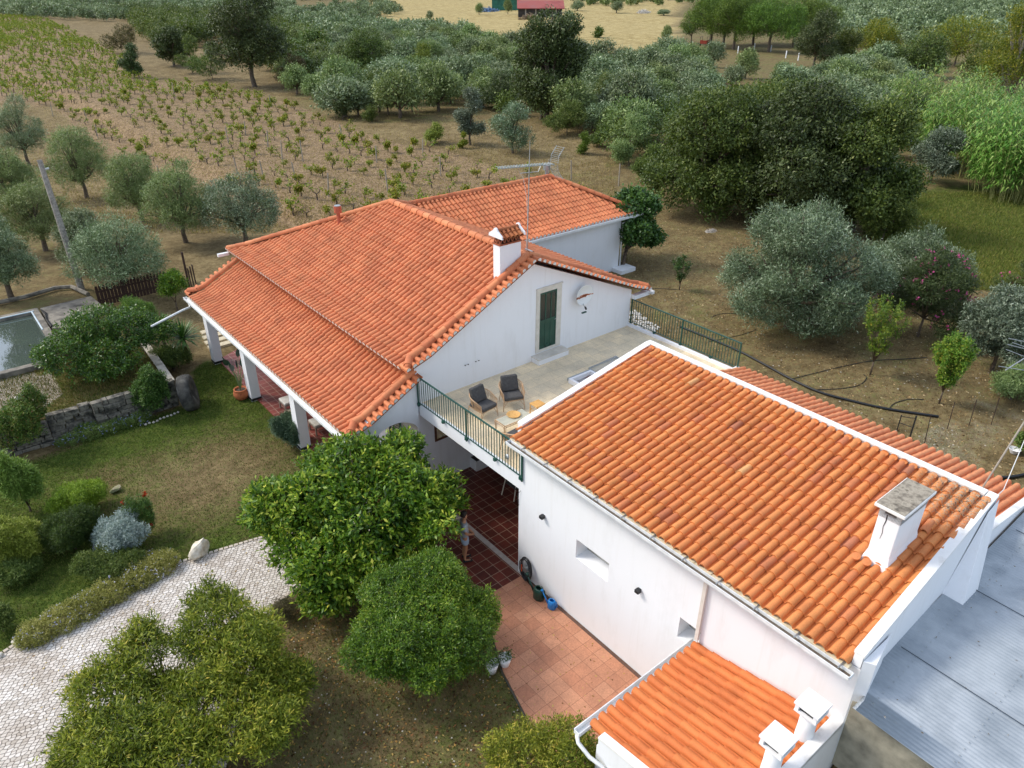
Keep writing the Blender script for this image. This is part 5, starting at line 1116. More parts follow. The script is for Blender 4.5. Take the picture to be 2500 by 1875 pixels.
# picket fence
t = thing('picket_fence', 'dark brown picket fence beneath the olive tree left of the house', 'fence', G(330, 725), 0); WDK = mat('dark picket', ['#2c1d17', '#432c22'], 12)
a, b = G(246, 748), G(408, 708); n_ = 20; d = (b-a)/n_
m = MB(); m.bar(a+Vector((0, 0, .3)), b+Vector((0, 0, .3)), .03, .09); m.bar(a+Vector((0, 0, .75)), b+Vector((0, 0, .75)), .03, .09); m.build('rails', WDK, t)
for k in range(n_+1):
    p = a+d*k; h = .95+.04*(k % 2); MB().slab([p-d*.34+Vector((0, 0, .0)), p+d*.34, p+d*.34+Vector((0, 0, h)), p+d*.15+Vector((0, 0, h+.09)), p-d*.15+Vector((0, 0, h+.09)), p-d*.34+Vector((0, 0, h))], (.04, .04, 0)).build('picket', WDK, t)
a, b = G(463, 704), G(478, 692); m = MB()
t = thing('fence_gate', 'dark picket gate post beside the porch roof corner', 'gate', a); m.bar(a, a+Vector((0, 0, 2.0)), .09); m.build('post', WDK, t)
for k in range(3): p = a.lerp(b, .3+.35*k); MB().bar(p, p+Vector((0, 0, 1.05)), .14, .04).build('picket', WDK, t)
# shrubs around the wall and tank
def sh2(name, label, px, py, w_, h_, mt, seed, ncl, leaf, **k): return shrub(name, label, px, py, w_, h_, mt, seed, ncl, leaf, **k)
tree('orange_tree', 'dark glossy low orange tree spreading beside the corner of the water tank', 'tree', G(285, 905), [(-1.6, -.2, 1.3, 1.1, 1.2, .95), (-.4, -.6, .9, 1.1, 1.1, .9), (-.2, .9, 1.8, 1.1, 1.1, .9), (.9, .3, 1.5, 1.1, 1.1, .85), (1.7, .3, 1.2, .85, .9, .7), (-1.0, .8, 1.6, .9, .9, .8)], leafmat('orange tree leaves', ['#1c3510', '#2c4d16', '#3f651e', '#60822c', '#93a040'], .25, .36, .5), 301, r0=.1, ncl=3300, nlf=10, leaf=.11, rc=.12, aspect=.42, low=-.7)
sh2('bamboo_shrub', 'feathery mid-green shrub at the right end of the orange tree', 355, 835, 90, 110, leafmat('mid feather', ['#33501a', '#4a6b22', '#65862e', '#80993e'], .25, .5, .3), 302, 1500, .1, aspect=.14, up=1.)
def yucca(label, px, py, n, L_, zt, seed):
    p = G(px, py); t = thing('yucca', label, 'yucca', p, 0, 'yuccas beside the garden wall'); rq = random.Random(seed); m = MB()
    for k in range(n):
        a = rq.uniform(0, 6.28); e = rq.uniform(-.3, 1.4); d = Vector((math.cos(a)*math.cos(e), math.sin(a)*math.cos(e), math.sin(e))); s_ = d.cross(Vector((0, 0, 1))).normalized()*.028; c = Vector((0, 0, zt)); mid = c+d*L_*.55; tip = c+d*L_-Vector((0, 0, .12*(1.4-e)))
        m.quad(c-s_*.6, c+s_*.6, mid+s_, mid-s_); m.add([mid-s_, mid+s_, tip], [(0, 1, 2)])
    m.build('leaves', mat('yucca leaf', ['#2a4a1c', '#426a2a', '#648a3c'], 4, rough=.45), t, local=True); MB().tube([(0, 0, 0), (.03, 0, zt)], [.09, .07], 8).build('trunk', BARK, t, local=True); return t
yucca('spiky yucca with tall crown behind the end of the garden wall', 410, 880, 170, 1.05, 1.35, 1); yucca('spiky yucca nearer the porch, right of the first one', 460, 885, 150, 1.0, 1.2, 2); yucca('low dark yucca at the foot of the other two', 425, 900, 90, .7, .6, 3)
sh2('dark_bush', 'dense dark bush at the foot of the yuccas', 425, 905, 100, 60, SCRUB, 303, 1400, .09, aspect=.3)
tree('young_orange_tree', 'small bright citrus tree with a thin trunk next to the porch roof corner', 'tree', G(434, 758), [(0, 0, 1.5, .62, .62, .6), (.3, .2, 1.25, .5, .5, .45), (-.3, -.1, 1.2, .45, .45, .45)], CITRUS2, 304, r0=.04, ncl=900, nlf=9, leaf=.1, rc=.1, aspect=.4)
sh2('rose_bush', 'leafy bush with reddish tips covering the left part of the stone wall', 75, 1100, 135, 135, leafmat('rose leaves', ['#2c4218', '#456024', '#5f7a30', '#7c7a3c', '#8a5a38'], .2, .5, .3), 305, 2200, .08, aspect=.45)
sh2('climbing_rose', 'rose bush growing over the right end of the stone wall by the millstone', 380, 1012, 85, 110, leafmat('rose leaves dark', ['#2a4018', '#3e5722', '#566e2e', '#70803c'], .2, .5, .3), 306, 1700, .08, aspect=.45)
bl = [(-8.6, 15.6, .1, .5, .3, .25), (-7.9, 15.6, .1, .55, .3, .3), (-7.1, 15.6, .1, .55, .3, .28), (-6.3, 15.55, .1, .5, .3, .25), (-8.0, 15.9, .25, .4, .2, .2)]
o = crown('bed_plants', bl, 1500, 8, .09, .06, leafmat('bed green', ['#4a5e28', '#66793a', '#84944e'], .2, .6, .3), None, seed=307, up=1., low=0., aspect=.15, local=True); tag(o, 'low flowering plants in the narrow bed at the foot of the stone wall', 'bedding plants', kind='stuff')
o = crown('bed_flowers', bl, 160, 3, .05, .04, leafmat('lilac blossom', ['#6f74b8', '#9598cc', '#b9bada'], .2, .6, .2), None, seed=308, up=.8, low=.1, aspect=.8, shell=1., inner=0, local=True); tag(o, 'small lilac flowers at the foot of the stone wall', 'flowers', kind='stuff')
sh2('dry_tussock', 'straw coloured grass tussock by the tank corner under the orange tree', 168, 905, 60, 60, DRYG, 309, 700, .16, aspect=.06, up=1.2, nlf=8)

# ------------------------------------------------------------------ grass and weeds
def scatter_blades(name, label, n, pts_fn, h, w_, mt, seed, kind='stuff', cat='grass'):
    rg = np.random.default_rng(seed); P = pts_fn(rg, n); T = len(P); a = rg.uniform(0, 6.28, T); hh = h*rg.uniform(.4, 1.3, T); ln = rg.normal(0, .35, (T, 2))*hh[:, None]
    s_ = np.stack([np.cos(a), np.sin(a), np.zeros(T)], 1)*w_; tip = P+np.stack([ln[:, 0], ln[:, 1], hh], 1)
    V = np.stack([P-s_, P+s_, tip], 1).reshape(-1, 3); o = npmesh(name, V, np.arange(T*3).reshape(-1, 3), mt, None, {'v': np.repeat(rg.random(T), 3)})
    return tag(o, label, cat, kind=kind)
def region(x0, x1, y0, y1, test):
    def f(rg, n):
        out = []
        while len(out) < n:
            x, y = rg.uniform(x0, x1), rg.uniform(y0, y1)
            if test(x, y): out.append((x, y, gh(x, y)-.005))
        return np.array(out)
    return f
nog = lambda x, y: not inpoly(x, y, DP)
scatter_blades('lawn_grass', 'short green lawn grass around the island bed', 90000, region(-15, -2, 5, 19, lambda x, y: inpoly(x, y, LAWNP) and nog(x, y) and rnd.random() < .25+.75*(1-math.exp(-(((x+5.2)/3.2)**2+((y-10.3)/2.6)**2)))), .055, .012, LAWN, 401)
scatter_blades('front_grass', 'rough patchy grass under the citrus trees', 42000, region(-11, -1.5, -8, 3, lambda x, y: nog(x, y) and not inpoly(x, y, PP) and x < -1.3), .065, .012, leafmat('mixed grass', ['#33431c', '#4d5c28', '#6e6a3a', '#8a7448', '#6b5636'], .2, .6, .2), 402)
scatter_blades('dry_weeds', 'dry matted grass of the yard behind the house', 90000, region(10.2, 40, -8, 32, lambda x, y: True), .07, .014, DRYG, 403)
scatter_blades('plateau_grass', 'mixed green and dry grass on the raised garden', 26000, region(-13, -4.6, 16.6, 22, lambda x, y: True), .11, .012, leafmat('plateau grass', ['#3c4f1e', '#5a6b2a', '#8a7f46', '#a8925a'], .2, .6, .2), 404)
scatter_blades('meadow_grass', 'green meadow grass beyond the olive trees', 50000, lambda rg, n: np.array([tuple(G(rg.uniform(2130, 2510), 470+rg.random()*240)) for _ in range(n)]), .16, .02, leafmat('meadow', ['#4c5c26', '#66742f', '#7f8a3e', '#978a4e'], .2, .6, .2), 405)
def litter(name, label, n, f, cols, s0, seed):
    rg = np.random.default_rng(seed); P = f(rg, n); T = len(P); a = rg.uniform(0, 6.28, T); L_ = s0*rg.uniform(.5, 1.3, T); d = np.stack([np.cos(a), np.sin(a), rg.uniform(-.2, .4, T)], 1)*L_[:, None]; e = np.stack([-np.sin(a), np.cos(a), rg.uniform(-.3, .3, T)], 1)*L_[:, None]*.5; P = P+np.array([0, 0, .015])
    V = np.stack([P-d, P+e, P+d, P-e], 1).reshape(-1, 3); return tag(npmesh(name, V, np.arange(T*4).reshape(-1, 4), leafmat(name, cols, .1, .7, .1), None, {'v': np.repeat(rg.random(T), 4)}), label, 'leaf litter', kind='stuff')
litter('leaf_litter', 'dry leaves fallen under the citrus trees', 5200, region(-11, -1.5, -8, 3, lambda x, y: nog(x, y) and not inpoly(x, y, PP)), ['#3d2c1c', '#6b4d30', '#9a7748', '#b89a50', '#c9b46a'], .04, 411)
litter('yard_litter', 'dry leaves and twigs scattered over the back yard', 9000, region(10.2, 30, -8, 20, lambda x, y: True), ['#3a2b1c', '#5f4630', '#8a6c48', '#b39668', '#c8b48c'], .05, 412)
litter('paving_litter', 'a few leaves dropped on the cobbles and patio tiles', 420, lambda rg, n: np.array([(x, y, .04) for x, y in [(rg.uniform(-12, 0), rg.uniform(-6.4, 6)) for _ in range(n*4)] if (inpoly(x, y, DP) or inpoly(x, y, PP))]), ['#5a4228', '#8a6c34', '#b09a40', '#c9b86a'], .03, 413)
rq = random.Random(77); m = MB()
for i in range(900):
    p = G(rq.uniform(1100, 2500), rq.uniform(560, 1100)); a = rq.uniform(0, 6.3); s_ = rq.uniform(.015, .04)
    if p.x > 10.5: m.lathe((p.x, p.y, p.z), [(s_, 0), (s_*.8, s_*.5)], 4)
for i in range(500):
    x, y = rq.uniform(-8, -1.5), rq.uniform(-8, 3); s_ = rq.uniform(.012, .03)
    if nog(x, y) and not inpoly(x, y, PP): m.lathe((x, y, .005), [(s_, 0), (s_*.7, s_*.3)], 4)
tag(m.build('loose_stones', mat('loose stone', ['#9a917f', '#bfb7a6', '#7c725f'], 3)), 'small loose stones and leaves scattered on the dry ground', 'stones', kind='stuff')

# ------------------------------------------------------------------ right-hand yard
def P2(name, label, cat, px, py, wpx, hpx, mt, seed, nb=7, ncl=1500, nlf=9, leaf=.1, r0=.1, z0=.22, flat=.8, group=None, bark=None, extra=None, rr=(.38, .56), trunk=True, tw=2, **k):
    p = G(px, py); s = pxm(p); R_ = wpx/s/2; H = hpx/s/.9
    bl = blobcloud(seed, nb, R_, H*(1-z0), H*z0, rr, flat)
    t = tree(name, label, cat, p, bl, mt, seed, r0=r0, group=group, bark=bark, ncl=ncl, nlf=nlf, leaf=leaf, fork=.45, trunk=trunk, tw=tw, **k)
    if extra: crown(extra[0], bl, extra[2], extra[3], extra[4], extra[5], extra[1], t, seed=seed+1, up=.7, low=.0, shell=.98, inner=0., aspect=.8)
    return t
bl = [(b[0]+1.0, b[1]+.45, b[2], b[3], b[4], b[5]) for b in blobcloud(501, 9, 1.75, 3.3, .85, (.36, .52), .8)]
tree('fig_tree', 'bright green fig tree tucked behind the right corner of the house', 'tree', G(1519, 655), bl, FIG, 501, r0=.1, fork=.4, ncl=3300, nlf=8, leaf=.16, rc=.16, aspect=.75, low=-.8)
P2('olive_tree', 'large silvery olive tree with drooping branches in the yard behind the terrace', 'tree', 1925, 800, 395, 285, OLIVES, 502, 22, 8600, 13, .14, .2, z0=.0, rc=.2, aspect=.2, up=.7, low=-.9, droop=.1, lump=.35, rr=(.28, .42))
P2('olive_tree', 'second silvery olive tree behind the pink oleander', 'tree', 2205, 735, 270, 165, OLIVES, 503, 12, 4800, 12, .14, .16, z0=.03, rc=.18, aspect=.2, up=.7, low=-.8, rr=(.3, .45))
P2('oleander', 'dark oleander bush dotted with pink flowers in front of the second olive tree', 'shrub', 2240, 822, 225, 195, leafmat('oleander leaves', ['#27361c', '#384a26', '#4b5e32', '#5f6c42'], .15, .5, .3), 504, 8, 3000, 10, .14, .05, z0=.08, rc=.12, aspect=.2, low=-.9, extra=('flowers', PINKF, 90, 6, .09, .07))
P2('oleander', 'oleander with brighter pink flowers cut by the right edge', 'shrub', 2495, 800, 190, 170, leafmat('oleander leaves b', ['#2f3f1c', '#465a28', '#5c6e36', '#6f7c42'], .15, .5, .3), 505, 7, 2200, 10, .14, .05, z0=.08, rc=.12, aspect=.2, low=-.9, extra=('flowers', PINKF, 80, 7, .09, .08))
P2('grey_shrub', 'big grey-leaved shrub right of the oleander, behind the young apricot trees', 'shrub', 2420, 905, 215, 200, GREYL, 506, 9, 3000, 10, .13, .07, z0=.08, rc=.13, aspect=.3, low=-.9)
P2('olive_sapling', 'low grey-green olive regrowth at the right edge below the television antenna', 'shrub', 2465, 975, 120, 75, OLIVEG, 507, 6, 1100, 9, .11, .05, z0=.05, rc=.12, aspect=.2, low=-.8)
P2('dark_bush', 'dark bush at the right edge behind the leaning pole', 'shrub', 2508, 1110, 70, 110, SCRUB, 508, 5, 900, 9, .11, .05, z0=.05, rc=.12, low=-.8)
def whip(label, px, py, wpx, hpx, mt, seed, group, ncl, nst=16):
    p = G(px, py); s = pxm(p); R_ = wpx/s/2; H = hpx/s/.9; t = thing('young_tree', label, 'young tree', (0, 0, 0), 0, group); rq = random.Random(seed); m = MB(); bl = []
    m.tube([(0, 0, -.1), (.02, 0, H*.22)], [.035, .03], 7)
    for k in range(nst):
        a = 2.4*k; q = math.sqrt((k+.5)/nst)*R_*.85; e = Vector((math.cos(a)*q, math.sin(a)*q, H*(.98-.28*(q/R_)**2)*rq.uniform(.85, 1))); f = Vector((e.x*.45, e.y*.45, H*.45)); m.tube([(0, 0, H*.18), f, e], [.018, .012, .004], 5)
        for u in (.25, .5, .75, 1.0): c = f.lerp(e, u) if u > .3 else f*.9; bl.append((c.x, c.y, c.z, R_*.13, R_*.13, H*.12))
    m.build('trunk', BARK, t, smooth=True, local=True); crown('crown', bl, ncl, 7, .085, .07, mt, t, seed=seed, low=-1, aspect=.5, up=.4, lump=.1, shell=.3, inner=.5); t.location = p; return t
APR = leafmat('apricot leaves', ['#34511a', '#4b6c20', '#68842a', '#8a9636', '#a8943c'], .3, .45, .35)
whip('upright yellow-green young tree with a slanted trunk, left of the two apricots', 2124, 915, 122, 180, APR, 521, 'young apricot trees in the yard', 800, 13)
whip('dense oval yellow-green young tree, right of the two apricots', 2292, 985, 104, 165, APR, 522, 'young apricot trees in the yard', 1900, 22)
whip('small leafy sapling standing alone on dry ground behind the terrace railing', 1658, 708, 52, 78, FIG, 523, None, 260, 7)
# hoses
HOSE = mat('irrigation pipe', ['#16181b', '#25282c'], 8, rough=.5)
def hose(label, pts, r, group='irrigation pipes on the dry yard'):
    P = [G(*p)+Vector((0, 0, r+.01)) for p in pts]; Q = []
    for i in range(len(P)-1):
        a = P[max(i-1, 0)]; b = P[i]; c = P[i+1]; d = P[min(i+2, len(P)-1)]
        for k in range(6): u = k/6; Q.append(b*(2*u**3-3*u*u+1)+(c-a)*.5*(u**3-2*u*u+u)+c*(-2*u**3+3*u*u)+(d-b)*.5*(u**3-u*u))
    Q.append(P[-1]); o = MB().tube(Q, r, 6).build('irrigation_pipe', HOSE, smooth=True); return tag(o, label, 'pipe', group)
hose('thick black irrigation pipe sweeping across the yard from the terrace railing', [(1660, 800), (1740, 832), (1808, 862), (1870, 895), (1930, 928), (2000, 960), (2080, 982), (2170, 1002), (2290, 1020)], .045)
hose('thin black pipe branching towards the left young apricot tree', [(1930, 927), (1990, 912), (2060, 895), (2130, 882), (2200, 878), (2262, 874)], .014)
hose('thin black pipe looping back below the left young apricot tree', [(1990, 953), (2050, 950), (2095, 942), (2115, 925), (2108, 915)], .014)
hose('thin black pipe curling towards the right young apricot tree', [(2170, 1000), (2185, 985), (2220, 976), (2255, 977)], .014)
hose('thin black pipe under the big olive tree', [(1735, 775), (1770, 766), (1830, 770), (1850, 772)], .012)
hose('thin black pipe between the terrace and the big olive tree', [(1730, 835), (1790, 823), (1830, 812), (1845, 805)], .012)
hose('thin pipe running along the dry ground towards the lone sapling', [(1592, 705), (1625, 706), (1655, 708)], .012)
for k, (bx, by, tx, ty, lab) in enumerate([(2257, 1085, 2273, 1013, 'leftmost thin iron stake, crossing the end of the thick pipe'), (2313, 1047, 2331, 982, 'second thin iron stake from the left'), (2366, 1038, 2385, 975, 'third thin iron stake from the left'), (2420, 1037, 2440, 972, 'rightmost thin iron stake on the dry yard')]):
    p = G(bx, by); q = CAM+ray(tx, ty)*((p-CAM).dot(FW)-.5); o = MB().bar(p-Vector((0, 0, .1)), q, .022).build('iron_stake', mat('rusty iron', ['#2c211c', '#4a352a'], 12)); tag(o, lab, 'stake', 'thin iron stakes in the yard')
t = thing('iron_gate', 'short black iron gate frame just over the back roof edge', 'gate', G(2219, 1075)); a = G(2219, 1075); b = G(2190, 1050)
MB().bar(a, a+Vector((0, 0, .95)), .04).bar(b, b+Vector((0, 0, .6)), .03).build('post', BLACK, t); MB().bar(a+Vector((0, 0, .85)), b+Vector((0, 0, .55)), .02).bar(a+Vector((0, 0, .5)), b+Vector((0, 0, .3)), .02).build('rails', BLACK, t)
p = G(2474, 1107); t = thing('plastic_basin', 'small white basin left on the dry ground behind the leaning pole', 'basin', p); MB().lathe((0, 0, .02), [(.1, 0), (.16, .12), (.18, .16), (.16, .16), (.09, .03)], 18).build('bowl', WHITE, t, local=True)
hose('short black pipe on the ground beyond the end of the back roof', [(2440, 1170), (2470, 1168), (2510, 1160)], .05)

# ------------------------------------------------------------------ oak thicket and mid-distance trees
TH = 'trees of the oak thicket behind the yard'
for a in [('oak_tree', 'broad oak at the left end of the thicket, nearest the terrace railing corner', 'tree', 1725, 520, 330, 270, OAKG, 601, 12, 5000, 10, .2),
          ('oak_tree', 'tall dark oak in the middle of the thicket', 'tree', 1925, 545, 360, 300, OAK, 602, 14, 6200, 10, .2),
          ('oak_tree', 'olive-toned oak at the right end of the thicket above the silver olive', 'tree', 2075, 565, 260, 280, OAKG, 603, 11, 4600, 10, .2),
          ('oak_tree', 'reddish-green oak top at the back of the thicket', 'tree', 1850, 470, 320, 240, SCRUB, 604, 9, 3800, 10, .2)]:
    P2(*a, r0=.25, z0=.03, rc=.26, aspect=.5, low=-1.1, group=TH, lump=.35, up=.3)
P2('yellowish_bush', 'mustard-green bush in front of the dark hollow of the thicket', 'shrub', 1868, 540, 150, 135, leafmat('mustard leaves', ['#3f4c14', '#56641c', '#707a26', '#888c34'], .2, .5, .3), 605, 7, 1900, 9, .14, .06, z0=.03, rc=.15, low=-1)
P2('bramble_bush', 'grey-green bush between the thicket and the silver olive', 'shrub', 2150, 590, 150, 110, SCRUB, 606, 6, 1700, 9, .14, .06, z0=.03, rc=.15, low=-1)
P2('holm_oak', 'big dark holm oak standing alone in the centre behind the house', 'tree', 1335, 292, 205, 235, OAK, 607, 13, 4600, 10, .26, .3, z0=.06, rc=.35, aspect=.5, low=-.9, lump=.35)
P2('holm_oak', 'large dark round oak with a visible trunk at the far edge of the vineyard', 'tree', 622, 212, 205, 195, OAK, 608, 12, 3800, 10, .28, .3, z0=.14, rc=.35, aspect=.5, low=-.7, lump=.35)
P2('holm_oak', 'darkest compact oak left of the large round oak', 'tree', 425, 162, 98, 88, OAK, 609, 7, 1500, 9, .28, .2, z0=.08, rc=.3, aspect=.5, low=-.8)
P2('holm_oak', 'small dark oak standing on the vineyard edge', 'tree', 330, 190, 60, 68, OAK, 610, 5, 900, 9, .25, .12, z0=.05, rc=.25, low=-.9)
P2('holm_oak', 'dark green oak left of the central holm oak', 'tree', 900, 200, 135, 112, OAKG, 611, 8, 2200, 9, .28, .2, z0=.03, rc=.3, low=-1)
P2('leafy_tree', 'yellow-green rounded tree beside the dark oak left of centre', 'tree', 1030, 202, 82, 78, leafmat('yg leaves', ['#47561c', '#5f6e26', '#7a8634', '#929a44'], .25, .5, .3), 612, 6, 1200, 9, .24, .12, z0=.05, rc=.25, low=-.9)
P2('holm_oak', 'small upright dark oak at the top edge of the vineyard in the centre', 'tree', 1148, 354, 75, 118, GREYL, 613, 7, 1500, 9, .17, .1, z0=.06, rc=.2, low=-.9)
P2('olive_tree', 'loose silvery olive tree right behind the antenna', 'tree', 1252, 374, 122, 112, OLIVES, 614, 8, 1700, 9, .17, .1, z0=.08, rc=.2, low=-.9, aspect=.25)
P2('yellow_bush', 'small bright yellow bush beside the upright dark oak', 'shrub', 1130, 362, 26, 34, YELLOW, 615, 3, 300, 8, .13, .04, z0=.03, rc=.12, low=-1)
P2('leafy_tree', 'oak-like tree beside the stone pines', 'tree', 1985, 168, 122, 118, OAK, 616, 8, 1900, 9, .32, .2, z0=.05, rc=.4, low=-.9)
P2('olive_tree', 'grey-green tree alone between the thicket and the canes', 'tree', 2269, 446, 120, 122, GREYL, 617, 8, 1800, 9, .17, .12, z0=.08, rc=.22, low=-.8)
P2('poplar_tree', 'tall yellowing tree with pale bare trunk at the right edge', 'tree', 2440, 330, 200, 300, YELLOW, 618, 12, 2600, 8, .24, .22, z0=.28, rc=.32, bark=BARKL, low=-.7)
for k, (px, py, w_, h_, mt) in enumerate([(2130, 150, 130, 88, YELLOW), (2330, 160, 180, 105, YELLOW), (2240, 190, 150, 95, OAKG), (2400, 235, 160, 120, SCRUB), (2480, 190, 130, 130, YELLOW), (2050, 165, 90, 80, OAKG)]):
    P2('leafy_tree', ['yellow-green tree left of the white hut top', 'wide yellowing tree behind the canes', 'dark green tree above the white hut', 'green tree at the foot of the yellowing tree', 'yellow tree crown in the upper right corner', 'dark green tree between pines and hut'][k], 'tree', px, py, w_, h_, mt, 620+k, 8, 1500, 8, .34, .15, z0=.04, rc=.4, low=-.9)
def scr(k, name, lab, px, py, w_, h_, mt, ncl=700, leaf=.16): P2(name, lab, 'shrub', px, py, w_, h_, mt, 640+k, 5, ncl, 9, leaf, .05, z0=.02, rc=.17, low=-1)
scr(0, 'scrub_bush', 'long green scrub mound at the foot of the central holm oak', 1385, 330, 125, 75, SCRUB, 1400); scr(1, 'scrub_bush', 'rounded scrub bush right of the long mound', 1465, 358, 62, 52, OAKG); scr(2, 'scrub_bush', 'small bright scrub bush on the bank below the mound', 1424, 376, 34, 46, leafmat('bright scrub', ['#465a1c', '#5f7426', '#7b8c34'], .2, .5, .3), 400)
scr(3, 'scrub_bush', 'tall green bush beside the left oak of the thicket', 1535, 405, 110, 115, OLIVEG, 1400); scr(4, 'scrub_bush', 'green bush on the bank under the tall one', 1590, 440, 110, 85, SCRUB, 1300); scr(5, 'scrub_bush', 'yellow-green bush beside the upright dark oak', 1062, 350, 60, 42, leafmat('yg scrub', ['#5f6a26', '#7f8836', '#9a9a48'], .2, .5, .3), 500)
scr(6, 'scrub_bush', 'dark bush at the left end of the row of small olives', 838, 292, 55, 60, OAK, 500); scr(7, 'scrub_bush', 'low dark bush between the small olives and the vines', 908, 297, 46, 38, SCRUB, 400)
scr(8, 'scrub_bush', 'dark scrub running down the bank left of the thicket', 1480, 330, 70, 60, OAKG, 700); scr(9, 'scrub_bush', 'mixed green scrub under the large round oak', 520, 195, 110, 80, SCRUB, 900, .22); scr(10, 'scrub_bush', 'brownish scrub right of the large round oak', 720, 215, 90, 70, leafmat('brown scrub', ['#4a4128', '#65583a', '#7c6c48'], .1, .6, .2), 700, .2); scr(11, 'scrub_bush', 'grey-brown scrub left of the darkest compact oak', 300, 130, 110, 62, leafmat('brown scrub 2', ['#4a4a2c', '#666038', '#7e7448'], .1, .6, .2), 900, .24); scr(12, 'scrub_bush', 'scrub between the darkest oak and the large round oak', 470, 178, 80, 80, SCRUB, 700, .22)
scr(13, 'scrub_bush', 'dark shadowy scrub under the central holm oak on the left', 1215, 268, 110, 80, OAK, 1000, .22); scr(14, 'scrub_bush', 'green scrub left of the central holm oak', 1130, 225, 110, 80, OAKG, 1000, .22)
# cane brake
def canes(label, px, py, wpx, hpx, seed, n):
    p = G(px, py); s = pxm(p); R_ = wpx/s/2; H = hpx/s/.9; t = thing('cane_clump', label, 'cane clump', p, 0, 'clumps of giant cane'); rg = np.random.default_rng(seed); V = []; A = []; m = MB()
    for i in range(n):
        a = rg.uniform(0, 6.28); q = R_*math.sqrt(rg.random()); h = H*rg.uniform(.6, 1.0)*(1-.35*(q/R_)**2); ln = rg.uniform(.05, .3); b = np.array([q*math.cos(a), q*math.sin(a), 0]); d = np.array([math.cos(a)*ln, math.sin(a)*ln, 1])
        if i % 3 == 0: m.tube([tuple(b), tuple(b+d*h)], [.02, .008], 4)
        for k in range(20):
            u = rg.uniform(.25, 1.0); c = b+d*h*u; aa = rg.uniform(0, 6.28); L_ = rg.uniform(.45, .8); w_ = .05; e = np.array([math.cos(aa), math.sin(aa), .5]); sd_ = np.array([-math.sin(aa), math.cos(aa), 0])*w_; mid = c+e*L_*.5; tip = c+np.array([e[0], e[1], -.15])*L_
            V.append([c, mid+sd_, tip, mid-sd_]); A.append(rg.random())
    V = np.array(V).reshape(-1, 3); npmesh('leaves', V, np.arange(len(V)).reshape(-1, 4), CANE, t, {'v': np.repeat(A, 4)}, local=True); m.build('stalks', mat('cane stalk', ['#8a9050', '#a5a468'], 4), t, local=True)
canes('feathery pale green cane clump, upper left of the cane brake', 2262, 350, 200, 175, 1, 420); canes('pale green cane clump in the middle of the brake', 2365, 415, 210, 200, 2, 450); canes('tall cane clump against the right edge', 2475, 480, 200, 230, 3, 450); canes('cane clump behind the middle one under the yellowing tree', 2400, 310, 180, 120, 4, 250)

# ------------------------------------------------------------------ olives near the house on the left
def proto_olive(seed, mt, ncl, leaf, D=4.0, H=3.6, low_=False):
    bl = blobcloud(seed, 8, D/2, H*.74, H*.28, (.4, .55), .75)
    return bl
OL = 'olive trees left of the house'
for k, (px, py, w_, h_, mt, lab) in enumerate([
    (72, 405, 130, 150, OLIVE, 'dark olive tree at the left edge beside the vines'), (212, 483, 165, 162, OLIVEG, 'round olive tree with a straight trunk, right of the leaning pole top'),
    (347, 541, 150, 158, OLIVEG, 'olive tree with an open forked trunk, between two others of its row'), (454, 592, 182, 182, OLIVEG, 'fullest olive tree of the row, its trunk leaning left at the base'),
    (600, 600, 215, 165, OLIVES, 'squat silvery olive bush touching the porch roof corner'), (50, 525, 140, 150, OLIVEG, 'olive tree at the left edge below the dark one'),
    (112, 612, 175, 165, OLIVEG, 'olive tree crossed by the leaning pole'), (308, 722, 225, 185, OLIVE, 'wide olive tree standing over the picket fence'),
    (222, 665, 130, 140, OLIVE, 'olive tree right of the pole foot, left of the picket fence'), (30, 735, 150, 210, OLIVE, 'drooping olive tree at the left edge above the water tank')]):
    P2('olive_tree', lab, 'tree', px, py, w_*1.03, h_*.98, mt, 700+k, 11, 2900, 11, .13, .13, z0=.14, rc=.17, aspect=.24, group=OL, up=.5, low=-.6, lump=.3)
GR = []
def grove(n, mts, leaf, ncl, seed, D, H, rc): # prototypes sharing mesh data
    out = []
    for k in range(n):
        bl = blobcloud(seed+k, 6+k % 4, D/2, H*(.84+.05*(k % 3)), H*(.06+.06*(k % 3)), (.42, .6), .8)
        t = tree('olive_tree', 'grove olive tree', 'tree', (0, 0, 0), bl, mts[k % len(mts)], seed+k, r0=.14, group='olive trees of the grove beyond the vineyard', ncl=ncl, nlf=8, leaf=leaf, rc=rc, aspect=.4, low=-.7, up=.4, tw=0, lump=.3); out.append([t, False])
    return out
PR = grove(8, [OLIVE, OLIVEG, OLIVE], .25, 620, 800, 4.4, 3.4, .32)
used_n = 0
def put(px, py, wpx, hpx, lab=None, group=None, rq=random.Random(31)):
    global used_n
    pr_ = PR[used_n % 8]; used_n += 1; t = pr_[0] if not pr_[1] else copy_tree(pr_[0]); pr_[1] = True
    p = G(px, py); s = pxm(p); t.location = p; t.rotation_euler = (0, 0, rq.uniform(0, 6.28)); q = wpx/s/4.2; t.scale = (q, q, hpx/s/.95/3.6)
    t['label'] = lab or 'grey-green olive tree in the grove beyond the vineyard'; t['group'] = group or 'olive trees of the grove beyond the vineyard'
    return t
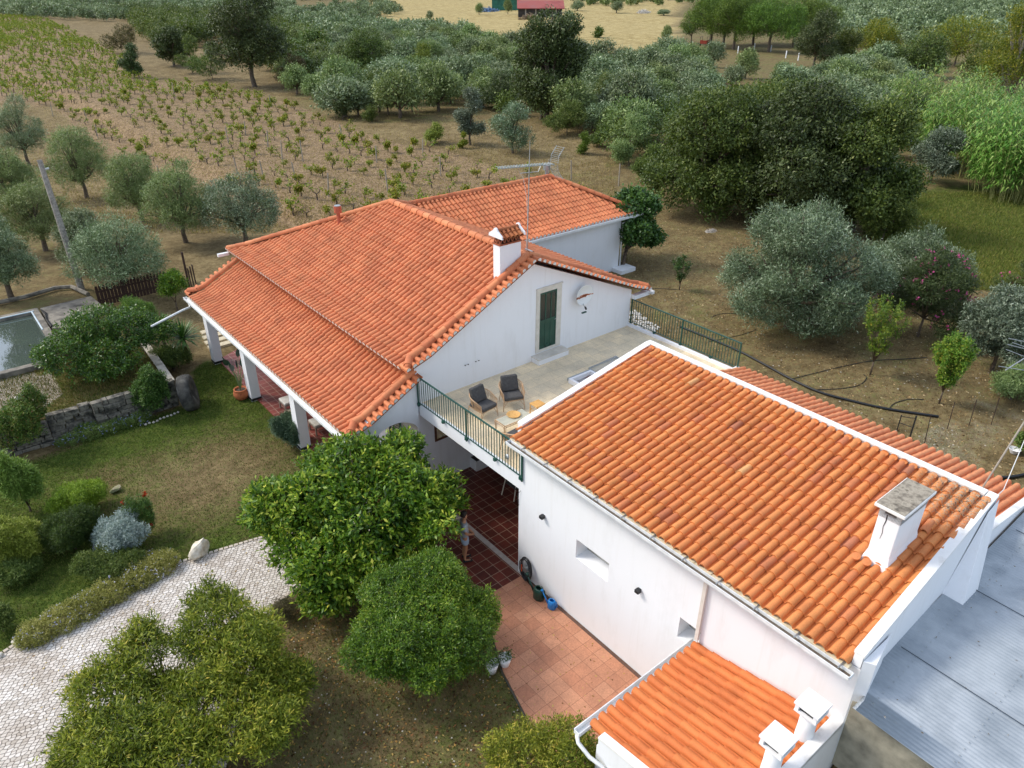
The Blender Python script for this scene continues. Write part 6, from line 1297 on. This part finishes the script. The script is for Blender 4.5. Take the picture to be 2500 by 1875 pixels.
for a in [(875, 282, 78, 88), (948, 280, 62, 82), (1006, 273, 52, 82), (1070, 266, 58, 82), (1474, 277, 62, 92), (1552, 302, 92, 95), (1640, 222, 78, 70), (1710, 205, 62, 58), (1788, 210, 58, 56), (1819, 193, 66, 68), (1740, 165, 60, 55), (1660, 175, 62, 50), (1905, 205, 56, 50), (1960, 245, 95, 62), (1600, 165, 70, 52), (1240, 35, 22, 34), (1389, 48, 26, 24), (1170, 36, 22, 26), (1505, 32, 36, 24), (1620, 38, 34, 16), (1627, 100, 30, 34), (1050, 52, 20, 22), (1410, 26, 36, 26)]:
    k_ = used_n; nm = ['first', 'second', 'third', 'fourth', 'fifth', 'sixth', 'seventh', 'eighth', 'ninth', 'tenth', 'eleventh']
    if k_ < 4: l_ = nm[k_]+' from the left of four small olive trees at the front of the grove'
    elif k_ < 6: l_ = ['slim olive tree with a visible trunk right of the central holm oak', 'round olive tree on bare soil right of the slim one'][k_-4]
    elif k_ < 15: l_ = 'olive tree on soil below the pines, '+['the far left of them', 'the middle front', 'the right front', 'the right end near the white posts', 'the middle back', 'the left back', 'the gap above the thicket', 'the dense clump above the thicket', 'the left back corner by the straw field'][k_-6]
    else: l_ = 'tiny olive tree on the straw field, '+['left of the green shed', 'in front of the red roofed shed', 'farthest left near the scrap pile', 'right of the red roofed shed', 'at its right end by the pines', 'lower right beside the pines', 'left end of the field', 'behind the small round bushes'][k_-15]
    put(*a, l_)
PG = [[(720, 68), (790, 60), (930, 70), (985, 95), (1015, 75), (1080, 82), (1170, 110), (1330, 150), (1500, 165), (1640, 150), (1690, 150), (1760, 250), (1640, 330), (1520, 350), (1430, 320), (1180, 265), (1020, 290), (870, 295), (700, 240), (690, 120)],
      [(1900, 240), (1990, 200), (2200, 160), (2260, 175), (2220, 330), (2160, 400), (2060, 300), (1960, 270)],
      [(0, 8), (720, 8), (720, 40), (930, 12), (980, 30), (860, 62), (720, 62), (0, 45)]]
cnt = 0; stuff_pts = []
rq = random.Random(99)
for gi, poly in enumerate(PG):
    ws = [Vector(G(*p)) for p in poly]; x0, x1 = min(w_.x for w_ in ws), max(w_.x for w_ in ws); y0, y1 = min(w_.y for w_ in ws), max(w_.y for w_ in ws); st2 = (5.0, 4.6, 8.0)[gi]; wp = [(w_.x, w_.y) for w_ in ws]
    x = x0
    while x < x1:
        y = y0
        while y < y1:
            xx, yy = x+rq.uniform(-1.1, 1.1), y+rq.uniform(-1.1, 1.1)
            if inpoly(xx, yy, wp) and rq.random() < .93: stuff_pts.append((xx, yy, gi))
            y += st2
        x += st2
stuff_pts.sort(key=lambda p: (Vector((p[0], p[1], 1))-CAM).length)
ind = stuff_pts[:225]; rest = stuff_pts[225:]
for xx, yy, gi in ind:
    pr_ = PR[used_n % 8]; used_n += 1; t = copy_tree(pr_[0]); t.location = (xx, yy, gh(xx, yy)); t.rotation_euler = (0, 0, rq.uniform(0, 6.28)); s_ = rq.uniform(.85, 1.5); t.scale = (s_, s_*rq.uniform(.85, 1.15), s_*rq.uniform(.8, 1.1))
    px_, py_ = project((xx, yy, 2)); side = 'left of the central holm oak' if px_ < 1230 else ('right behind the central holm oak' if px_ < 1440 else ('between the central holm oak and the pines' if px_ < 1700 else ('above the oak thicket' if px_ < 2010 else 'beside the cane brake')))
    if gi == 2: side = 'along the top left edge'
    dp_ = 'front part' if py_ > 210 else ('middle part' if py_ > 140 else 'far part')
    t['label'] = 'grove olive, '+dp_+', '+side; t['group'] = 'olive trees, '+dp_+' of the grove '+side
print('grove', len(ind), len(rest))
def mass(name, label, pts, mt, leaf, ncl, seed, D=4.6, H=3.8, cat='grove'):
    rg = np.random.default_rng(seed); prs = []
    for k in range(3):
        o = crown('tmp', blobcloud(seed+k, 5, D/2, H*.85, H*.12, (.45, .62), .8), ncl, 6, leaf, .4, mt, None, seed=seed+k, low=-.7, aspect=.6)
        V = np.empty(len(o.data.vertices)*3, np.float32); o.data.vertices.foreach_get('co', V); A = np.empty(len(o.data.vertices), np.float32); o.data.attributes['v'].data.foreach_get('value', A); prs.append((V.reshape(-1, 3), A)); bpy.data.objects.remove(o)
    VV = []; AA = []
    for i, (x, y) in enumerate(pts):
        V, A = prs[i % 3]; a = rg.uniform(0, 6.28); s_ = rg.uniform(.8, 1.3); c_, n_ = math.cos(a), math.sin(a); Q = V*s_; Q = np.stack([Q[:, 0]*c_-Q[:, 1]*n_+x, Q[:, 0]*n_+Q[:, 1]*c_+y, Q[:, 2]+gh(x, y)], 1); VV.append(Q); AA.append(np.clip(A*.8+rg.uniform(-.1, .3), 0, 1))
    VV = np.vstack(VV); o = npmesh(name, VV, np.arange(len(VV)).reshape(-1, 4), mt, None, {'v': np.concatenate(AA)}); return tag(o, label, cat, kind='stuff')
if rest: mass('olive_grove', 'far olive trees beyond the nearer grove', [(p[0], p[1]) for p in rest], OLIVE, .5, 130, 850)
def wpts(poly, step, seed, keep=1.):
    rq = random.Random(seed); ws = [Vector(G(*p)) for p in poly]; wp = [(w_.x, w_.y) for w_ in ws]; out = []; x = min(p[0] for p in wp)
    while x < max(p[0] for p in wp):
        y = min(p[1] for p in wp)
        while y < max(p[1] for p in wp):
            xx, yy = x+rq.uniform(-.4, .4)*step, y+rq.uniform(-.4, .4)*step
            if inpoly(xx, yy, wp) and rq.random() < keep: out.append((xx, yy))
            y += step
        x += step
    return out
mass('far_olive_hillside', 'distant grey-green olive groves covering the slope at the upper right', wpts([(1990, -12), (2010, 60), (2060, 110), (2200, 120), (2350, 105), (2560, 160), (2700, -12)], 6.5, 3), OLIVE, .6, 110, 860)
mass('far_olive_groves', 'distant trees along the very top of the photo', wpts([(-60, -14), (-60, 6), (700, 6), (1190, -2), (1180, -14)], 13, 4, .8)+wpts([(1370, -14), (1400, 18), (1690, 12), (2000, 0), (2000, -14)], 12, 5, .8), OLIVEG, .8, 90, 870)
mass('scrub_thicket', 'tangled oak scrub at the far edge of the vineyard on the left', wpts([(300, 45), (560, 60), (720, 90), (800, 150), (800, 230), (700, 215), (560, 110), (440, 120), (360, 110)], 4.6, 6, .85), OAKG, .32, 300, 880, 5.0, 4.6)
mass('hillside_scrub', 'bushes and undergrowth filling the gaps of the olive hillside', wpts([(700, 90), (1000, 110), (1350, 160), (1700, 180), (1740, 330), (1600, 450), (1500, 400), (1330, 300), (1180, 285), (1020, 280), (800, 270)], 7.5, 16, .4), SCRUB, .26, 200, 885, 3.2, 2.4)
mass('bank_scrub', 'low bushes around the oak thicket and along its bank', wpts([(1460, 330), (1560, 420), (1640, 520), (1700, 545), (1880, 560), (2200, 600), (2230, 480), (2300, 330), (2200, 200), (2000, 200), (1800, 260)], 4.5, 17, .8), OAKG, .2, 260, 886, 3.4, 2.6)
# stone pines
def pine(label, px, py, wpx, hpx, seed):
    p = G(px, py); s = pxm(p); R_ = wpx/s/2; H = hpx/s/.95; R_ *= 1.3; bl = [(0, 0, H*.54, R_*.8, R_*.8, H*.36)]+[(R_*.6*math.cos(k*1.05), R_*.6*math.sin(k*1.05), H*(.36+.14*(k % 2)), R_*.5, R_*.5, H*.24) for k in range(6)]
    tree('stone_pine', label, 'tree', p, bl, PINE, seed, r0=.28, group='stone pines by the straw field', ncl=3400, nlf=9, leaf=.4, rc=.45, aspect=.2, up=1.2, low=-.6, fork=.7, tw=1, lump=.3, bark=BARK)
for k, (px, py, w_, h_, lab) in enumerate([(1732, 116, 105, 135, 'stone pine at the left end of the group, the red cart by its trunk'), (1765, 112, 100, 138, 'stone pine second from the left'), (1790, 121, 112, 145, 'stone pine with the thickest trunk in front of the group'), (1838, 110, 110, 128, 'stone pine in the middle of the group'), (1876, 127, 115, 135, 'stone pine right of the middle, set forward'), (1935, 115, 125, 122, 'stone pine at the right end of the group'), (1978, 110, 90, 112, 'smaller stone pine at the back right')]): pine(lab, px, py, w_, h_, 900+k)
P2('small_oak', 'small dark oak left of the stone pines', 'tree', 1687, 106, 52, 56, OAK, 910, 5, 500, 8, .4, .15, z0=.25, rc=.4)
# red cart, hut, white posts
p = G(1719, 112); t = thing('farm_trailer', 'small red farm trailer parked under the stone pines', 'trailer', p, .4); RED = mat('faded red paint', ['#8e3424', '#a8432e'], 5)
MB().box((-1.0, -.8, .5), (1.0, .8, .6)).box((-1.0, -.8, .6), (1.0, -.74, 1.2)).box((-1.0, .74, .6), (1.0, .8, 1.2)).box((-1, -.739, .6), (-.94, .739, 1.2)).build('body', RED, t, local=True); MB().tube([(-1, -.8, 1.2), (-1, -.8, 1.9), (1, -.8, 1.9), (1, -.8, 1.2)], .04, 6).tube([(-1, .8, 1.2), (-1, .8, 1.9), (1, .8, 1.9), (1, .8, 1.2)], .04, 6).build('hoop_frame', BLACK, t, local=True)
for sy in (-.95, .95): MB().tube([(0, sy-.1, .38), (0, sy+.1, .38)], .38, 16).build('wheel', BLACK, t, local=True)
p = G(2140, 163); s = pxm(p); t = thing('white_hut', 'tiny white hut half buried in trees at the upper right', 'hut', p, .9); w_ = 20/s; m = MB(); m.box((-w_, -w_, 0), (w_, w_, 24/s)); m.build('wall', WHITE, t, local=True); MB().slab([(-w_*1.15, -w_*1.15, 24/s), (w_*1.15, -w_*1.15, 24/s), (w_*1.15, w_*1.15, 27/s), (-w_*1.15, w_*1.15, 27/s)], (0, 0, .1)).build('roof', TILE_BACK, t, local=True)
for k, (px, py) in enumerate([(1729, 122), (1801, 130), (1841, 122), (1881, 127), (1918, 142), (1948, 148), (1690, 118)]):
    p = G(px, py); o = MB().box((p.x-.07, p.y-.07, p.z), (p.x+.07, p.y+.07, p.z+1.3)).build('fence_post', WHITE); tag(o, ['second', 'third', 'fourth', 'fifth', 'sixth', 'rightmost', 'leftmost'][k]+' white fence post in the line below the stone pines', 'fence post', 'white fence posts below the stone pines')
# far shed with red roof
p = G(1320, 42); s = pxm(p); d_ = Vector((RT.x, RT.y, 0)).normalized(); u_ = Vector((FW.x, FW.y, 0)).normalized(); t = thing('farm_shed', 'distant farm shed with a rusty red roof and dark open front', 'shed', p)
W_, H_ = 55/s, 18/s; q = lambda a, b, z: p+d_*a+u_*b+Vector((0, 0, z))
m = MB(); m.slab([q(-W_, 0, 0), q(W_*.95, 0, 0), q(W_*.95, W_*.9, 0), q(-W_, W_*.9, 0)], (0, 0, H_)); m.build('wall', mat('dark boards', ['#201c1a', '#3a3430'], 1), t)
MB().slab([q(-W_*1.05, -1, H_+.02), q(W_*1.05, -1, H_+.02), q(W_*1.05, W_, H_*1.9), q(-W_*1.05, W_, H_*1.9)], (0, 0, .25)).build('roof', mat('rusty red sheet', ['#7d3630', '#93453c', '#86504a'], .2), t)
for k in range(4): a = -W_*.7+k*W_*.45; MB().slab([q(a, -.12, 0), q(a+.5, -.12, 0), q(a+.5, -.12, H_), q(a, -.12, H_)], tuple(u_*.1)).build('support_post', mat('pale post', ['#9a9084']), t)
p2 = G(1235, 25); t = thing('green_barn', 'distant green netted shed left of the red roof', 'shed', p2); s2 = pxm(p2); q = lambda a, b, z: p2+d_*a+u_*b+Vector((0, 0, z)); w2, h2 = 34/s2, 24/s2
MB().slab([q(-w2, 0, 0), q(w2, 0, 0), q(w2, w2, 0), q(-w2, w2, 0)], (0, 0, h2)).build('wall', mat('green netting', ['#1f5a48', '#2c6b56', '#1a4a3c'], .4), t); MB().slab([q(-w2*1.05, -.5, h2+.01), q(w2*1.05, -.5, h2+.01), q(w2*1.05, w2, h2*1.15), q(-w2*1.05, w2, h2*1.15)], (0, 0, .2)).build('roof', mat('green roof', ['#2c5a4c', '#3d6b5c'], .4), t)
def heap(name, label, px, py, wpx, hpx, cols, seed, cat):
    p = G(px, py); s = pxm(p); rq = random.Random(seed); m = MB(); R_ = wpx/s/2; H = hpx/s
    for i in range(130):
        a = rq.uniform(0, 6.28); r_ = R_*math.sqrt(rq.random()); z = H*(1-(r_/R_)**1.5)*rq.random(); c = Vector((r_*math.cos(a), r_*.6*math.sin(a), z)); e = Vector((rq.gauss(0, 1), rq.gauss(0, 1), rq.gauss(0, .4))).normalized()*R_*rq.uniform(.08, .3); m.bar(c-e, c+e, R_*.035, R_*rq.uniform(.02, .09))
    o = m.build(name, mat(label[:10], cols, 2)); o.location = p; return tag(o, label, cat)
heap('rubble_heap', 'pale broken stones on the dry slope near the oak thicket', 1735, 565, 34, 6, ['#cfc9c0', '#a89f92'], 44, 'rubble'); heap('brushwood_pile', 'heap of dry branches in front of the distant red roofed shed', 1292, 47, 60, 16, ['#4f4030', '#7d6a50', '#a08c6c'], 1, 'pile'); heap('scrap_pile', 'pile of scrap and blue tarpaulin left of the green shed', 1193, 28, 60, 10, ['#4a5560', '#7d8a94', '#3f78b0', '#b8bcc0'], 2, 'pile'); heap('rubble_heap', 'white rubble heap on the straw field at the top right of centre', 1570, 32, 38, 10, ['#b5aea2', '#d8d2c8'], 3, 'rubble'); heap('timber_pile', 'grey timber lying right of the red roofed shed', 1360, 33, 36, 6, ['#7a7266', '#a39b8e'], 4, 'pile')
for k, (px, py, w_) in enumerate([(1378, 82, 20), (1460, 92, 20)]): P2('round_bush', ['round dark bush on the straw field, left one', 'round dark bush on the straw field, right one'][k], 'shrub', px, py, w_, 20, OAKG, 920+k, 4, 260, 8, .5, .05, z0=.03, rc=.5, low=-1)

# ------------------------------------------------------------------ vineyard
row = Vector((-.225, .974, 0)); perp = Vector((.974, .225, 0)); VT = []; VSTUFF = []
wp = [tuple(G(*p))[:2] for p in [(-10, 30), (120, 50), (250, 112), (380, 205), (520, 215), (700, 258), (830, 308), (960, 355), (1100, 375), (1180, 405), (1380, 455), (1500, 480), (1460, 560), (1200, 560), (850, 620), (640, 560), (560, 470), (470, 440), (360, 400), (250, 360), (130, 262), (-10, 235)]]
rq = random.Random(55); o0 = Vector((4, 24, 0))
for i in range(-60, 60):
    for j in range(-30, 170):
        p = o0+perp*(i*2.35)+row*(j*1.75)+Vector((rq.uniform(-.25, .25), rq.uniform(-.3, .3), 0))
        if inpoly(p.x, p.y, wp) and rq.random() < .8 and not (-1.5 < p.x < 19 and p.y < 21):
            px, py = project((p.x, p.y, 1))
            if -30 < px < 2500: VT.append((p.x, p.y))
VT.sort(key=lambda p: (Vector((p[0], p[1], 1))-CAM).length)
def vine_mesh(seed, nl, leaf, sc=1.):
    rq = random.Random(seed); m = MB(); m.tube([(0, 0, -.05), (.05, .02, .2), (-.02, 0, .42)], [.06, .05, .045], 6); tips = []
    for k in range(rq.randint(3, 5)):
        a = rq.uniform(0, 6.28); e = Vector((math.cos(a)*rq.uniform(.25, .55), math.sin(a)*rq.uniform(.25, .55), rq.uniform(.55, .95))); m.tube([(-.02, 0, .4), (e.x*.5, e.y*.5, .5), tuple(e)], [.03, .02, .008], 5); tips.append(e)
    return m, [(e.x, e.y, e.z, .22, .22, .2) for e in tips]+[(t_.x*.5, t_.y*.5, .6, .15, .15, .15) for t_ in tips[:2]]
VP = []
for k in range(7):
    m, bl = vine_mesh(k, 1, 1); lab = 'leafy yellow-green grapevine in the rows of the dry vineyard' if k % 7 < 4 else 'nearly bare dark grapevine in the rows of the dry vineyard'
    t = thing('grapevine', lab, 'grapevine', (0, 0, -50), 0, 'leafy grapevines of the vineyard' if k % 7 < 4 else 'nearly bare grapevines of the vineyard'); m.build('trunk', BARK, t, local=True); crown('leaves', bl, (34, 46, 26, 60, 10, 6, 13)[k], 6, .16, .15, VINE, t, seed=k+960, low=-1, aspect=.85, shell=.4, inner=.4); VP.append([t, False])
rq = random.Random(56)
for i, (x, y) in enumerate(VT[:285]):
    k = rq.choice([0, 0, 1, 2, 2, 3, 4, 5, 6]); pr_ = VP[k]; t = copy_tree(pr_[0]) if pr_[1] else pr_[0]; pr_[1] = True
    t.location = (x, y, gh(x, y)); t.rotation_euler = (0, 0, rq.uniform(0, 6.28)); s_ = rq.uniform(.6, 1.08); t.scale = (s_, s_, s_*rq.uniform(.85, 1.1))
    px_, py_ = project((x, y, 1)); where = 'right behind the ridge of the house' if px_ > 640 and py_ > 380 else ('near the olive trees on the left' if py_ > 330 else ('in the middle rows of the vineyard' if px_ < 620 else 'towards the dark oaks at the back'))
    kd = 'leafy yellow-green' if k < 4 else 'nearly bare dark'; t['label'] = kd+' grapevine '+where; t['group'] = kd+' grapevines '+where
print('vines', len(VT))
def vine_mass():
    rg = np.random.default_rng(4); prs = []
    for k in range(5):
        o = crown('tmp', vine_mesh(20+k, 1, 1)[1], (22, 30, 12, 5, 40)[k], 4, .2, .14, VINE, None, seed=k, low=-1, aspect=.8, shell=.4); V = np.empty(len(o.data.vertices)*3, np.float32); o.data.vertices.foreach_get('co', V); A = np.empty(len(o.data.vertices), np.float32); o.data.attributes['v'].data.foreach_get('value', A); prs.append((V.reshape(-1, 3), A)); bpy.data.objects.remove(o)
    VV = []; AA = []; tr = MB()
    for (x, y) in VT[285:]:
        V, A = prs[rg.integers(5)]; a = rg.uniform(0, 6.28); c_, n_ = math.cos(a), math.sin(a); z = gh(x, y); VV.append(np.stack([V[:, 0]*c_-V[:, 1]*n_+x, V[:, 0]*n_+V[:, 1]*c_+y, V[:, 2]+z], 1)); AA.append(A); tr.tube([(x, y, z), (x+.05, y, z+.5)], .05, 4, cap=False)
    VV = np.vstack(VV); tag(npmesh('far_grapevines', VV, np.arange(len(VV)).reshape(-1, 4), VINE, None, {'v': np.concatenate(AA)}), 'far rows of small yellow-green grapevines', 'grapevines', kind='stuff'); tag(tr.build('far_vine_trunks', BARK), 'dark stumps of the far grapevine rows', 'grapevines', kind='stuff')
if len(VT) > 285: vine_mass()
STK = mat('vineyard stake', ['#7d7468', '#a09789'], 8)
sm_ = MB().box((-.035, -.035, 0), (.035, .035, 1.6)); first = None
for i, (px, py) in enumerate([(428, 240), (655, 365), (690, 400), (740, 395), (600, 330), (558, 350), (395, 445), (580, 425), (662, 262), (722, 440), (838, 350), (920, 398), (947, 470), (1076, 430), (802, 480), (1340, 440), (1510, 455), (1032, 380), (240, 340), (1395, 440), (645, 440), (300, 460), (130, 285), (215, 300)]):
    p = G(px, py)
    if first is None: first = sm_.build('vineyard_stake', STK); o = first
    else: o = first.copy(); COL.objects.link(o)
    o.location = p; o.rotation_euler = (rq.uniform(-.08, .08), rq.uniform(-.08, .08), 0); o.scale = (1, 1, rq.uniform(.8, 1.15)); tag(o, 'thin grey wooden stake between the vines', 'stake', 'grey stakes of the vineyard')
scatter_blades('vineyard_weeds', 'dry weeds between the vine rows', 60000, lambda rg, n: np.array([tuple(G(rg.uniform(0, 1500), 170+rg.random()**.7*400)) for _ in range(n)]), .14, .022, DRYG, 406)

# ------------------------------------------------------------------ person under the lemon tree
def skin(name, V, E_, Rr, mt, parent, sub=2):
    me = bpy.data.meshes.new(name); me.from_pydata(V, E_, []); me.materials.append(mt); o = bpy.data.objects.new(name, me); COL.objects.link(o); o.parent = parent
    md = o.modifiers.new('skin', 'SKIN'); md.use_smooth_shade = True
    if not me.skin_vertices: me.skin_vertices.new() if hasattr(me.skin_vertices, 'new') else None
    for i, r in enumerate(Rr): me.skin_vertices[0].data[i].radius = r if isinstance(r, tuple) else (r, r)
    me.skin_vertices[0].data[0].use_root = True
    s_ = o.modifiers.new('sub', 'SUBSURF'); s_.levels = sub; s_.render_levels = sub
    return o
t = thing('person', 'person in grey t-shirt and pale blue shorts, hands clasped, beside the lemon tree', 'person', (-.92, 1.36, .035), R(-115))
SK = mat('skin', ['#a87858', '#b88868'], 6, rough=.6)
V = [(0,0,.93)]; E_ = []; Rr = [(.125,.085)]
def ad(p, r, par): V.append(p); Rr.append(r); E_.append((par, len(V)-1)); return len(V)-1
a = ad((0,.0,1.12), (.105,.07), 0); b = ad((0,-.01,1.34), (.125,.08), a); c = ad((0,0,1.45), (.07,.06), b); d = ad((0,.02,1.53), .052, c); e = ad((0,.03,1.62), (.078,.09), d); ad((0,.02,1.70), (.066,.078), e)
for s in (-1, 1):
    x = ad((s*.16,-.01,1.39), .055, b); x = ad((s*.22,.0,1.14), .042, x); x = ad((s*.10,.20,.98), .032, x); h = ad((s*.03,.26,.94), (.034,.02), x)
    for k in range(5):
        f0 = ad((-s*.01*(1 if k < 4 else -2), .275+.004*k, .955-.016*k), .011, h); ad((-s*.045 if k < 4 else s*.02, .285+.003*k, .95-.018*k), .009, f0)
    x = ad((s*.09,0,.86), .085, 0); x = ad((s*.10,.015,.50), .058, x); x = ad((s*.10,-.02,.28), .05, x); x = ad((s*.10,-.03,.08), .036, x); x = ad((s*.11,.06,.035), (.04,.03), x); ad((s*.12,.16,.025), (.038,.022), x)
skin('body', V, E_, Rr, SK, t)
skin('t_shirt', [(0,0,.83), (0,0,1.12), (0,-.01,1.33), (0,0,1.43), (-.17,-.01,1.38), (-.215,0,1.20), (.17,-.01,1.38), (.215,0,1.20)], [(0,1),(1,2),(2,3),(2,4),(4,5),(2,6),(6,7)], [(.18,.14), (.175,.135), (.19,.135), (.09,.08), .082, .075, .082, .075], mat('grey cotton', ['#8f9498', '#a3a8ac'], 8, rough=.9), t)
skin('shorts', [(0,0,.98), (0,0,.86), (.1,0,.80), (.105,.01,.60), (-.1,0,.80), (-.105,.01,.60)], [(0,1),(1,2),(2,3),(1,4),(4,5)], [(.19,.145), (.19,.145), .125, .115, .125, .115], mat('pale blue cotton', ['#8fa0b4', '#a3b2c2'], 8, rough=.9), t)
bm = bmesh.new(); bmesh.ops.create_icosphere(bm, subdivisions=3, radius=1)
for v in bm.verts:
    q = v.co.copy(); f = q.y > .25 and q.z < .35; r = .80 if f else 1+.05*math.sin(q.x*17)*math.cos(q.z*15+q.y*9); v.co = Vector((q.x*.098*r, q.y*.115*r+.015-(.02 if f else 0), q.z*.11*r+1.685))
me = bpy.data.meshes.new('hair'); bm.to_mesh(me); bm.free(); me.materials.append(mat('dark hair', ['#1c1613', '#33281f'], 40, rough=.7, bump=.8)); o = bpy.data.objects.new('hair', me); COL.objects.link(o); o.parent = t
m = MB()
for s in (-1, 1): m.lathe((s*.032, .112, 1.645), [(.004, -.004), (.011, 0), (.006, .006)], 8, axis=(0, 1, 0))
m.build('eyes', DARK, t, local=True); m = MB(); m.lathe((0, .118, 1.615), [(.014, 0), (.012, .012), (.004, .022)], 8, axis=(0, 1, -.3)); m.box((-.025, .108, 1.578), (.025, .118, 1.586)); m.build('nose_and_mouth', mat('lip tone', ['#8a5644']), t, local=True)
m = MB()
for s in (-1, 1): m.box((s*.11-.05, -.08, -.0), (s*.11+.05, .20, .05))
m.build('shoes', BLACK, t, bevel=.02, local=True)
